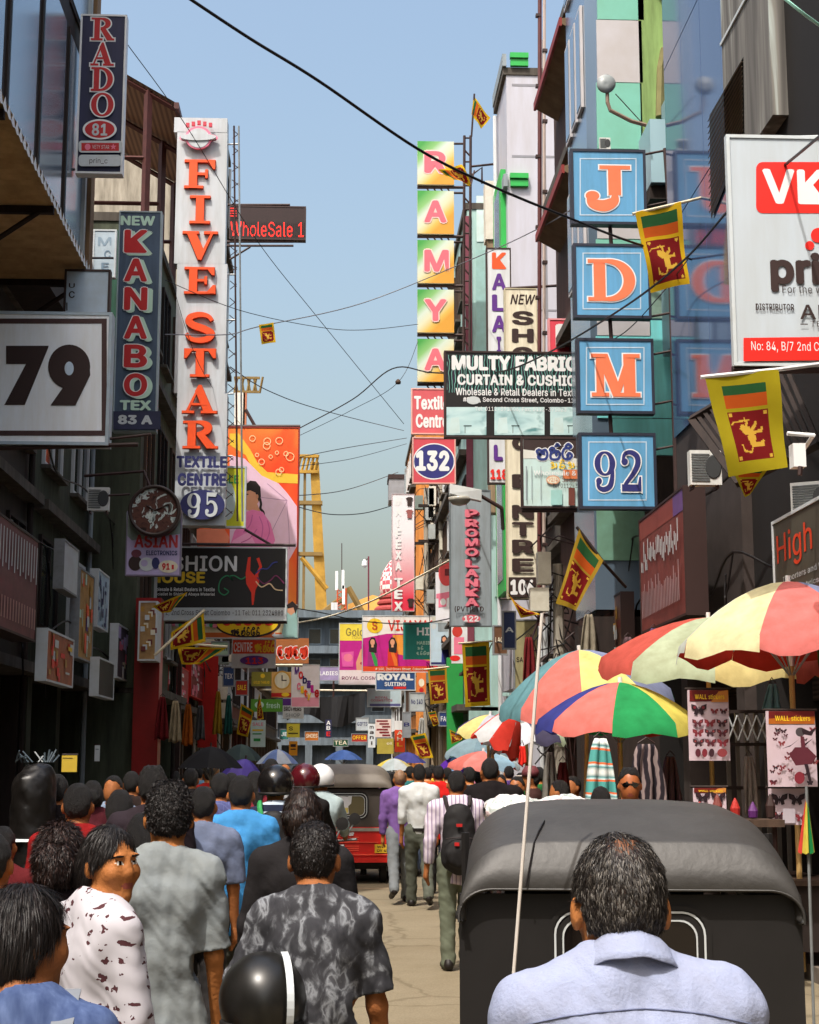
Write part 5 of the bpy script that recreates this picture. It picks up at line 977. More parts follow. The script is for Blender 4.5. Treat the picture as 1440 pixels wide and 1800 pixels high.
def trouser_mesh(p, J, h, skirt=False):
    s = J['s']; w = p.get('w', 1.); lo = np.minimum(np.minimum(J['ank0'], J['ank1']), J['pel'])-.2; hi = np.maximum(np.maximum(J['knee0'], J['knee1']), J['pel'])+.2; lo[2] = .0; F = Field(lo, hi, h); pel = J['pel']
    F.cone(pel+J['spine']*.09*s, pel-np.array([0, 0, .05]), .127*s*w, .135*s*w, .05, .74)
    if skirt: F.cone(pel, np.array([pel[0], pel[1], .14]), .14*s, .2*s, .05)
    else:
        for i in (0, 1):
            F.cone(J['hip%d' % i], J['knee%d' % i], .094*s*w, .072*s, .04); F.cone(J['knee%d' % i], J['ank%d' % i]+(J['ank%d' % i]-J['knee%d' % i])*.04, .072*s, .064*s, .03)
    X, Y, Z = F.all(); F.f = (F.f+.006*noise3(X, Y, Z*1.6, 26., p.get('ph', 0)+.5)).astype(np.float32); F.f = np.maximum(F.f, (Z-(pel[2]+(.11 if p.get('hem', -.2) > -.3 else -.22)*s)).astype(np.float32))
    return F.mesh('trousers')
def shoe_mesh(p, J, h):
    lo = np.minimum(np.minimum(J['toe0'], J['toe1']), np.minimum(J['ank0'], J['ank1']))-.15; hi = np.maximum(np.maximum(J['toe0'], J['toe1']), np.maximum(J['ank0'], J['ank1']))+.12; F = Field(lo, hi, h); s = J['s']
    for i in (0, 1): a, t = J['ank%d' % i], J['toe%d' % i]; F.cone(a+np.array([0, -.035, -.035])*s, t, .042*s, .036*s, .02); F.cone(a+np.array([0, -.02, 0])*s, a+np.array([0, -.03, -.03])*s, .045*s, .042*s, .02)
    return F.mesh('shoes')
def face_mats(me, J, skin, lips=LIP):
    for q in (skin, EYEW, IRIS, lips, BROW): me.materials.append(q)
    s = J['s']; c = J['head']; R = J['R']; n = len(me.polygons); ctr = np.zeros(n*3); me.polygons.foreach_get('center', ctr); L = ((ctr.reshape(-1, 3)-c)@R)/s; mi = np.zeros(n, np.int32)
    x, y, z = np.abs(L[:, 0]), L[:, 1], L[:, 2]; eye = ((x-.032)/.0145)**2+((z-.005)/.0058)**2 < 1; mi[eye & (y > .05)] = 1; mi[(((x-.031)**2+(z-.005)**2) < .0068**2) & (y > .05)] = 2
    mi[(y > .06) & ((x/.025)**2+((z+.069)/.0115)**2 < 1)] = 3; mi[(y > .05) & (np.abs(x-.034) < .019) & (np.abs(z-.027+(x-.034)**2*10) < .0032)] = 4; me.polygons.foreach_set('material_index', mi)
_pm = {}
def person(label, loc, p, mats, rz=0, h=.016, group=None, hair='short', hb=None, key=None, face=False):
    """mats: skin, shirt, trousers, hair, shoes"""
    p = dict(p); J = joints(p); sk, sh, tr, hr, so_ = mats
    if key is None or key not in _pm:
        hh = h if h < .012 else max(.012, h*.85)
        b, F = body_mesh(p, J, h); S = shirt_mesh(p, J, h); T = trouser_mesh(p, J, max(h, .012), p.get('skirt')); Q = shoe_mesh(p, J, max(h*.8, .01)); Hm = None
        if hair:
            c = J['head']; s = J['s']; lo = c-np.array([.17, .2, .2 if hair not in ('long', 'ponytail') else .45]); Fh = Field(lo, c+.17, min(h, .012)); hair_field(Fh, J, hair); Hm = Fh.mesh('hair')
        d = (b, S, T, Q, Hm)
        if key: _pm[key] = d
    else: d = _pm[key]
    b, S, T, Q, Hm = d; shared = key is not None
    def own(me, mat):
        if not me.materials: me.materials.append(mat)
        return me
    if face and not b.materials: face_mats(b, J, sk)
    else: own(b, sk)
    o = link('person', b); o.location = loc; o.rotation_euler = (0, 0, rz); tag(o, label, 'person', group)
    if not face: o.material_slots[0].link = 'OBJECT'; o.material_slots[0].material = sk
    for nm, me, mt in (('shirt', S, sh), ('skirt' if p.get('skirt') else 'trousers', T, tr), ('shoes', Q, so_), ('hair', Hm, hr)):
        if me is None or mt is None or len(me.vertices) == 0: continue
        own(me, mt)
        if nm == 'hair' and hb and not shared:
            n, ln, w, fl = hb[:4]; bl = blades(me, mt, n, ln, w, fl, dens=hb[4] if len(hb) > 4 else None, colmix=hb[5] if len(hb) > 5 else None, jit=hb[6] if len(hb) > 6 else .2); me = merge_meshes('hair', me, bl); c = link(nm, me, o); continue
        c = link(nm, me, o); c.material_slots[0].link = 'OBJECT'; c.material_slots[0].material = mt
    o['_k'] = 0; del o['_k']
    return o, J
def world_of(o, v): return Matrix.Translation(o.location) @ Matrix.Rotation(o.rotation_euler.z, 4, 'Z') @ Vector(v)
# ================================================================= wall boards seen edge-on
class WSign(Sign):
    """board parallel to the street on plane x = xs; corners given in photo pixels"""
    def __init__(s, name, label, cat, px0, pyt, pyb, px1, xs, panel, depth=.12, frame=None, fw=.03):
        s.xs = xs; s.left = xs < 0; a = s.X(px0, pyb); b = s.X(px1, pyb); far = min((a, b), key=lambda v: v.y) if s.left else max((a, b), key=lambda v: v.y)
        s.o = Vector((xs, far.y, a.z)); zt = s.X(px0, pyt).z; s.w = abs(a.y-b.y); s.h = zt-a.z; s.d = depth; s.Y = (a.y+b.y)/2; s.layer = 0; s.let = MB()
        s.e = thing(name, label, cat, s.o, math.pi/2 if s.left else -math.pi/2); s.panel(0, 0, s.w, s.h, panel, frame, fw)
    def X(s, px, py): d = _F*FPX+_R*(px-720)+_U*(900-py); return Vector((0, 0, CZ))+d*(s.xs/d.x)
    def uv(s, u, v): return (u*s.w, v*s.h)
    def utext(s, t, u0, v0, u1, v1, mat, bold=.03):
        q, f = text2d(t, 0.); mn = q.min(0); mx = q.max(0); q = (q-mn)/(mx-mn); y = s.y()
        s.let.add([((u0+a*(u1-u0))*s.w, y, (v0+b*(v1-v0))*s.h) for a, b in q], f, mat)
    def urect(s, u0, v0, u1, v1, mat): s.poly2([(u0*s.w, v0*s.h), (u1*s.w, v0*s.h), (u1*s.w, v1*s.h), (u0*s.w, v1*s.h)], mat)
    def blotch(s, cols, n=26, seed=1):
        r = random.Random(seed)
        for i in range(n):
            u, v = r.random()*.85, r.random()*.85; s.urect(u, v, min(.98, u+r.uniform(.03, .16)), min(.97, v+r.uniform(.04, .25)), r.choice(cols))
RB1 = M('7a3a34', .5, .35, 3); GOLDM = M('b98a3a', .5, .3, 3); GREYM = M('8a8e92', .5, .3, 3)
w = WSign('shop_sign', 'long dark red fascia board with tall pale strokes at the left edge of the street', 'shop sign', -14, 893, 1097, 62, -4.1, M('6e3038', .5, .4, 3), .3, DKBR)
for i in range(15): w.urect(.02+i*.064, .55+.05*(i % 2), .04+i*.064, .92, SILV); w.urect(.03+i*.063, .1, .055+i*.063, .3, M('b98a84', .5, .2))
w.done()
for lab, px0, yt, yb, px1, xs, mt, cols, fr in (
    ('small orange board with dripping yellow marks low on the left wall', 80, 1104, 1195, 127, -4.0, M('a9562a', .5, .4, 4), [RED, YEL, GOLDM, SILV], SILV),
    ('blank pale panel hung high on the left wall in shade', 110, 946, 1033, 136, -4.2, SILV, [], GREYM),
    ('tall multicoloured poster board on the left wall beside the blank pale panel', 136, 994, 1155, 161, -4.2, M('b9863c', .5, .4, 3), [SILV, GOLDM, MINT, ORG, PURP], GREYM),
    ('narrow pale blue board with dark script on the left wall', 170, 998, 1100, 189, -4.2, M('a9c0d2', .5, .15), [NAVY], SILV),
    ('dark framed board with a violet picture lower on the left wall', 205, 1095, 1190, 233, -4.1, M('4a4350', .5, .3), [SILV, LILAC, PINK, CREAM], SILV),
    ('boxed sign with pale edge and dark face low on the left', 172, 1155, 1222, 199, -4.05, M('2c2523', .5, .3), [], SILV),
    ('red and white board on the left shop row behind the flag', 295, 1158, 1222, 331, -3.95, M('a92a2c', .5, .25), [WPAINT, SILV, PINK], RED),
    ('second red and white board farther along the left shop row', 335, 1160, 1222, 362, -3.95, M('8c2326', .5, .3), [WPAINT, PINK], RED),
    ('violet board leaning over the left shop row beyond the red boards', 366, 1150, 1205, 386, -3.9, LILAC, [WPAINT, PURP], SILV)):
    w = WSign('shop_sign', lab, 'shop sign', px0, yt, yb, px1, xs, mt, .14, fr)
    if cols: w.blotch(cols, 22, int(px0))
    w.done()
w = WSign('shop_sign', 'reddish brown fascia board with glinting white letters below the mirror glass', 'shop sign', 1208, 850, 1079, 1128, 4.05, RB1, .25, DKBR)
w.urect(0, .82, 1, 1, M('8a4038', .5, .2)); w.urect(.78, .82, 1, 1, M('6a4a86', .5, .2)); r = random.Random(4)
for i in range(26): u = .03+i*.036; v = r.uniform(.5, .62); w.urect(u, v, u+.016, v+r.uniform(.08, .2), SILV); w.urect(u, .12, u+.012, r.uniform(.3, .45), M('b8a0a4', .4, .3))
w.done()
w = WSign('shop_sign', 'smaller brown printed board with orange stains left of the reddish brown board', 'shop sign', 1094, 1040, 1142, 1040, 4.05, M('7a5646', .5, .45, 4), .18, DKBR); w.blotch([GOLDM, RB1, SILV, DKBR], 30, 3); w.done()
w = WSign('shop_sign', 'dark olive board with orange-red words over a yellow strip at the right edge', 'shop sign', 1550, 815, 1040, 1363, 4.1, M('4e4a3e', .5, .25, 2), .16, SILV, .03)
w.urect(0, 0, 1, .13, YEL); w.utext('High Mode', .04, .5, .98, .86, ORG, .05); w.utext('High Mode', .045, .505, .985, .855, M('d8401a', .5, .1), .02); w.utext('Importers and Wholesale Dealers', .1, .36, .95, .43, SILV, 0); w.utext('Shirts, Fabrics, School Materials', .1, .25, .95, .31, SILV, 0); w.done()
s = Sign('shop_sign', 'pale sided box sign with a yellowish printed face low on the left', 'shop sign', (243, 1058, 276, 1160), 29, M('b08a58', .5, .35, 4), .7, SILV, .03, side=M('a9b6c0', .5, .2)); 
for i in range(16): x = 246+i*7 % 24; y = 1066+(i*29) % 84; s.rect(x, y, x+8, y+9, [GOLDM, CREAM, RB1, SILV][i % 4])
s.done()
# ================================================================= air conditioners, street lamp, lamps, poles
def aircon(label, loc, rz, sc=.5):
    t = thing('air_conditioner', label, 'air conditioner', loc, rz, 'air conditioners on the walls'); t.scale = (sc, sc, sc*1.5 if sc < .45 else sc); m = MB(); m.box(-.42, 0, 0, .42, .32, .62, M('d4d6d4', .5, .2)); m.build('case', t); m = MB()
    for i in range(11): m.box(-.38, -.02, .06+i*.047, .1, -.003, .085+i*.047, M('5a5e60', .5, .2))
    m.build('grille', t); m = MB(); m.lathe([(.02, -.03), (.2, -.03), (.22, -.005)], M('3a3c3e', .5, .2), 20, (.2, 0, .32), 'y'); m.build('fan_guard', t); m = MB(); m.box(-.35, .05, -.06, -.3, .5, -.003, IRON); m.box(.3, .05, -.06, .35, .5, -.003, IRON); m.build('bracket', t)
aircon('white air conditioner on the mossy left wall beneath the slate blue sign', P(172, 897, 25.5), 0, .42)
aircon('white air conditioner beside the hanging yellow flag on the right', P(1242, 852, 16.6), 0, .42)
aircon('air conditioner at the right edge above the dark olive board', P(1432, 905, 13.6), -.5, .5)
aircon('air conditioner high between the mirror glass and the teal panels', P(1064, 262, 22.1), 0, .2)
t = thing('street_lamp', 'white cobra-head street lamp in front of the grey hanging sign', 'street lamp', P(880, 905, 27)); o = Vector(t.location); q = lambda px, py, y=0: P(px, py, 27)-o+Vector((0, y, 0))
m = MB(); a, b = q(790, 858), q(846, 874); d = b-a
m.add([a+Vector((0, -.12, .06)), a+Vector((0, .12, .06)), b+Vector((0, .09, .12)), b+Vector((0, -.09, .12)), a+Vector((0, -.14, -.12)), a+Vector((0, .14, -.12)), b+Vector((0, .08, -.08)), b+Vector((0, -.08, -.08))], [(0, 3, 2, 1), (4, 5, 6, 7), (0, 1, 5, 4), (1, 2, 6, 5), (2, 3, 7, 6), (3, 0, 4, 7)], M('d3d8da', .45, .15)); m.build('housing', t)
m = MB(); c = a+d*.32+Vector((0, 0, -.12)); m.lathe([(.2, 0), (.19, -.06), (.13, -.12), (.02, -.15)], M('b0aea4', .2, .2), 18, c); m.build('lamp_cover', t, True); m = MB(); m.tube([b+Vector((0, 0, .02)), q(882, 893), q(905, 900, 2)], .035, IRON); m.build('arm', t)
t = thing('street_lamp', 'round grey flood lamp on a bent arm high on the teal panels', 'street lamp', P(1132, 222, 21.2)); o = Vector(t.location); q = lambda px, py: P(px, py, 21.2)-o
m = MB(); m.tube([q(1136, 220), q(1110, 213), q(1073, 194), q(1068, 180), q(1067, 132)], .03, M('8a7668', .5, .3)); m.build('arm', t); m = MB(); m.lathe([(.02, .08), (.1, .06), (.135, -.0), (.14, -.05), (.02, -.03)], M('8f979a', .4, .3), 20, q(1065, 149), 'y'); m.build('lamp_head', t, True); m = MB(); m.tube([q(1082, 165), q(1128, 215)], .008, IRON, 4); m.build('stay_wire', t)
t = thing('wall_lamp', 'small white box lamp on a short bar right of the hanging yellow flag', 'wall lamp', P(1400, 800, 11.7)); o = Vector(t.location); q = lambda px, py, y=0: P(px, py, 11.7)-o+Vector((0, y, 0)); m = MB(); a, b = q(1396, 820), q(1416, 779); m.box(a.x, 0, a.z, b.x, .12, b.z, WPAINT); m.build('case', t); m = MB(); m.tube([q(1384, 762), q(1430, 765), q(1445, 775, .6)], .018, WPAINT); m.tube([q(1407, 820), q(1406, 835)], .02, IRON); m.build('bar', t)
t = thing('awning', 'dark slatted awning sloping under the big white and red billboard', 'awning', P(1300, 830, 15.5)); o = Vector(t.location); q = lambda px, py, Y: P(px, py, Y)-o
m = MB(); A, B, C_, D_ = q(1216, 738, 15.4), q(1380, 640, 14.6), q(1440, 780, 13.8), q(1300, 850, 14.6)
for k in range(15): f = k/14; m.tube([A.lerp(B, f), D_.lerp(C_, f)], .028, DBROWN, 4)
m.tube([A, D_], .05, DBROWN, 4); m.tube([D_, C_], .05, DBROWN, 4); m.tube([A, B], .05, DBROWN, 4); m.build('slats', t)
def pole_clutter(label, px, Y, h, seed):
    r = random.Random(seed); b = P(px, 1340, Y); t = thing('utility_pole', label, 'utility pole', (b.x, Y, 0)); m = MB(); m.tube([(0, 0, 0), (0, 0, h)], .13, CONC, 10, .09); m.build('pole', t); sh = [M(c, .5, .2) for c in ('d8d4c4', 'a9b0b0', '7d8a84', 'e0dcd0')]
    for i in range(9 if h > 7 else 3):
        m = MB(); x = r.uniform(-.5, .5); z = r.uniform(h*.35, h*.95); w_, hh = r.uniform(.1, .22), r.uniform(.2, .7); m.box(x-w_, -.3, z, x+w_, -.05, z+hh, r.choice(sh)); m.build('meter_box', t)
    m = MB()
    for i in range(26):
        z = r.uniform(h*.3, h*.97); pts = [(r.uniform(-.6, .6), r.uniform(-.25, .1), z+r.uniform(-.8, .8)) for _ in range(4)]; m.tube(smooth_path(pts, 4), .013, r.choice([BLACK, IRON, BLACK]), 4)
    m.build('wire_tangle', t)
    for z in ((h*.93, h*.82) if h > 7 else ()): m = MB(); m.box(-.8, -.06, z, .8, .06, z+.1, DBROWN); m.build('crossarm', t)
pole_clutter('utility pole smothered in meter boxes and wires below the red 132 sign', 750, 57, 12.0, 3); pole_clutter('utility pole crowded with white boxes left of the grey hanging sign', 777, 53, 11.4, 5)
pole_clutter('bare timber-dark pole bundled with wires right of the 106 sign', 986, 26.5, 5.2, 8); pole_clutter('pole tangled with wires on the far left shop row', 372, 46, 8, 9)
for lab, px, Y, h in (('green painted post beside the hanging flag banner', 800, 42, 4.6), ('tall thin steel post on the left pavement by the red boards', 300, 38, 6)):
    b = P(px, 1340, Y); t = thing('post', lab, 'post', (b.x, Y, 0)); m = MB(); m.box(-.22, -.1, 0, .22, .1, h, GREENB if 'green' in lab else IRON); m.build('shaft', t)
# big red shutter pillar
t = thing('pillar', 'glossy dark red pillar at a shop front on the left', 'pillar', (P(262, 1340, 30.0).x, 29.6, 0)); m = MB(); m.box(-.28, 0, 0, .2, .5, 4.9, M('8a1c1c', .3, .2)); m.build('shaft', t)
t = thing('fabric_banner', 'long red cloth draped down a shop front on the left', 'banner', (P(365, 1340, 45).x, 45, 0)); m = MB(); m.box(-.3, 0, 2.2, .25, .06, 5.2, M('b8201c', .8, .2)); m.build('cloth', t)
# ================================================================= flags
def lion_cells(u, v):
    """gold lion silhouette in a 0..1 maroon field (standing, facing left)"""
    def el(cx, cy_, rx, ry): return ((u-cx)/rx)**2+((v-cy_)/ry)**2 < 1
    def seg(a, b, r):
        t = max(0, min(1, ((u-a[0])*(b[0]-a[0])+(v-a[1])*(b[1]-a[1]))/((b[0]-a[0])**2+(b[1]-a[1])**2))); return math.hypot(u-a[0]-t*(b[0]-a[0]), v-a[1]-t*(b[1]-a[1])) < r
    return (el(.55, .5, .2, .1) or el(.38, .6, .1, .12) or el(.33, .68, .075, .085) or seg((.4, .5), (.3, .36), .035) or seg((.3, .36), (.24, .34), .03) or seg((.43, .45), (.42, .22), .035) or seg((.42, .22), (.36, .2), .028)
        or seg((.68, .47), (.7, .24), .042) or seg((.7, .24), (.63, .2), .028) or seg((.72, .5), (.64, .22), .03) or seg((.74, .54), (.84, .6), .018) or seg((.84, .6), (.8, .78), .018) or seg((.8, .78), (.68, .8), .022)
        or seg((.3, .58), (.2, .56), .028) or seg((.2, .56), (.17, .62), .022) or seg((.17, .5), (.2, .9), .016) or seg((.2, .9), (.25, .95), .014) or seg((.13, .6), (.22, .58), .014)
        or el(.06, .93, .04, .05) or el(.94, .93, .04, .05) or el(.06, .07, .04, .05) or el(.94, .07, .04, .05))
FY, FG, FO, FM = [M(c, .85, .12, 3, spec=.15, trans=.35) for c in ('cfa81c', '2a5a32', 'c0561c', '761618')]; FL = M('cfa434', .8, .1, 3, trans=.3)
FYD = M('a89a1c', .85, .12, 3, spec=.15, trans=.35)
def flag(label, corners, Ys, wave=.04, nu=54, nv=32, name='national_flag', pole=None, rope=None, bw=.0, yel=None, ph=0., sag=0, stick=None, group='lion flags hung along the street', cord=None, bd=(.07, .105)):
    """corners px: hoist-top, fly-top, fly-bottom, hoist-bottom (flag upright = hoist left)"""
    if isinstance(Ys, (int, float)): Ys = [Ys]*4
    c = [P(x, y, Y) for (x, y), Y in zip(corners, Ys)]; o = c[0]; t = thing(name, label, 'flag', o, 0, group); nrm = (c[1]-c[0]).cross(c[3]-c[0]).normalized(); L = (c[1]-c[0]).length
    m = MB(); V = []
    for j in range(nv+1):
        for i in range(nu+1):
            u, v = i/nu, j/nv; q = c[3].lerp(c[2], u).lerp(c[0].lerp(c[1], u), v)-o
            d = wave*L*(math.sin(u*7+v*2.5+ph)*(.3+.7*u)+.5*math.sin(u*3+v*6+ph*2)); q = q+nrm*d+Vector((0, 0, -sag*L*math.sin(math.pi*u)*.5)); V.append(q)
    ye = yel or FY; faces = {}
    b = .07
    for j in range(nv):
        for i in range(nu):
            u, v = (i+.5)/nu, (j+.5)/nv
            b, bv_ = bd
            if v < bv_ or v > 1-bv_ or u < b or u > 1-b or .345 < u < .385: mt = ye
            elif u < .21: mt = FG
            elif u < .345: mt = FO
            else: mt = FL if lion_cells((u-.385)/(1-b-.385), (v-bv_)/(1-2*bv_)) else FM
            faces.setdefault(mt, []).append((j*(nu+1)+i, j*(nu+1)+i+1, (j+1)*(nu+1)+i+1, (j+1)*(nu+1)+i))
    for mt, fs in faces.items():
        if not m.v: m.v = [tuple(x) for x in V]
        k = m.mi(mt)
        for f in fs: m.f.append(list(f)); m.m.append(k)
    m.build('cloth', t, True)
    if stick:
        sm = MB(); pts = [P(x, y, Y)-o for (x, y), Y in stick[0]]; sm.tube(pts, stick[1], stick[2], 7); sm.build('pole', t)
    return t
CANE = M('d8cdb0', .5, .2)
# hung lengthwise: hoist side up.  corners order hoist-top.. so that hoist edge is the top edge in the photo
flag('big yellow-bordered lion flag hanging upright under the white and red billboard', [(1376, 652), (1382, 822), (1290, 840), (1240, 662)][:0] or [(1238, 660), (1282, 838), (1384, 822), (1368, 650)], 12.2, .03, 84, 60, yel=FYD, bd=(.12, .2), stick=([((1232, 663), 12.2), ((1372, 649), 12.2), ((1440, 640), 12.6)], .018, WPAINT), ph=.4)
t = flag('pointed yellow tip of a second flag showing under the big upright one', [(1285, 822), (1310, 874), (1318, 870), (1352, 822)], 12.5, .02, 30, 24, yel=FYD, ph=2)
flag('lion flag drooping from a pole between the coral J and D boxes', [(1116, 374), (1146, 512), (1212, 500), (1196, 356)], 18.5, .05, 70, 40, stick=([((1112, 376), 18.5), ((1215, 352), 18.5), ((1262, 340), 18.9)], .02, CANE), ph=1.1)
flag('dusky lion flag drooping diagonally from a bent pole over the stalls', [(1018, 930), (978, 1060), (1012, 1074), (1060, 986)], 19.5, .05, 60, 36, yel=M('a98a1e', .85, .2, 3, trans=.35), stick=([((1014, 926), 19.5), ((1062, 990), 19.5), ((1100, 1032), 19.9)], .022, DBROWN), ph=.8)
flag('lion flag banner hanging straight beside the green post', [(812, 1130), (818, 1243), (862, 1240), (860, 1128)], 30, .03, 60, 36, ph=.2, stick=([((806, 1131), 30), ((866, 1127), 30)], .02, CANE))
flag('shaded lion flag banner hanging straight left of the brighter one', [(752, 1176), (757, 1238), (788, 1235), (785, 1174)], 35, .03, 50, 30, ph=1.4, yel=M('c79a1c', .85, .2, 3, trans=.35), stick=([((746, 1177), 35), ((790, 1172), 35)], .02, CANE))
flag('small lion flag tumbling at the top of the letter column mast', [(833, 168), (862, 208), (846, 226), (829, 200)], 37.5, .06, 40, 24, stick=([((834, 165), 37.5), ((829, 240), 37.6)], .025, IRON), ph=.5)
flag('crumpled lion flag blown flat across the pink letter R panel', [(770, 300), (812, 290), (830, 326), (798, 316)], 37.3, .12, 40, 24, ph=2.2, stick=([((828, 326), 37.3), ((834, 300), 37.8)], .02, IRON))
flag('little lion flag clipped to the wires against the open sky', [(455, 571), (460, 605), (485, 602), (481, 567)], 30, .04, 40, 26, ph=.9)
flag('lion flag swinging on a slanted white stick in shade on the left', [(360, 1075), (360, 1135), (302, 1143), (306, 1112)][::-1] and [(358, 1074), (300, 1112), (300, 1143), (362, 1128)], 24, .05, 56, 34, ph=1.7, stick=([((360, 1072), 24), ((272, 1152), 24)], .022, CANE))
flag('sunlit orange lion flag on a level stick left of the white and red 113 sign', [(400, 1138), (312, 1138), (320, 1168), (352, 1168)], 27, .07, 50, 28, ph=.3, stick=([((400, 1137), 27), ((318, 1131), 27)], .022, CANE))
flag('rolled dark lion flag at the lower left of the black dancer sign', [(330, 1040), (268, 1066), (286, 1078), (300, 1076)], 26, .05, 44, 24, ph=2.6)
flag('lion flag twisted on a short stick in front of the 106 plate', [(890, 1036), (916, 1086), (950, 1080), (905, 1062)], 8.5, .06, 44, 26, ph=1.2)
flag('thin orange flag standing upright against the far left shops', [(456, 1218), (464, 1264), (452, 1266), (452, 1240)], 40, .05, 30, 20, ph=.6)
flag('golden lion flag tilted over the crowd at the far right shops', [(721, 1294), (738, 1334), (762, 1332), (748, 1288)], 29, .06, 40, 26, ph=.1)
flag('dark rolled flag hanging farther along on the right', [(752, 1252), (762, 1277), (772, 1273), (766, 1250)], 36, .06, 30, 20, ph=2.1)
flag('orange flag hanging limp among the far left shop fronts', [(424, 1236), (416, 1290), (436, 1296), (446, 1250)], 37, .07, 30, 20, ph=1.9)
flag('small dark flag leaning right of the green post', [(790, 1282), (794, 1308), (812, 1300), (814, 1294)], 31, .05, 30, 20, ph=.7)
# ================================================================= cables
def cable(label, pts, r=.012, mat=BLACK, n=8):
    t = thing('cable', label, 'cable', P(*pts[0]), 0, 'cables strung over the street'); o = Vector(t.location); m = MB(); m.tube(smooth_path([tuple(P(*p)-o) for p in pts], n), r, mat, 5); m.build('wire', t)
cable('thick black cable sagging from the top of the sky to the coral D box', [(325, -8, 13), (440, 68, 13.5), (560, 142, 14), (735, 262, 15), (860, 325, 16), (1000, 383, 17), (1130, 432, 18.5), (1300, 478, 20)], .016)
cable('black cable rising from the pale curtain shop sign past the white board', [(1470, 215, 11), (1380, 290, 13), (1295, 355, 15), (1205, 455, 17), (1100, 538, 19), (960, 622, 23), (870, 655, 25), (760, 655, 28), (690, 648, 31), (620, 702, 36), (528, 752, 40)], .014)
cable('thin wire slanting from the top left down across the sky to the red signs', [(222, 75, 24), (330, 225, 27), (450, 420, 31), (560, 560, 34), (710, 745, 38)], .008)
cable('thin wires looping from the white sign to the letter column', [(290, 492, 29), (420, 545, 30), (560, 575, 33), (640, 580, 35), (735, 570, 37)], .008)
cable('pale wire running past the little flag up to the white tower', [(290, 588, 28), (400, 588, 29), (455, 574, 30), (640, 532, 33), (850, 447, 32), (960, 395, 27), (1010, 364, 23)], .011, M('6a6a70', .5, .1))
cable('thin wire from the left mast sagging to the orange building', [(405, 645, 33), (470, 686, 36), (570, 722, 42), (710, 757, 60)], .012)
cable('thin wire crossing low from the crane to the orange building', [(520, 805, 45), (610, 787, 50), (715, 770, 60)], .012)
cable('second thin wire crossing low to the orange building', [(520, 820, 45), (620, 806, 50), (715, 780, 60)], .01)
cable('wire sagging from the orange billboard to the grey metal box', [(400, 872, 41), (540, 870, 45), (620, 858, 55), (700, 830, 68)], .014)
cable('wire sagging deeply toward the tall red-white sign', [(520, 890, 45), (580, 904, 48), (640, 902, 52), (692, 888, 55)], .016)
cable('white rope stretched low from the oval sign to the grey hanging sign', [(500, 1098, 38), (570, 1086, 37), (650, 1058, 35), (740, 1012, 33), (800, 980, 31)], .022, CREAM)
cable('dark rope sagging under the white rope toward the stalls', [(500, 1066, 38), (560, 1076, 38), (640, 1092, 40), (740, 1096, 36), (860, 1070, 30)], .014)
cable('thin wires fanning down from the white sign to the far roofs', [(290, 450, 29), (350, 640, 30), (430, 755, 34)], .006)
cable('thin cable descending over the blue boxes to the curtain sign', [(1240, 75, 17), (1130, 320, 19), (1040, 560, 22), (1000, 640, 25)][:0] or [(1210, 455, 17.3), (1160, 520, 20), (1090, 590, 22), (1010, 620, 24)], .008)
cable('pale green rope at the top right corner', [(1370, -10, 11), (1410, 22, 11), (1460, 58, 11.2)], .014, M('9ad0c0', .5, .1))
cable('thin wire over the bead of the letter column', [(735, 600, 37), (700, 672, 36), (620, 720, 38), (528, 765, 40)], .007)
t = thing('wire_spacer', 'small dark lump hanging on the wires left of the pinkish red sign', 'wire spacer', P(700, 672, 36)); m = MB(); m.lathe([(.01, -.05), (.06, -.04), (.07, .02), (.03, .07), (.01, .08)], BROWN, 10); m.build('lump', t, True)
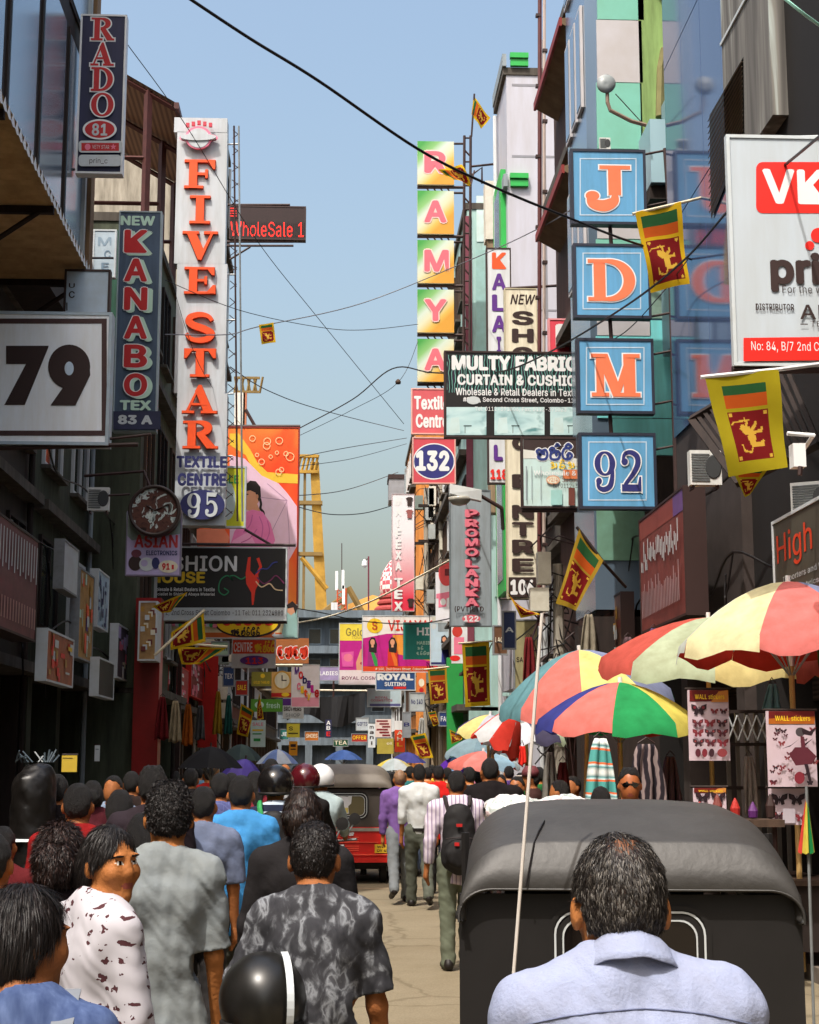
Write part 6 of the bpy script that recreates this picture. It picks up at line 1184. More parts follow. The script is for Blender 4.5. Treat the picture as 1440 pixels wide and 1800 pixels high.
# ================================================================= stall and hand umbrellas
def umbrella(label, apex, Y, r, drop, cols, n=8, tilt=(0, 0), pole_px=None, val=.12, h=2.3, name='stall_umbrella', group='parasols over the right-hand stalls', wood=True, ph=0.):
    a = P(apex[0], apex[1], Y); t = thing(name, label, 'umbrella', (a.x, a.y, a.z-h), 0, group); rot = Matrix.Rotation(tilt[0], 3, 'Y') @ Matrix.Rotation(tilt[1], 3, 'X'); top = Vector((0, 0, h))
    m = MB(); S = 6; K = 5
    mats = [fabric_thin(c) for c in cols]
    def pt(i, j, k):          # panel i, ring j, across k
        f = j/S; th = 2*math.pi*(i+k/K)/n+ph; mid = math.sin(math.pi*k/K); rr = r*f*(1-.045*mid*f); z = -drop*(f**1.75)-.035*r*mid*f*f
        return top+rot@Vector((rr*math.cos(th), rr*math.sin(th), z))
    for i in range(n):
        vs = []; fs = []
        for j in range(S+1):
            for k in range(K+1): vs.append(pt(i, j, k))
        for j in range(S):
            for k in range(K): b = j*(K+1)+k; fs.append((b, b+K+1, b+K+2, b+1))
        for k in range(K+1):
            th = 2*math.pi*(i+k/K)/n+ph; vs.append(pt(i, S, k)+rot@Vector((.03*math.cos(th), .03*math.sin(th), -val*(.8+.25*math.sin(math.pi*k/K*2+i)))))
        b0 = S*(K+1); b1 = (S+1)*(K+1)
        if val > 0:
            for k in range(K): fs.append((b0+k, b1+k, b1+k+1, b0+k+1))
        m.add(vs, fs, mats[i % len(mats)])
    m.build('canopy', t, True)
    m = MB()
    for i in range(n): m.tube([pt(i, 1, 0)-Vector((0, 0, .02)), pt(i, 3, 0)-Vector((0, 0, .02)), pt(i, S, 0)-Vector((0, 0, .015))], .008, STEEL, 4); m.tube([top+rot@Vector((0, 0, -drop*1.6)), pt(i, 3, 0)-Vector((0, 0, .03))], .007, STEEL, 4)
    m.build('ribs', t); m = MB(); m.tube([top+rot@Vector((0, 0, .05)), top+rot@Vector((0, 0, -drop*1.4))], .022 if wood else .012, WPAINT if wood else IRON, 8); m.tube([top+rot@Vector((0, 0, -drop*1.4)), (0, 0, 0)], .024 if wood else .01, M('c9a468', .6, .2, 4, streak=True) if wood else STEEL, 8)
    m.build('pole', t); return t
Rd, Ye, Bl, Gr, Wh, Or, Te = 'd8483c', 'e8d65a', '3a3f86', '1f8a48', 'd6dad2', 'df8a2a', '4f8a94'
umbrella('largest stall parasol at the right edge with pink red and cream yellow panels', (1385, 1022), 13, .98, .52, ['dc7a76', '8a94b8', 'd8483c', '5a6a3a', 'c83a2e', 'c83a2e', 'c9cfc6', 'e4dcae'], ph=-2.1, h=3.25, val=.16)
umbrella('faded pale green and red stall parasol tucked behind the largest one', (1245, 1085), 15.4, 1.08, .42, ['e0d090', 'd8685e', 'c9a234', 'c8402c', 'c8402c', 'c9a234', 'c4584c', 'b4c0a2'], ph=-1.75, tilt=(0, .12), h=3.2, val=.18)
umbrella('tilted stall parasol of pink, pale yellow and teal panels behind the lower one', (1018, 1142), 17.6, .98, .55, ['dc7870', 'e2d98a', '8a94b8', Gr, Or, Or, '3a4a60', '6a9aa4'], ph=-2.55, tilt=(-.12, .1), h=3.0, val=.15)
umbrella('stall parasol with blue, pink, green and yellow panels nearest the rod', (1090, 1199), 15.0, .80, .38, ['dc7870', '2a9858', 'e0d468', 'c8402c', 'c8402c', '1f8a48', '3a3f86', '3a3f8a'], ph=-2.62, tilt=(.02, .04), h=2.5, val=.13)
umbrella('white and violet stall parasol at the far left of the parasol row', (862, 1256), 24, .5, .25, ['e9dd92', 'd0d2e2', 'c6c8e0', '5a4a86'], ph=.3, h=2.4, tilt=(.1, .1))
umbrella('pale green and white parasol just behind the white rod', (925, 1270), 20, .5, .18, ['c6d4b8', 'd8dce8', '4a4660', 'cfe0c0'], ph=.1, h=2.25)
umbrella('blue-grey sagging parasol lower in the parasol row', (845, 1293), 27, .62, .28, ['9ab0bc', '8aa4b0', '7f9aa8'], ph=.5, h=2.2)
umbrella('pink and light blue parasol lowest in the parasol row', (850, 1320), 26, .6, .2, ['e28a84', '9cc0d8', 'c8dce4', 'e07a70'], ph=.9, h=2.0)
umbrella('folded-down red and silver parasol leaning beside the tilted one', (905, 1248), 18.5, .3, .42, ['d8483c', 'c9ccd0', 'd23c30'], ph=.4, tilt=(.5, .0), h=2.3)
G2 = 'umbrellas carried in the crowd'
def hand_umb(label, apex, Y, r, cols, drop=.22, tilt=(0, 0), ph=0.): return umbrella(label, apex, Y, r, drop, cols, 8, tilt, None, .0, .95, 'umbrella', G2, False, ph)
hand_umb('black umbrella carried on the left above the crowd', (371, 1312), 21, .43, ['2c2c2e', '26262a'], .28)
hand_umb('purple umbrella carried lower right of the black one', (432, 1334), 22, .34, ['6a5ab8', '5a4aa8', '7464c0'], .3, (.15, 0))
hand_umb('dark green umbrella carried behind the black one', (424, 1308), 29, .42, ['4a5a58', '3f4e50'], .3)
hand_umb('blue and white umbrella carried in the middle of the crowd', (488, 1317), 27, .36, ['c8d6ea', '7a94d0', 'cfd8e6', '8aa0d8'], .24)
hand_umb('blue umbrella opened above the far red auto rickshaw', (604, 1318), 33, .40, ['4a66a4', '4260a0'], .2)
hand_umb('yellow and grey umbrella right of the red auto rickshaw', (692, 1333), 30, .42, ['e2cf62', 'b4c0c4', 'c4ccd0', 'd8c884'], .22)
hand_umb('navy umbrella behind the yellow and grey one', (716, 1322), 33, .40, ['4a4c94', '44468a'], .22)
hand_umb('violet and sky blue umbrella behind the white shirted man', (797, 1331), 27, .38, ['5a2aa0', '86aede', '6030aa', '5a2aa0'], .3, ph=.35)
# ================================================================= auto rickshaws
def rrect_arc(hw, z0, zt, r, n=9, crown=.0):
    pts = [(-hw, z0), (-hw, z0+(zt-r-z0)*.5)]
    for k in range(n+1): a = math.pi-math.pi/2*k/n; pts.append((-hw+r+r*math.cos(a), zt-r*.8+r*.8*math.sin(a)))
    for k in range(1, 6): x = (-hw+r)+(2*hw-2*r)*k/6; pts.append((x, zt+crown*(1-(x/hw)**2)))
    for k in range(n+1): a = math.pi/2-math.pi/2*k/n; pts.append((hw-r+r*math.cos(a), zt-r*.8+r*.8*math.sin(a)))
    return pts+[(hw, z0+(zt-r-z0)*.5), (hw, z0)]
def loft(m, secs, mat):
    n = len(secs[0][1]); vs = [(x, y, z) for y, p in secs for x, z in p]; fs = [(i*n+j, i*n+j+1, (i+1)*n+j+1, (i+1)*n+j) for i in range(len(secs)-1) for j in range(n-1)]; return m.add(vs, fs, mat)
def wheel(t, x, y, r=.2, w=.1, lab='wheel'):
    m = MB(); m.lathe([(r*.6, -w/2), (r*.95, -w/2), (r, -w/4), (r, w/4), (r*.95, w/2), (r*.6, w/2)], M('1a1816', .8, .3), 22, (x, y, r), 'x'); o = m.build('wheel', t, True); m = MB(); m.lathe([(.03, -w/2-.01), (r*.6, -w/2+.01), (r*.6, w/2-.01), (.03, w/2+.01)], STEEL, 16, (x, y, r), 'x'); m.build('rim', o)
CANV = M('3b3937', .55, .35, 3, spec=.6, bump=.2); CANV2 = M('6b6257', .55, .3, 2.5, spec=.5, bump=.12); BLKP = M('181514', .6, .3, 2)
def rickshaw(label, loc, canvas, back, body, red, scale=1., rz=0.):
    t = thing('auto_rickshaw', label, 'auto rickshaw', loc, rz); t.scale = (scale,)*3; hw = .66
    m = MB(); secs = [(-.05, rrect_arc(hw-.004, 1.2, 1.315, .13, crown=-.0)), (-.06, rrect_arc(hw-.001, 1.2, 1.325, .13)), (-.026, rrect_arc(hw-.002, 1.2, 1.40, .17, crown=.003)), (.02, rrect_arc(hw-.012, 1.2, 1.49, .24, crown=.004)), (.028, rrect_arc(hw-.014, 1.2, 1.497, .245, crown=.004)), (.04, rrect_arc(hw-.016, 1.2, 1.502, .25, crown=.004)), (.2, rrect_arc(hw-.02, 1.19, 1.565, .27, crown=.006)), (.5, rrect_arc(hw-.02, .98, 1.615, .27, crown=.01)), (.95, rrect_arc(hw-.02, .98, 1.63, .27, crown=.01))]
    secs += [(1.5, rrect_arc(hw-.03, 1.2, 1.62, .3, crown=.01)), (2.05, rrect_arc(hw-.1, 1.25, 1.54, .3, crown=.02))]
    loft(m, secs, canvas); o = m.build('canopy', t, True); md = o.modifiers.new('thickness', 'SOLIDIFY'); md.thickness = .02; md.offset = -1
    m = MB(); pts = [(-.052+1.02*.07-.02, p) for p in [1]]; 
    for x0, y0 in ((-.3, .0),): m.tube([(-.40, -.078, 1.335), (-.385, -.036, 1.40), (-.365, .018, 1.492), (-.345, .1, 1.535), (-.32, .2, 1.572)], .004, BLACK, 5)
    m.tube([(x, -.057, z) for x, z in rrect_arc(hw-.0, 1.2, 1.322, .13)], .005, canvas, 5); m.build('seam', t)
    # back curtain with window hole
    wx0, wx1, wz0, wz1 = -.27, .27, .92, 1.215
    m = MB(); zb = .78 if red else .30; outer = [(-hw+.0, zb), (hw, zb), (hw-.005, 1.18), (hw-.06, 1.30), (-hw+.06, 1.30), (-hw+.005, 1.18)]
    m.box(-hw, 0, zb, wx0, .02, 1.30, back); m.box(wx1, 0, zb, hw, .02, 1.30, back); m.box(wx0, 0, zb, wx1, .02, wz0, back); m.box(wx0, 0, wz1, wx1, .02, 1.30, back); m.build('back_curtain', t)
    def rr(x0, z0, x1, z1, r): 
        out = []
        for cx, cz, a0 in ((x1-r, z1-r, 0), (x0+r, z1-r, 90), (x0+r, z0+r, 180), (x1-r, z0+r, 270)):
            for k in range(7): a = math.radians(a0+15*k); out.append((cx+r*math.cos(a), cz+r*math.sin(a)))
        return out
    m = MB(); g = rr(wx0+.0, wz0, wx1, wz1, .07); m.prism([(wx0, wz0), (wx1, wz0), (wx1, wz1), (wx0, wz1)], .004, .012, glass_mat('120c0a' if not red else '6a6248', .12, 0, 'rear_pane', .6)); wnd = m.build('rear_window', t)
    m = MB()
    for gr, wd, mt in ((.035, .018, BLKP), (.018, .008, SILV), (-.012, .008, SILV), (0, .02, BLKP)):
        q = rr(wx0-gr, wz0-gr, wx1+gr, wz1+gr, .075+gr*.6)
        for a, b, c, d in strokes(q, wd, True): m.add([(a[0], -.006, a[1]), (b[0], -.006, b[1]), (c[0], -.006, c[1]), (d[0], -.006, d[1])], [(0, 1, 2, 3)], mt)
    m.build('window_frame', wnd)
    # sides, tub, front
    for sd in (-1, 1):
        m = MB(); x = sd*hw; m.box(x-.015*sd-.01, .02, .3, x-.015*sd+.01, .62, 1.2, back); m.build('side_curtain', t)
        m = MB(); m.box(x-.03, .0, .28, x+.03, 1.5, .62, body); m.build('side_panel', t)
        m = MB(); m.tube([(x, .75, .6), (x, .75, 1.5)], .02, BLKP); m.tube([(sd*(hw-.05), 1.55, .6), (sd*(hw-.08), 1.75, 1.3)], .02, BLKP); m.build('post', t)
        m = MB(); m.box(x-.16*sd-.06, -.03, .42, x-.16*sd+.06, .0, .56, M('b0201a', .2, .1)); m.build('tail_light', t)
        if red: m = MB(); m.tube([(sd*(hw-.12), 1.85, 1.05), (sd*(hw+.0), 1.8, 1.1)], .01, BLKP); m.lathe([(.01, -.012), (.05, -.01), (.05, .01), (.01, .012)], BLKP, 14, (sd*(hw+.02), 1.8, 1.16), 'y'); m.build('mirror', t)
        wheel(t, sd*.52, .28)
    wheel(t, 0, 2.2)
    m = MB(); m.box(-hw, .02, .24, hw, 1.9, .34, BLKP); m.add([(-.5, 1.7, .3), (.5, 1.7, .3), (.34, 2.3, .35), (-.34, 2.3, .35), (-.55, 1.7, .95), (.55, 1.7, .95), (.36, 2.15, .92), (-.36, 2.15, .92)], [(0, 1, 2, 3), (4, 5, 6, 7), (2, 3, 7, 6), (0, 3, 7, 4), (1, 2, 6, 5)], body); m.build('body', t)
    m = MB(); m.quad((-.5, 1.78, .97), (.5, 1.78, .97), (.5, 1.95, 1.5), (-.5, 1.95, 1.5), glass_mat('1a1e20', .05, 0, 'windscreen_glass', .9)); m.build('windscreen', t)
    m = MB(); m.box(-.5, .35, .5, .5, .75, .62, BLKP); m.box(-.5, .3, .62, .5, .4, 1.05, BLKP); m.build('seat', t)
    m = MB(); m.box(-hw-.02, -.1, .3, hw+.02, -.02, .36, body if red else STEEL); m.build('bumper', t)
    if red:
        m = MB(); m.box(-.63, -.012, .36, .63, .0, .775, body); m.box(-.645, -.03, .72, .645, .0, .765, M('8f8a80', .5, .3)); LT = M('ee5a44', .5, .1)
        for r in range(2):
            for c in range(3):
                for k in range(3): m.box(-.5+c*.25, -.02, .63-r*.12-k*.028, -.32+c*.25, -.0135, .642-r*.12-k*.028, LT)
        m.box(-.6, -.03, .565, .45, -.0135, .572, LT); m.box(-.6, -.035, .395, .6, -.0135, .41, LT); tg = m.build('tailgate', t)
        m = MB(); v, f = text2d('TVS', .05); mn, mx = v.min(0), v.max(0); q = (v-mn)/(mx-mn); m.add([(-.1+a*.2+b*.02, -.034, .655+b*.05) for a, b in q], f, SILV); m.build('lettering', tg)
        m = MB(); m.box(.4, -.04, .425, .62, -.014, .54, M('d8b02a', .5, .15)); v, f = text2d('WP', .02); mn, mx = v.min(0), v.max(0); q = (v-mn)/(mx-mn); m.add([(.43+a*.1, -.0415, .49+b*.035) for a, b in q], f, BLACK); v, f = text2d('QY 47', .02); mn, mx = v.min(0), v.max(0); q = (v-mn)/(mx-mn); m.add([(.43+a*.16, -.0415, .44+b*.035) for a, b in q], f, BLACK); m.build('number_plate', t)
        m = MB(); m.add([(-.1, -.004, 1.2), (.02, -.004, 1.19), (.04, -.004, 1.2), (.08, -.004, 1.2), (.07, -.004, 1.1), (.03, -.004, 1.06), (.04, -.004, .96), (-.06, -.004, .95), (-.08, -.004, 1.05), (-.12, -.004, 1.1)], [tuple(range(10))], M('d6d8dc', .7, .2)); m.quad((-.07, -.0045, .97), (.03, -.0045, .97), (.03, -.0045, 1.04), (-.07, -.0045, 1.04), M('d2c468', .7, .2)); m.build('sticker', wnd)
        m = MB(); m.tube([(-.25, .3, .3), (-.25, .25, .12)], .05, BLKP); m.tube([(.25, .3, .3), (.25, .25, .12)], .05, BLKP); m.box(-.5, .1, .2, .5, .5, .26, BLKP); m.build('axle', t)
    return t
xn = P(1104, 1500, 6.0).x
rickshaw('black canvas auto rickshaw filling the lower right foreground', (xn, 6.0, 0), CANV, BLKP, M('1c1a18', .4, .2), False, .985, -.115)
rickshaw('red auto rickshaw with grey hood driving away in the middle of the road', (P(608, 1500, 23.3).x, 23.3, 0), CANV2, M('3f3832', .6, .3, 2), M('c8221a', .4, .15), True, 1.07)
# flag rod fixed to the near rickshaw, own thing
t = thing('flag_pole', 'thin white leaning rod in front of the black auto rickshaw', 'pole', P(897, 1800, 5.7)); o = Vector(t.location); m = MB(); m.tube([Vector((P(886, 2100, 5.7)-o).x*Vector((1, 0, 0))+Vector((0, 0, -o.z+.02))), P(900, 1750, 5.7)-o, P(953, 1078, 5.7)-o], .0065, M('dcd6d0', .35, .15), 7); m.build('rod', t)
# ================================================================= motorcycles with riders
def motorbike(label, loc, rz=0, col='5a1416', plate=True):
    t = thing('motorcycle', label, 'motorcycle', loc, rz)
    for y in (-.62, .66):
        m = MB(); m.lathe([(.2, -.05), (.27, -.055), (.3, -.03), (.3, .03), (.27, .055), (.2, .05)], M('1a1816', .8, .3), 22, (0, y, .3), 'x'); w = m.build('wheel', t, True); m = MB(); m.lathe([(.02, -.03), (.05, -.04), (.05, .04), (.02, .03)], STEEL, 10, (0, y, .3), 'x')
        for k in range(8): a = k*math.pi/4; m.tube([(0, y, .3), (0, y+.21*math.cos(a), .3+.21*math.sin(a))], .006, STEEL, 4)
        m.build('spokes', w)
    F_ = M(col, .35, .2); m = MB(); m.box(-.1, -.15, .3, .1, .28, .58, IRON); m.tube([(0, .66, .3), (0, .42, .95)], .035, STEEL); m.tube([(0, -.62, .3), (0, -.1, .45)], .03, IRON); m.build('frame', t)
    m = MB(); m.lathe([(.02, -.05), (.13, .0), (.15, .15), (.13, .35), (.04, .42)], F_, 14, (0, .05, .78), 'y'); m.build('tank', t, True)
    m = MB(); m.add([(-.13, .06, .78), (.13, .06, .78), (.14, -.75, .82), (-.14, -.75, .82), (-.1, .06, .7), (.1, .06, .7), (.11, -.75, .74), (-.11, -.75, .74)], [(0, 1, 2, 3), (4, 7, 6, 5), (0, 4, 5, 1), (1, 5, 6, 2), (2, 6, 7, 3), (3, 7, 4, 0)], BLKP); m.build('seat', t)
    m = MB(); m.box(-.1, -.86, .66, .1, -.76, .76, M('c01a14', .2, .1)); m.build('tail_light', t)
    for sd in (-1, 1): m = MB(); m.lathe([(.01, -.03), (.035, -.02), (.035, .02), (.01, .03)], M('e08a1c', .3, .1), 10, (sd*.17, -.8, .7), 'y'); m.build('indicator', t)
    if plate: m = MB(); m.box(-.1, -.9, .46, .1, -.885, .6, M('d8b02a', .5, .15)); v, f = text2d('JK 2', .02); mn, mx = v.min(0), v.max(0); q = (v-mn)/(mx-mn); m.add([(-.08+a*.16, -.902, .49+b*.07) for a, b in q], f, BLACK); m.build('number_plate', t)
    m = MB(); m.tube([(-.36, .32, 1.02), (-.15, .42, 1.0), (.15, .42, 1.0), (.36, .32, 1.02)], .014, STEEL); m.build('handlebar', t)
    for sd in (-1, 1): m = MB(); m.tube([(sd*.25, .38, 1.02), (sd*.33, .36, 1.18)], .008, STEEL, 5); m.lathe([(.01, -.012), (.06, -.01), (.06, .01), (.01, .012)], BLKP, 12, (sd*.34, .36, 1.22), 'y'); m.build('mirror', t)
    m = MB(); m.tube([(.14, .1, .32), (.17, -.5, .38), (.17, -.75, .42)], .035, STEEL, 8); m.build('exhaust', t)
    return t
def helmet_mesh(mat, s=1., stripe=None, visor=True):
    m = MB(); R_ = .135*s; prof = []
    n = 26; vs = []; fs = []
    for i in range(15):
        th = math.pi*.66*i/14
        for j in range(n): a = 2*math.pi*j/n; r = R_*math.sin(th) if i else .002; vs.append((r*math.cos(a), r*1.12*math.sin(a)*(1 if math.sin(a) < 0 else 1.0), R_*1.05*math.cos(th)))
    for i in range(14):
        for j in range(n): fs.append((i*n+j, (i+1)*n+j, (i+1)*n+(j+1) % n, i*n+(j+1) % n))
    m.add(vs, fs, mat); m.tube([(R_*.9*math.cos(a), R_*1.0*math.sin(a), -R_*.5) for a in [i*math.pi/13 for i in range(27)]], .011, BLKP, 5)
    if stripe:
        for i in range(1, 14):
            th0, th1 = math.pi*.66*i/14, math.pi*.66*(i+1)/14
            q = lambda th, x: (x, R_*1.12*math.sin(th)*-1.012, R_*1.063*math.cos(th))
            m.quad(q(th0, .05), q(th0, .072), q(th1, .072), q(th1, .05), stripe)
    return m
# ================================================================= stall goods
def poster(label, rect, Y, head, kind):
    s = Sign('poster', label, 'poster', rect, Y, M('cdb9c4', .45, .12), .012); x0, y0, x1, y1 = rect; W = x1-x0; Hh = y1-y0; wings = [M(c, .5, .15) for c in ('5a2430', '7a2632', '3c2028', '8a3a3e', '2a1a22')]
    def bf(cx, cyy, r, mt, mt2=None):
        for sd in (-1, 1): s.poly([(cx, cyy), (cx+sd*r*.35, cyy-r*.55), (cx+sd*r, cyy-r*.75), (cx+sd*r*.95, cyy-r*.1), (cx+sd*r*.55, cyy+r*.1), (cx+sd*r*.65, cyy+r*.55), (cx+sd*r*.25, cyy+r*.7)], mt); s.ell(cx+sd*r*.55, cyy-r*.3, r*.2, r*.2, mt2 or wings[3], 8)
        s.rect(cx-r*.05, cyy-r*.4, cx+r*.05, cyy+r*.5, BLACK)
    if head:
        s.rect(x0, y0, x1, y0+Hh*.16, M('6e1f1c', .4, .3, 5)); s.poly([(x0, y0+Hh*.1), (x1, y0+Hh*.07), (x1, y0+Hh*.17), (x0, y0+Hh*.17)], M('b8641c', .5, .3)) if kind == 'dancer' else s.poly([(x0+W*.55, y0+Hh*.17), (x0+W*.75, y0+.02*Hh), (x1, y0), (x1, y0+Hh*.17)], M('d0893c', .5, .2)); s.text('WALL stickers', x0+W*.14, y0+Hh*.06, x0+W*.9, y0+Hh*.13, YEL, .02)
    r = random.Random(int(x0))
    if kind == 'rows':
        bf(x0+W*.24, y0+Hh*.28, W*.2, wings[4], wings[1]); bf(x0+W*.64, y0+Hh*.3, W*.1, wings[1]); bf(x0+W*.87, y0+Hh*.3, W*.1, wings[2])
        for j in range(3):
            for i in range(3): bf(x0+W*(.2+.31*i), y0+Hh*(.47+.14*j), W*.145, wings[(i+j) % 3], wings[3])
        for i, x in enumerate((.18, .35, .53, .8)): s.ell(x0+W*x, y0+Hh*.89, W*(.07 if i < 3 else .13), Hh*.06, wings[i], 14)
    elif kind == 'two':
        bf(x0+W*.27, y0+Hh*.3, W*.23, wings[4], wings[2]); bf(x0+W*.75, y0+Hh*.3, W*.23, wings[4], wings[2]); bf(x0+W*.25, y0+Hh*.75, W*.2, wings[2]); s.rect(x0+W*.35, y0+Hh*.55, x0+W*.7, y0+Hh*.95, M('b8b0bc', .5, .1)); bf(x0+W*.85, y0+Hh*.8, W*.15, wings[1])
    else:
        for k in range(46):
            a, b = r.uniform(.05, .95), r.uniform(.2, .95)
            if .42 < a < .95 and .24 < b < .9 and k % 5: continue
            bf(x0+W*a, y0+Hh*b, W*r.uniform(.04, .08), r.choice(wings), r.choice(wings))
        s.ell(x0+W*.6, y0+Hh*.28, W*.1, Hh*.06, M('4a4448', .5, .1)); s.poly([(x0+W*.62, y0+Hh*.22), (x0+W*.8, y0+Hh*.27), (x0+W*.95, y0+Hh*.22), (x0+W*.84, y0+Hh*.33), (x0+W*.66, y0+Hh*.31)], wings[4]); s.poly([(x0+W*.6, y0+Hh*.33), (x0+W*.68, y0+Hh*.34), (x0+W*.72, y0+Hh*.5), (x0+W*.62, y0+Hh*.5)], wings[0])
        s.poly([(x0+W*.58, y0+Hh*.37), (x0+W*.38, y0+Hh*.47), (x0+W*.2, y0+Hh*.5), (x0+W*.4, y0+Hh*.45)], wings[4]); s.poly([(x0+W*.7, y0+Hh*.43), (x0+W*.88, y0+Hh*.36), (x0+W*.7, y0+Hh*.46)], wings[4]); s.poly([(x0+W*.48, y0+Hh*.48), (x0+W*.75, y0+Hh*.48), (x0+W*.95, y0+Hh*.6), (x0+W*.85, y0+Hh*.7), (x0+W*.5, y0+Hh*.72), (x0+W*.36, y0+Hh*.58)], wings[0]); s.poly([(x0+W*.68, y0+Hh*.7), (x0+W*.76, y0+Hh*.7), (x0+W*.86, y0+Hh*.97), (x0+W*.8, y0+Hh*.97)], wings[4]); s.ell(x0+W*.58, y0+Hh*.88, W*.11, Hh*.08, wings[1])
    m = MB(); m.tube([(-.02, .01, s.h+.01), (s.w+.02, .01, s.h+.01)], .012, DBROWN, 6); m.build('hanging_bar', s.e); return s.done('print')
poster('hanging sticker sheet of butterflies in three neat rows', (1212, 1213, 1280, 1337), 12.9, True, 'rows'); poster('hanging sticker sheet with a dancing girl among scattered butterflies', (1351, 1250, 1432, 1383), 12.3, True, 'dancer'); poster('lower sticker sheet with two large butterflies below the dancing girl sheet', (1353, 1386, 1416, 1450), 12.4, False, 'two'); poster('small sticker sheet low behind the rickshaw roof with a bluish top', (1220, 1385, 1276, 1440), 12.6, True, 'two')
def rack(label, px, Y, goods, w=1.6, h=2.1):
    b = P(px, 1340, Y); t = thing('market_stall', label, 'stall', (b.x, Y, 0)); m = MB()
    for x in (-w/2, w/2): m.tube([(x, 0, 0), (x, 0, .8)], .02, IRON); m.tube([(x, .6, 0), (x, .6, .8)], .02, IRON); m.tube([(x, 0, .3), (x, .6, .3)], .018, IRON)
    m.build('frame', t); m = MB(); m.box(-w/2, -.05, .78, w/2, .65, .82, BROWN); m.box(-w/2, .0, .25, w/2, .02, .78, DBROWN); m.build('table', t); return t
def garment(label, px, py0, py1, Y, wpx, mat, name='hanging_cloth', seed=0):
    a = P(px-wpx/2, py0, Y); b = P(px+wpx/2, py1, Y); t = thing(name, label, 'cloth', (a.x, Y, b.z)); W, Hh = b.x-a.x, a.z-b.z; r = random.Random(seed); vs = []; fs = []; n, k = 14, 12
    for j in range(k+1):
        for i in range(n+1): f = j/k; u = i/n; wd = .35+.65*f**.6; vs.append((W*(.5+(u-.5)*wd), .05*math.sin(u*15+seed+f*2)*(.3+f), Hh*(1-f)-.02*math.sin(u*9+seed)*f))
    for j in range(k):
        for i in range(n): q = j*(n+1)+i; fs.append((q, q+1, q+n+2, q+n+1))
    m = MB(); m.add(vs, fs, mat); o = m.build('cloth', t, True); md = o.modifiers.new('thickness', 'SOLIDIFY'); md.thickness = .012; m = MB(); m.tube([(W*.3, 0, Hh+.01), (W*.5, 0, Hh+.06), (W*.7, 0, Hh+.01)], .006, IRON, 5); m.build('hanger', t); return t
rack('iron framed stall with a wooden table under the blue pink green parasol', 1090, 15.2, 0); rack('iron framed stall with a table behind the butterfly sheets', 1270, 13.3, 0); rack('iron framed stall with a table at the right edge', 1420, 12.8, 0, 1.5)
STRP = ramp_mat('striped_towel', [(0, '4f9a94'), (.3, '4f9a94'), (.32, 'e06a3c'), (.5, 'e06a3c'), (.52, 'd8dcd8'), (.72, '7fb4b8'), (.75, '3f7a7c'), (1, 'd8dcd8')], 'wave', (1, 1, 1), 1.1, 1, .9, 2.5)
garment('striped orange and teal towel hung like a cone under the parasol', 1057, 1298, 1440, 14.2, 62, STRP, seed=1)
garment('dark shawls with a pale edge gathered on a hook under the parasols', 1138, 1308, 1440, 14.0, 78, ramp_mat('dark_shawl', [(.3, '1f1a20'), (.6, '3c3038'), (.75, '8a7a78')], 'wavex', (1, 1, 1), 5, 1, .9, 4), seed=2)
for i, (lab, px, y0, y1, c, w) in enumerate((('blue-green sheet hanging behind the largest parasol pole', 1358, 1203, 1250, '6a94a4', 36), ('dull red garment hanging at the back of the stalls', 990, 1340, 1430, '6a2a2a', 34), ('grey garment hanging left of the striped towel', 968, 1322, 1420, '7d7a74', 30), ('faded mauve garment at the back of the butterfly stall', 1180, 1330, 1440, '6e5664', 40), ('cream sheet hanging right of the small sticker sheet', 1318, 1330, 1430, '8a8078', 30), ('bright red plastic bag hanging among the parasols', 918, 1312, 1345, 'c8281e', 16))): garment(lab, px, y0, y1, 15.5 if px < 1200 else 13.4, w, cloth(c, .3), seed=i+5)
t = thing('folded_umbrella', 'closed umbrella with red yellow and green panels standing at the right edge', 'umbrella', P(1418, 1515, 8.2)); o = Vector(t.location); m = MB(); n = 8; a = P(1418, 1392, 8.2)-o
for i in range(n):
    t0, t1 = 2*math.pi*i/n, 2*math.pi*(i+1)/n; mt = fabric_thin(['d8483c', 'e8d65a', '1f8a48', 'e8d65a'][i % 4]); m.add([a, (.045*math.cos(t0), .045*math.sin(t0), .05), (.03*math.cos((t0+t1)/2), .03*math.sin((t0+t1)/2), .04), (.045*math.cos(t1), .045*math.sin(t1), .05)], [(0, 1, 2), (0, 2, 3)], mt)
m.build('canopy', t); m = MB(); m.tube([a+Vector((0, 0, .03)), (0, 0, -o.z)], .008, STEEL, 6); m.build('pole', t)
t = thing('metal_gate', 'old folding metal gate at the shop behind the butterfly sheets', 'gate', P(1285, 1440, 14.2)); o = Vector(t.location); m = MB(); zt = P(1285, 1248, 14.2).z-o.z
for i in range(9): m.box(i*.09-.02, 0, -o.z, i*.09+.015, .03, zt, M('5a544c', .5, .4))
for z in (zt, zt-.3, zt*.3): m.box(-.03, -.006, z-.03, .78, -.002, z, DBROWN)
for i in range(8): m.tube([(i*.09, -.01, zt-.28), (i*.09+.09, -.01, zt-.05)], .008, SILV, 4); m.tube([(i*.09+.09, -.01, zt-.28), (i*.09, -.01, zt-.05)], .008, SILV, 4)
m.build('bars', t)
t = thing('shelf_stand', 'row of small red and white toys and sheets on the stall behind the rickshaw', 'display stand', P(1300, 1440, 12.0)); m = MB(); r = random.Random(3)
for i in range(0, 9, 2): m.lathe([(.01, 0), (.035, .01), (.04, .06+.02*(i % 3)), (.02, .1+.03*(i % 3)), (.005, .13+.03*(i % 3))], [RED, M('5a2a6a', .4, .1), RB1, DKBR, M('a8302a', .3, .1)][i % 5], 10, (-.28+i*.07, .12+.05*(i % 2), 0))
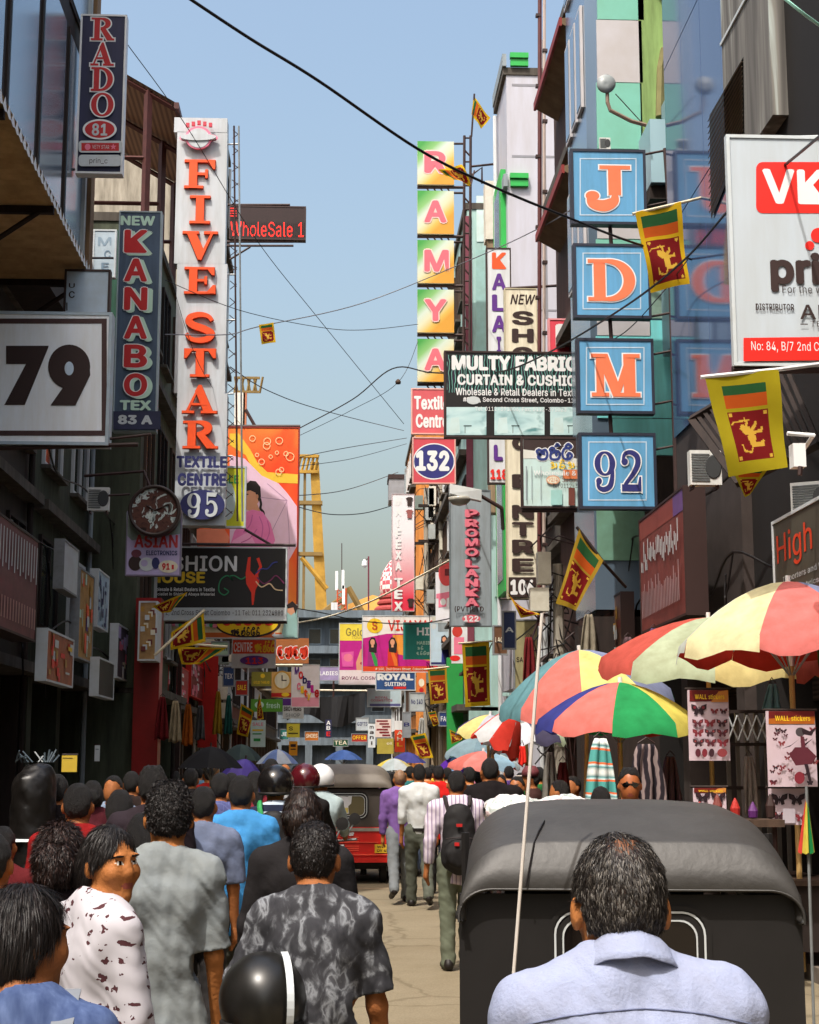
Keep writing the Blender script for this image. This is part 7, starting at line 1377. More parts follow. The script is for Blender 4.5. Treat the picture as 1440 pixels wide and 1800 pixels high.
m.build('toy_row', t); m = MB(); m.box(-.35, -.02, -.06, .35, .3, -.005, BROWN); m.tube([(-.3, .1, -.05), (-.3, .1, -1.25)], .02, IRON); m.tube([(.3, .1, -.05), (.3, .1, -1.25)], .02, IRON); m.build('shelf', t)
# plastic bundle on a cart behind the near rickshaw
t = thing('wrapped_bundle', 'long bundle of goods wrapped in clear plastic above the rickshaw roof', 'bundle', P(948, 1438, 9.5)); o = Vector(t.location); F = Field((-.5, -.35, -.2), (.55, .35, .35), .016)
for i in range(9): F.ell((-.38+.1*i, .02*math.sin(i*2), .045+.02*math.sin(i*1.3)), (.13, .22, .10), None, .05)
X, Y_, Z = F.all(); F.f = (F.f+.008*noise3(X, Y_, Z, 30)+.004*noise3(X, Y_, Z, 75)).astype(np.float32); me = F.mesh('wrap'); me.materials.append(ramp_mat('plastic_wrap', [(.3, '8a9a94'), (.45, 'c8ccc8'), (.55, 'e0dcdc'), (.62, 'b89a9a'), (.75, 'a8b89a')], 'noise', (1, 1, 1), 9, 6, .15, 1.5)); link('wrap', me, t); t.scale = (.68, .8, .85)
t = thing('hand_cart', 'flat hand cart under the plastic wrapped bundle', 'cart', (o.x, 9.5, 0)); m = MB(); m.box(-.5, -.4, o.z-.13, .55, .4, o.z-.07, BROWN)
for x in (-.45, .5):
    for y in (-.35, .35): m.tube([(x, y, .1), (x, y, o.z-.12)], .025, IRON)
m.build('deck', t); wheel(t, -.45, 0, .16, .06); wheel(t, .5, 0, .16, .06); t.scale = (.62, .8, 1)
# left: wrapped bales, yellow paper
t = thing('wrapped_bale', 'tall dark bale wrapped in black plastic against the left shutters', 'bale', (P(57, 1340, 10.8).x, 10.8, 0)); F = Field((-.25, -.25, -.02), (.25, .25, 2.0), .022)
F.cone((0, 0, .1), (.01, 0, 1.6), .15, .14, .05); F.cone((.03, .05, .1), (.04, .05, 1.66), .13, .12, .05)
X, Y_, Z = F.all(); F.f = (F.f+.007*noise3(X, Y_, Z, 32)+.004*noise3(X, Y_, Z, 80)).astype(np.float32); me = F.mesh('wrap'); me.materials.append(M('151210', .4, .3, 4, spec=.4)); link('wrap', me, t); m = MB()
for z in (.6, 1.25): m.lathe([(.155, z), (.19, z+.004), (.155, z+.02)], SILV, 18)
m.build('strap', t); m = MB(); r = random.Random(5)
for i in range(18): a = r.uniform(0, 6.28); q = r.uniform(.05, .16); m.tube([(q*math.cos(a), q*math.sin(a), 1.78), (q*1.2*math.cos(a+.4), q*1.2*math.sin(a+.4), 1.78+r.uniform(.03, .09))], .006, M('4a555c', .3, .2), 4)
m.build('loose_plastic', t)
s = Sign('paper_notice', 'tilted yellow paper notice hanging on the dark left shutters', 'notice', (108, 1328, 136, 1357), 16, M('d2b23a', .7, .15), .01); s.rect(110, 1332, 128, 1333, BROWN); s.rod((108, 1326), (136, 1326), .006); s.done()
s = Sign('paper_notice', 'small pale paper stuck on a left doorway beyond the yellow notice', 'notice', (166, 1310, 176, 1338), 24, M('c8d0d4', .7, .15), .01); s.rect(168, 1316, 174, 1318, GREYP); s.rod((165, 1309), (177, 1309), .008); s.done()
# ================================================================= facade wires and hanging goods
def run_wire(label, side, x, z, y0, y1, r=.014, seed=0):
    rr = random.Random(seed); n = 9; pts = []
    for i in range(n+1): f = i/n; pts.append((side*(x+rr.uniform(-.12, .12)), y0+(y1-y0)*f, z+rr.uniform(-.12, .12)-(.22 if i % 2 else 0)))
    t = thing('cable', label, 'cable', pts[0], 0, 'cables clinging to the shop fronts'); o = Vector(pts[0]); m = MB(); m.tube([tuple(Vector(p)-o) for p in smooth_path(pts, 5)], r, BLACK, 5)
    for k in range(3): i = rr.randrange(2, n-1); p = Vector(pts[i])-o; m.tube(smooth_path([p, p+Vector((side*-.05, .2, -.5)), p+Vector((0, .35, -.2)), p+Vector((.02, .5, -.9))], 4), r*.7, BLACK, 4)
    m.build('wire', t)
for i, (sd, x, z, a, b, w) in enumerate(((-1, 4.6, 5.2, 15, 31, 'along the left fronts just above the shop boards'), (-1, 4.5, 6.6, 18, 38, 'along the left fronts at the height of the lilac sign'), (-1, 4.3, 3.9, 14, 30, 'low along the nearest left shops'), (-1, 3.8, 4.6, 30, 58, 'along the farther left shops under the flags'), (1, 4.4, 5.0, 16, 30, 'along the right fronts behind the parasols'), (1, 4.0, 6.2, 22, 44, 'along the right fronts behind the 106 sign'), (1, 3.6, 4.4, 28, 60, 'along the farther right shops'), (1, 4.45, 4.0, 14, 26, 'low along the right fronts by the reddish board'))): run_wire('loosely sagging black cable running '+w, sd, x, z, a, b, .016, i+20)
for i, (lab, px, y0, y1, Y, c, w) in enumerate((('dark red dress hanging beside the glossy red pillar', 285, 1225, 1300, 29, '6a1a1e', 22), ('cream shirt hanging at the left shops past the red pillar', 308, 1232, 1305, 31, '9a8c70', 20), ('orange cloth hanging at the left shops under the flags', 330, 1238, 1310, 34, 'a8581c', 18), ('grey skirt hanging at the left shops near the black umbrella', 352, 1240, 1300, 37, '5a5a5c', 18), ('mustard cloth hanging at the far left shops', 383, 1215, 1290, 41, 'a8842a', 16), ('teal cloth hanging at the far left shops', 402, 1222, 1290, 44, '2c6a66', 14), ('white shirt hanging under the shaded flag banner', 742, 1262, 1310, 38, 'a8a8a4', 16), ('maroon cloth hanging below the 106 sign', 930, 1120, 1200, 25, '6a1e22', 26), ('pale cloth hanging below the drooping dusky flag', 1035, 1080, 1150, 22.3, '8c8474', 34), ('brown bag hanging by the wire bundle pole', 962, 1210, 1260, 25, '4a3a2a', 22), ('striped fabric hanging left of the reddish brown board', 1105, 1120, 1200, 20.5, '5c4a50', 34), ('violet cloth hanging below the reddish brown board', 1150, 1105, 1150, 19, '4a3a5a', 30))): garment(lab, px, y0, y1, Y, w, cloth(c, .35), seed=i+40)
for lab, rect, Y, c, tx in (('small blue sign high over the far left shops', (392, 1172, 412, 1206), 45, '2f4a7c', ('TEX', WPAINT)), ('small red and yellow sign over the far left shops', (414, 1196, 436, 1222), 48, 'a82a22', ('SALE', YEL)), ('pale green sign with dark words over the left shops', (372, 1128, 402, 1152), 40, '9ab49a', ('CLOTH', DKBR)), ('small white sign behind the shaded flag banner', (720, 1218, 746, 1250), 46, 'b4bcc0', ('No 140', NAVY)), ('blue sign low behind the green post', (772, 1252, 792, 1276), 44, '2c3f78', ('FAB', WPAINT)), ('brown sign under the grey hanging sign', (868, 1100, 892, 1150), 34, '6a4a34', ('LACE', CREAM)), ('navy upright box sign beside the 106 plate', (885, 1075, 906, 1140), 30, '26345c', ('A', SILV)), ('pale yellow board under the 106 plate', (905, 1090, 945, 1230), 32, 'a8a078', ('SAREES', DKBR))):
    x0, y0, x1, y1 = rect; small(lab, rect, Y, M(c, .5, .25, 2), [('t', tx[0], x0+3, (y0+y1)/2-5, x1-3, (y0+y1)/2+4, tx[1])], GREYM)
for lab, rect, Y, c, tx in (('pale violet sign above the far black tarpaulin', (560, 1172, 596, 1196), 72, '9a8cb4', ('LADIES', WPAINT)), ('small teal sign at the left edge of the far black tarpaulin', (492, 1282, 508, 1300), 62, '2f7a74', ('JB', WPAINT)), ('red banner sign low behind the red auto rickshaw', (618, 1290, 646, 1304), 66, 'a8302c', ('OFFER', YEL)), ('white sign with blue words beside the far mustard board', (626, 1262, 648, 1284), 70, 'b8c2ca', ('GIFTS', NAVY)), ('orange sign above the navy and white umbrellas', (536, 1286, 560, 1302), 68, 'b8681e', ('SHOES', CREAM)), ('dark green sign above the blue umbrella', (586, 1300, 612, 1312), 74, '24523a', ('TEA', CREAM)), ('cream sign beside the white sign fading to red', (730, 1120, 752, 1166), 55, 'b4a888', ('BAGS', KRED)), ('grey sign under the cream far sign', (708, 1252, 722, 1296), 50, '8a9098', ('B', NAVY))):
    x0, y0, x1, y1 = rect; small(lab, rect, Y, M(c, .5, .25, 2), [('t', tx[0], x0+2, (y0+y1)/2-4, x1-2, (y0+y1)/2+3, tx[1])], GREYM)
# ================================================================= foreground people
DEN = M('2c3648', .9, .3, 4, weave=60); DKT = M('1d1a1a', .9, .25, 4); KHA = M('55594c', .9, .2, 4); SHOE = M('1a1412', .5, .3); SAND = M('3a241a', .6, .3)
def px2(px, Y): return P(px, VPY, Y).x
def acid():
    m = ramp_mat('acid_wash_tee', [(.3, '26262a'), (.5, '38383c'), (.56, '55565a'), (.62, '84878c'), (.68, '4a4a4e')], 'noise', (1.8, .6, 1.1), 15, 12, .9, .5); return m
PRINTF = bpy.data.materials.new('white_floral_print'); PRINTF.use_nodes = True
def floral():
    m = PRINTF; nt = m.node_tree; n = nt.nodes; l = nt.links; b = n['Principled BSDF']; b.inputs['Roughness'].default_value = .9; tc = n.new('ShaderNodeTexCoord'); mp = n.new('ShaderNodeMapping'); mp.inputs['Scale'].default_value = (1, .35, 1); l.new(tc.outputs['Object'], mp.inputs[0])
    ns = n.new('ShaderNodeTexNoise'); ns.inputs['Scale'].default_value = 42; l.new(mp.outputs[0], ns.inputs['Vector']); mx = n.new('ShaderNodeMixRGB'); mx.inputs[0].default_value = .045; l.new(mp.outputs[0], mx.inputs[1]); l.new(ns.outputs['Color'], mx.inputs[2])
    v = n.new('ShaderNodeTexVoronoi'); v.inputs['Scale'].default_value = 25; v.inputs['Randomness'].default_value = .55; l.new(mx.outputs[0], v.inputs['Vector'])
    w = n.new('ShaderNodeTexNoise'); w.inputs['Scale'].default_value = 85; l.new(mp.outputs[0], w.inputs['Vector'])
    ad = n.new('ShaderNodeMath'); ad.operation = 'MULTIPLY_ADD'; ad.inputs[1].default_value = .55; l.new(w.outputs['Fac'], ad.inputs[0]); l.new(v.outputs['Distance'], ad.inputs[2])
    cr = n.new('ShaderNodeValToRGB'); cr.color_ramp.interpolation = 'CONSTANT'; e = cr.color_ramp.elements; e[0].position = 0; e[0].color = (*lin('4a2228'), 1); e[1].position = .545; e[1].color = (*lin('bcb8be'), 1); l.new(ad.outputs[0], cr.inputs[0]); l.new(cr.outputs[0], b.inputs['Base Color']); return m
def stripes(a, b, sc, kind='wavex', dist=.3, r=.5): return ramp_mat('striped_cloth', [(0, a), (r-.02, a), (r+.02, b), (1, b)], kind, (1, 1, 1), sc, 1, .9, dist)
# man in pale blue shirt, right foreground
Y = 2.72; bald = lambda v: np.clip(1.05-1.15*np.exp(-np.sum((v-CR)**2, 1)/.0011), .3, 1)
p = dict(H=1.642, nk=.138, w=.98, lean=.10, sleeve=.95, hem=-.22, hp=.12, hf=.055, armL=(.25, .2, .5), armR=(.25, .2, .5), legs=((.12, .1), (-.02, .1)), loose=.02, wr=.0075, ph=2.2, fat=1.02)
J = joints(p); CR = J['head']+J['R']@np.array([0, -.062, .092])
PB = M('9aa3c0', .92, .07, 8, spec=.1, weave=150)
SALT = [M(c, .5, .2, 40, spec=.4) for c in ('1c1816', '2b2623', '39342f', '6a655f', '231d1a')]
o, J = person('balding grey haired man in a pale blue collared shirt seen from behind', (px2(1102, Y), Y, 0), p, (SKIN, PB, DKT, HAIRBR, SHOE), 0, .0062, None, 'short', (42000, .011, .0008, .90, bald, SALT, .16))
hm = [c for c in o.children if c.name.startswith('hair')][0]; hm.data.materials.append(M('7d5136', .6, .3, 30)); ks = len(hm.data.materials)-1
for q in hm.data.polygons:
    if q.material_index == 0 and (np.linalg.norm(np.array(q.center)-CR)) < .022+.006*math.sin(q.center[0]*400): q.material_index = ks
n1 = J['neck']+np.array([0, -.006, -.004]); cu = J['head']+J['R']@np.array([0, -.012, -.06])-n1; cu = Vector(cu/np.linalg.norm(cu)); ux = Vector((1, 0, 0)); uy = cu.cross(ux).normalized(); n1 = Vector(n1); m = MB(); vs = []; NB = 40
for r_, hh in ((.064, -.012), (.064, .5), (.067, .86), (.0735, 1.0), (.080, .8), (.088, .34), (.0935, .08)):
    for i in range(NB+1):
        a = math.radians(-155+310*i/NB); bk = .5+.5*math.cos(a); tp_ = .030+.030*bk; q = tp_*hh-(.012 if hh < .2 and r_ > .07 else 0)*(1-bk) if hh > 0 else hh
        vs.append(n1+ux*(r_*1.02*math.sin(a))-uy*(r_*1.1*math.cos(a))+cu*(q+.0015*math.sin(a*9)))
m.add(vs, [(j*(NB+1)+i, j*(NB+1)+i+1, (j+1)*(NB+1)+i+1, (j+1)*(NB+1)+i) for j in range(6) for i in range(NB)], PB); cl = m.build('collar', [c for c in o.children if c.name.startswith('shirt')][0], True); md = cl.modifiers.new('thickness', 'SOLIDIFY'); md.thickness = .0025
# yoke seam on his back
sh = [c for c in o.children if c.name.startswith('shirt')][0]; bv = BVHTree.FromPolygons([v.co for v in sh.data.vertices], [p_.vertices for p_ in sh.data.polygons]); pts = []
for i in range(29):
    f = i/28*2-1; h_ = bv.ray_cast(Vector((f*.2, -.6, J['neck'][2]-.035-.03*f*f)), Vector((0, 1, 0)))
    if h_[0]: pts.append(h_[0]+Vector((0, -.0012, 0)))
m = MB(); m.tube(pts, .0016, M('6a7290', .9, .1), 5); m.build('yoke_seam', sh)
# man in acid-washed tee with helmet
Y = 4.95; p = dict(H=1.58, w=.9, lean=.2, side=-.03, sleeve=.5, hem=-.2, hp=.1, hy=-.1, hf=.06, armL=(.1, .38, .3, .1), armR=(.02, .2, .3, .12), legs=((.2, .15), (-.2, .2)), loose=.018, wr=.008, ph=.6)
SH2 = [M(c, .5, .2, 40, spec=.4) for c in ('120e0c', '1c1614', '2a2220')]
o, J = person('man in a charcoal acid-washed tee walking away with a helmet under his left arm', (px2(563, Y), Y, 0), p, (SKIN2, acid(), DKT, HAIR, SHOE), 0, .0068, None, 'short', (26000, .008, .0009, .85, None, SH2, .2))
hp_ = world_of(o, Vector(J['wr0'])*.5+Vector(J['el0'])*.5); t = thing('helmet', 'glossy black motorcycle helmet with a white stripe tucked under an arm', 'helmet', P(462, 1756, 4.92), .2); BH = M('1c1b19', .34, .3, 6, spec=.5); m = helmet_mesh(BH, 1.0, SILV); sho = m.build('shell', t, True)
# man in grey tee
Y = 5.7; p = dict(H=1.668, w=.86, lean=.03, side=.02, sleeve=.55, hem=-.36, hp=-.02, hy=.15, armL=(.02, .16, .12, .02), armR=(.05, .12, .25), legs=((.1, .1), (-.08, .12)), loose=.018, wr=.0095, ph=1.9)
GT = M('848b8e', .95, .07, 5, spec=.1, weave=50)
o, J = person('tall man in a plain grey tee walking away with curly black hair', (px2(290, Y), Y, 0), p, (SKIN, GT, DKT, HAIR, SHOE), 0, .0072, None, 'curly', (18000, .009, .0010, .6, None, SH2, .35))
hd = world_of(o, J['wr0']); t = thing('rolled_cloth', 'rolled dark blue bag carried low in the hand of the grey tee man', 'bag', hd+Vector((.06, .03, -.12))); m = MB(); m.lathe([(.015, -.08), (.032, -.07), (.036, 0), (.032, .07), (.015, .08)], DEN, 14, axis='x'); m.build('bag_body', t, True)
# woman in white print turning round
Y = 4.85; p = dict(H=1.55, w=.85, fem=1, lean=.06, sleeve=.75, hem=-.38, hp=.02, hy=-1.45, hf=.04, hr=.03, armL=(.1, .15, .5), armR=(.1, .16, .6), legs=((.1, .1), (-.05, .1)), loose=.03, wr=.006, skirt=True, ph=.3)
o, J = person('woman in a white top with dark red flower print glancing back over her shoulder', (px2(164, Y), Y, 0), p, (M('b0703f', .65, .2, 9, spec=.2, bump=.3), floral(), M('3a2226', .9, .2), HAIR, SAND), -.85, .0060, None, 'ponytail', (9000, .03, .0008, .985, None, SH2, .06), face=True)
# woman with a bun
Y = 5.15; p = dict(H=1.55, w=.95, fem=1, lean=.05, sleeve=.5, hem=-.35, hy=.15, hp=.05, legs=((.1, .1), (-.05, .1)), skirt=True, ph=.9)
o, J = person('woman with a large curly hair bun in a dark top behind the flower print woman', (px2(106, Y), Y, 0), p, (SKIN2, cloth('241a1c'), cloth('2a2024'), HAIRBR, SAND), .05, .009, None, 'bun', (12000, .022, .0011, .6, None, [M(c, .5, .2, 40) for c in ('2a1a16', '3c2822', '1a1210')]))
# woman in blue kurta bottom-left
Y = 3.25; p = dict(H=1.495, w=.98, fem=1, lean=.06, sleeve=.42, hem=-.4, hy=-.95, hp=.08, hf=.05, armL=(.1, .18, .4), armR=(.12, .2, .5), legs=((.1, .1), (-.05, .1)), skirt=True, ph=1.3, wr=.005)
o, J = person('woman in a dusty blue top with smooth dark hair at the bottom left corner', (px2(42, Y), Y, 0), p, (SKIN2, ramp_mat('dusty_blue_cotton', [(.3, '3a4a72'), (.6, '4f6088'), (.75, '5f7098')], 'noise', (12, 12, 3), 4, 5, .9, .2), cloth('2a2c3c'), HAIR, SAND), 0, .0064, None, 'ponytail', (14000, .04, .0007, .985, None, SH2, .06), face=True)
m = MB(); J_ = J; a = Vector(J['sh1']); sh = [c for c in o.children if c.name.startswith('shirt')][0]; bv = BVHTree.FromPolygons([v.co for v in sh.data.vertices], [p_.vertices for p_ in sh.data.polygons]); L1 = []; xs = a.x-.045
for i in range(16):
    f = i/15; src = Vector((xs+.02*f, -.7, a.z+.03-.38*f)); h_ = bv.ray_cast(src, Vector((0, 1, 0)))
    if h_[0]: L1.append(h_[0]+Vector((0, -.006, 0)))
tp = bv.ray_cast(Vector((xs, a.y+.02, a.z+.5)), Vector((0, 0, -1)))
if tp[0]: L1.insert(0, tp[0]+Vector((0, 0, .005)))
vs = []; 
for q in L1: vs += [q+Vector((-.022, 0, 0)), q+Vector((.022, 0, 0))]
m.add(vs, [(2*i, 2*i+1, 2*i+3, 2*i+2) for i in range(len(L1)-1)], M('7c828c', .8, .2)); bp_ = thing('shoulder_bag', 'grey shoulder bag strapped over the dusty blue top', 'bag', o.location); so2 = m.build('strap', bp_); md = so2.modifiers.new('thickness', 'SOLIDIFY'); md.thickness = .004
m = MB(); q = L1[-1]; m.box(q.x-.14, q.y-.07, q.z-.3, q.x+.14, q.y-.005, q.z-.02, M('7c828c', .8, .2)); m.build('bag_body', bp_)
# ================================================================= middle-distance people
def mid(label, px, Y, shirt, trous, H=1.66, hair='short', skin=SKIN2, rz=0., key=None, hairm=HAIR, **kw):
    h = .011 if Y < 11 else .014 if Y < 17 else .017
    p = dict(H=H, sleeve=kw.pop('sleeve', .55), ph=px*.37 % 6, hem=kw.pop('hem', -.18), loose=.02, wr=.0075); p.update(kw)
    return person(label, (px2(px, Y), Y, 0), p, (skin, shirt, trous, hairm, SHOE), rz, h, None, hair, None, key, kw.get('face', False))
o, J = mid('man in a red tee with a pale print on its back in the left shade', 138, 8.5, cloth('861618'), DKT, 1.63, w=1.05, wr=.005)
m = MB(); c = Vector(J['neck'])+Vector((.0, -.185, -.22)); sh = [q for q in o.children if q.name.startswith('shirt')][0]; bv = BVHTree.FromPolygons([v.co for v in sh.data.vertices], [p_.vertices for p_ in sh.data.polygons]); R8 = []
for i in range(20): a = i*math.pi/10; hh = bv.ray_cast(Vector((.02+.045*math.cos(a)+.02*math.sin(a), -.8, c.z+.06*math.sin(a))), Vector((0, 1, 0))); R8.append((hh[0] or c)+Vector((0, -.004, 0)))
m.add(R8, [tuple(range(20))], M('9ab0a8', .8, .3, 20)); m.build('shirt_print', sh)
mid('person in a beige top raising a pale sleeved arm in the left shade', 212, 9.6, cloth('b8a488'), DKT, 1.58, 'ponytail', armR=(1.1, .35, .6), sleeve=.7)
o, J = mid('woman in a pink top carrying a grey backpack behind the grey tee man', 252, 7.7, cloth('c8508c'), DKT, 1.50, 'long', fem=1)
def backpack(label, o, J, mat, strapm, s=1., accents=None):
    b = world_of(o, J['neck']); t = thing('backpack', label, 'backpack', b, o.rotation_euler.z); F = Field((-.25, -.45, -.62), (.25, .05, .1), .014)
    F.cone((0, -.225, -.45), (0, -.215, -.13), .145*s, .115*s, .04, .62); F.ell((0, -.31, -.42), (.11*s, .05, .12*s), None, .03); X, Y_, Z = F.all(); F.f = (F.f+.005*noise3(X, Y_, Z, 30)).astype(np.float32); me = F.mesh('pack'); me.materials.append(mat); link('pack', me, t)
    for sd in (-1, 1):
        m = MB(); x = sd*.105; m.tube(smooth_path([(x*.7, -.17, -.12), (x, -.12, -.0), (x*1.05, -.03, .045), (x*1.1, .08, .0), (x*1.15, .13, -.1), (x*1.1, .12, -.25), (x, .02, -.42)], 4), .02, strapm, 6); m.build('strap', t)
    m = MB(); m.tube([(-.11*s, -.335, -.3), (0, -.35, -.29), (.11*s, -.335, -.3)], .005, strapm, 4)
    if accents: m.box(-.05, -.372, -.36, -.01, -.362, -.33, accents); m.box(-.03, -.335, -.2, .02, -.318, -.175, accents)
    m.build('zip', t); return t
backpack('grey backpack worn by the woman in pink', o, J, M('4a4c52', .8, .2), M('3a3c40', .8, .2))
mid('person with bushy curly hair behind the tall grey tee man', 268, 9.2, cloth('2a2228'), DKT, 1.72, 'curly')
mid('man in a blue-grey shirt left of the light blue tee man', 358, 9.4, cloth('66708a'), DKT, 1.60)
mid('man in a checked lilac-blue shirt under the black umbrella', 388, 12.2, ramp_mat('checked_shirt', [(.0, '4a4f7c'), (.4, '6a70a0'), (.6, '7f84b0'), (1, '5a5f8c')], 'brick', (1, 1, 1), 14, 1, .9), DKT, 1.66)
mid('man in a light blue long tee with sleeves pushed up', 424, 9.9, cloth('3f86c0'), M('5a5a50', .9, .3, 12), 1.66, sleeve=.78, w=1.05, wr=.008)
# riders
seat = ((1.25, 1.35), (1.25, 1.35))
def rider(label, px, Y, shirt, helm, z=0., mlabel=None, H=1.68, **kw):
    p = dict(H=H, w=.88, legs=seat, spread=.22, lean=.12, armL=(.7, .22, .45), armR=(.7, .22, .45), sleeve=kw.pop('sleeve', .5), hem=-.1, wr=.005, ph=px); p.update(kw)
    o, J = person(label, (px2(px, Y), Y, 0), p, (SKIN2, shirt, DKT, HAIR, SHOE), 0, .014, None, 'short'); o.location.z = .80-J['pel'][2]+.1
    for k in J:
        pass
    if helm is not None:
        m = helmet_mesh(helm, 1.02); h_ = m.build('helmet', o, True, tuple(Vector(J['head'])+Vector((0, -.0, .02)))); 
    return o, J
o, J = rider('motorcyclist in a navy and white striped tee and black helmet', 484, 11.6, stripes('1a2036', 'b8c4d4', 3.2, 'wave', .2), M('161414', .2, .1, spec=.6), H=1.72); backpack('black backpack with bright green straps on the striped motorcyclist', o, J, M('141214', .7, .2), M('2a8a4a', .6, .1), 1.1)
motorbike('dark motorcycle with a yellow plate ridden by the striped tee man', (px2(484, 11.6), 11.75, 0))
o, J = rider('motorcyclist in a black jacket with a glossy dark red helmet', 536, 14.0, cloth('1c1a1a'), M('4a1018', .15, .1, spec=.7), H=1.74, sleeve=.95)
o2, J2 = rider('passenger in a pale shirt with a white helmet behind the rickshaw', 564, 15.2, cloth('9fb0b4'), M('d8dadc', .2, .1, spec=.6), H=1.73, sleeve=.9)
motorbike('motorcycle under the rider with the dark red helmet', (px2(536, 14.0), 14.15, 0), 0, '1a1a22'); motorbike('motorcycle under the white helmeted rider', (px2(564, 15.2), 15.35, 0), 0, '2a2a2a')
o, J = person('woman with brownish hair in a charcoal top walking in the middle', (px2(532, 7.0), 7.0, 0), dict(H=1.63, w=.98, lean=.08, sleeve=.9, hem=-.35, fat=1.0, armL=(.05, .22, .2), armR=(.05, .2, .2), ph=2.), (SKIN2, cloth('242224'), DKT, HAIRBR, SHOE), 0, .0095, None, 'bun', (12000, .025, .0009, .95, None, [M(c, .5, .2, 40) for c in ('1c1411', '3a261a', '120d0b')]))
mid('bald-topped man in a purple shirt and grey trousers walking beside the red rickshaw', 703, 20.3, cloth('7a5a9c'), M('6f7478', .9, .2, 4), 1.66, skin=SKIN, sleeve=.95, legs=((-.35, .45), (.22, .1)), hairm=M('8a6a50', .5, .3, 20), w=1.05)
o, J = mid('man in a white shirt and olive trousers with a dark belt', 737, 19.6, cloth('c2c6c8', .1), M('4e5248', .9, .2, 4), 1.74, sleeve=.75, legs=((.25, .1), (-.3, .42)), w=1.02, hem=-.03)
m = MB(); m.lathe([(.155, -.02), (.157, .02)], BLACK, 24, tuple(Vector(J['pel'])+Vector((0, 0, .03)))); bl_ = m.build('belt', o); bl_.scale = (1, .78, 1)
mid('person in a bright red tee right of the white shirted man', 771, 21.5, cloth('c41f1c'), DKT, 1.70)
o, J = mid('man in a pink-white striped shirt wearing a black backpack', 803, 13.8, stripes('c8bcc8', '8a7a94', 9, 'wavex', .2, .8), M('5a6050', .9, .25, 4), 1.67, sleeve=.92, w=1.08, legs=((-.08, .08), (.3, .22)), armL=(-.1, .22, .3), armR=(.1, .2, .6)); backpack('black backpack with small red badges on the striped shirt man', o, J, M('121012', .75, .25), M('241a1c', .8, .2), 1.12, M('b01c1c', .5, .1))
mid('broad man in a black shirt right of the striped shirt man', 862, 15.2, cloth('161214'), DKT, 1.78, w=1.25, fat=1.15, sleeve=.6)
mid('man facing the camera beside the white rod with a lit cheek', 911, 16.2, cloth('4a2a28'), DKT, 1.60, skin=M('9c6038', .5, .1, 6), rz=2.6, face=True)
o, J = mid('man in a printed cap and brown shirt near the white rod', 938, 17.0, cloth('3a2422'), DKT, 1.68, rz=1.2); m = MB(); m.lathe([(.002, .12), (.06, .11), (.095, .06), (.103, -.0)], M('6a3038', .7, .5, 30), 20, tuple(Vector(J['head'])+Vector((0, -.005, .03)))); m.box(-.06, .08, J['head'][2]+.03, .06, .19, J['head'][2]+.04, M('d8d0cc', .7, .2)); m.build('cap', o, True)
o, J = mid('man with curly hair and sunglasses facing the camera behind the rickshaw roof', 1106, 11.6, cloth('2a1e1c'), DKT, 1.70, 'curly', skin=M('a05c34', .5, .1, 6), rz=3.0, hp=.1, face=True)
m = MB(); R_ = Matrix([list(r) for r in J['R']]); hc = Vector(J['head'])
for sd in (-1, 1):
    pts = [hc+R_@Vector((sd*.033+.028*math.cos(a), .094-.12*abs(sd*.033+.028*math.cos(a))**1.3, .006+.019*math.sin(a))) for a in [i*math.pi/8 for i in range(16)]]; m.add(pts, [tuple(range(16))], glass_mat('0a0808', .1, 0, 'dark_lens', .8))
m.tube([hc+R_@Vector((-.07, .08, .012)), hc+R_@Vector((0, .098, .014)), hc+R_@Vector((.07, .08, .012))], .004, BLACK, 5); m.build('sunglasses', o)
mid('dark haired person low behind the rickshaw roof left of the sunglasses man', 1056, 11.9, cloth('1e1a1c'), DKT, 1.56)
mid('person in dark clothes standing by the grey garment at the stalls', 988, 14.6, cloth('241c1e'), DKT, 1.58, rz=1.0); mid('stall keeper in a dark shirt beneath the tilted parasol', 1010, 16.4, cloth('2a1c1a'), DKT, 1.60, rz=2.2)
mid('person in a dark red shirt at the far left edge', 8, 8.2, cloth('5a1a1e'), DKT, 1.42, armR=(.6, .3, .5)); mid('person in a mustard top cut by the left edge', -12, 5.6, cloth('c98a1c'), DKT, 1.50, fem=1)
# left shade crowd
for lab, px, Y, H, c, hr in (('man in a black tee near the tall dark bale', 100, 11, 1.66, '1c1618', 'short'), ('woman in a maroon top by the yellow notice', 165, 12.5, 1.60, '4a1a22', 'bun'), ('man in a pale blue shirt facing the camera in the left shade', 203, 13.5, 1.63, '7d8ca4', 'short'), ('man in a dark brown shirt deep in the left shade', 232, 14.5, 1.66, '2c2220', 'short'), ('woman with long hair in violet in the left shade', 300, 15, 1.58, '3c2a44', 'long'), ('man in a black shirt under the left edge of the black umbrella', 336, 16.5, 1.68, '171314', 'short'), ('man in a cream shirt right of the checked shirt man', 408, 15.5, 1.64, 'b8a070', 'short'), ('woman in crimson and white left of the striped motorcyclist', 450, 15.0, 1.66, '7a2430', 'long'), ('man in a white shirt and dark vest behind the black helmet', 476, 17.5, 1.78, 'b8bcc0', 'short'), ('bald man in a grey shirt behind the riders', 500, 20, 1.72, '8a8c90', None), ('person in a coral top beyond the dark red helmet', 518, 21, 1.62, 'c85a50', 'short'), ('woman in dark green with long hair beyond the riders', 511, 18.4, 1.66, '22302a', 'long')):
    mid(lab, px, Y, cloth(c), DKT, H, hr, rz=2.9 if 'facing' in lab else random.uniform(-.3, .3))
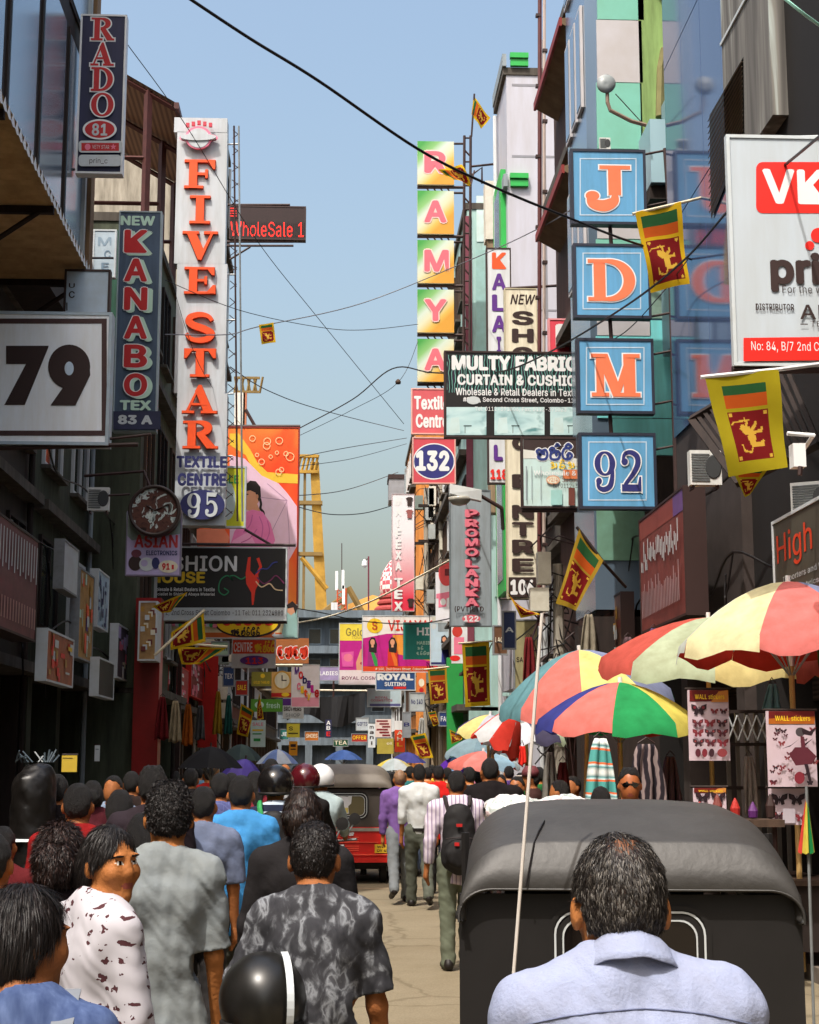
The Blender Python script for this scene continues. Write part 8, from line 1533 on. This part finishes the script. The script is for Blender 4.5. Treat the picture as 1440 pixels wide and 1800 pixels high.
# far crowd : shared bodies, own colours and labels
cols = [('navy', '23284a'), ('white', 'b8bcc0'), ('teal', '2a6a6c'), ('maroon', '5a1c24'), ('olive', '55583a'), ('yellow', 'c8a83a'), ('sky blue', '6a96b8'), ('black', '171416'), ('pink', 'c07a90'), ('orange', 'c0602a'), ('grey', '70747a'), ('green', '2a6a3a'), ('cream', 'b8ac90'), ('violet', '5a4080'), ('brown', '4a3226'), ('red', 'a82420')]
G3 = 'people walking in the far crowd'; r = random.Random(12); k = 0; KEYS = [('fa', dict(H=1.66, w=1.0), 'short'), ('fb', dict(H=1.58, fem=1, hem=-.35, skirt=True), 'long'), ('fc', dict(H=1.7, w=1.06, legs=((-.2, .3), (.22, .1))), 'short'), ('fd', dict(H=1.6, fem=1), 'bun'), ('fe', dict(H=1.68, sleeve=.95), 'short')]
spots = [(430, 22.5), (452, 24), (462, 30), (505, 26), (520, 31), (535, 26.5), (548, 34), (560, 30), (395, 24), (368, 22.5), (350, 27), (330, 24), (412, 31), (690, 24.2), (722, 25), (752, 26), (668, 28), (706, 31), (738, 33), (770, 30), (786, 25), (806, 22.5), (826, 20), (842, 27), (832, 31), (856, 23.5), (880, 21.5), (895, 25), (915, 22), (948, 21), (968, 18.5), (310, 30), (380, 36), (440, 38), (480, 36), (650, 36), (672, 40), (760, 38), (800, 36), (560, 42), (520, 40), (640, 45), (700, 46)]
places = ['left of the red rickshaw', 'right of the red rickshaw', 'under the right-hand parasols', 'along the left shops', 'far down the street']
seen = set()
for px, Y in spots:
    key, pp, hr = KEYS[k % 5]; cn, ch = cols[(k*7) % 16]; k += 1; pl_ = places[4] if Y > 33 else places[3] if px < 420 else places[0] if px < 600 else places[1] if px < 780 else places[2]
    who = 'woman' if pp.get('fem') else 'man'; hn = {'short': 'short hair', 'long': 'long hair', 'bun': 'a hair bun'}[hr]; lab = 'far %s with %s in a %s top %s' % (who, hn, cn, pl_)
    if lab in seen: lab = lab.replace('far ', 'farther ')
    seen.add(lab); d = dict(pp, ph=1., wr=.005, hem=pp.get('hem', -.16)); person(lab, (px2(px, Y), Y, 0), d, (r.choice([SKIN, SKIN2, SKIN3]), cloth(ch), r.choice([DKT, KHA, DEN]), HAIR, SHOE), r.choice([0, 0, .2, -.2, 3.0]), .02, G3, hr, None, key)
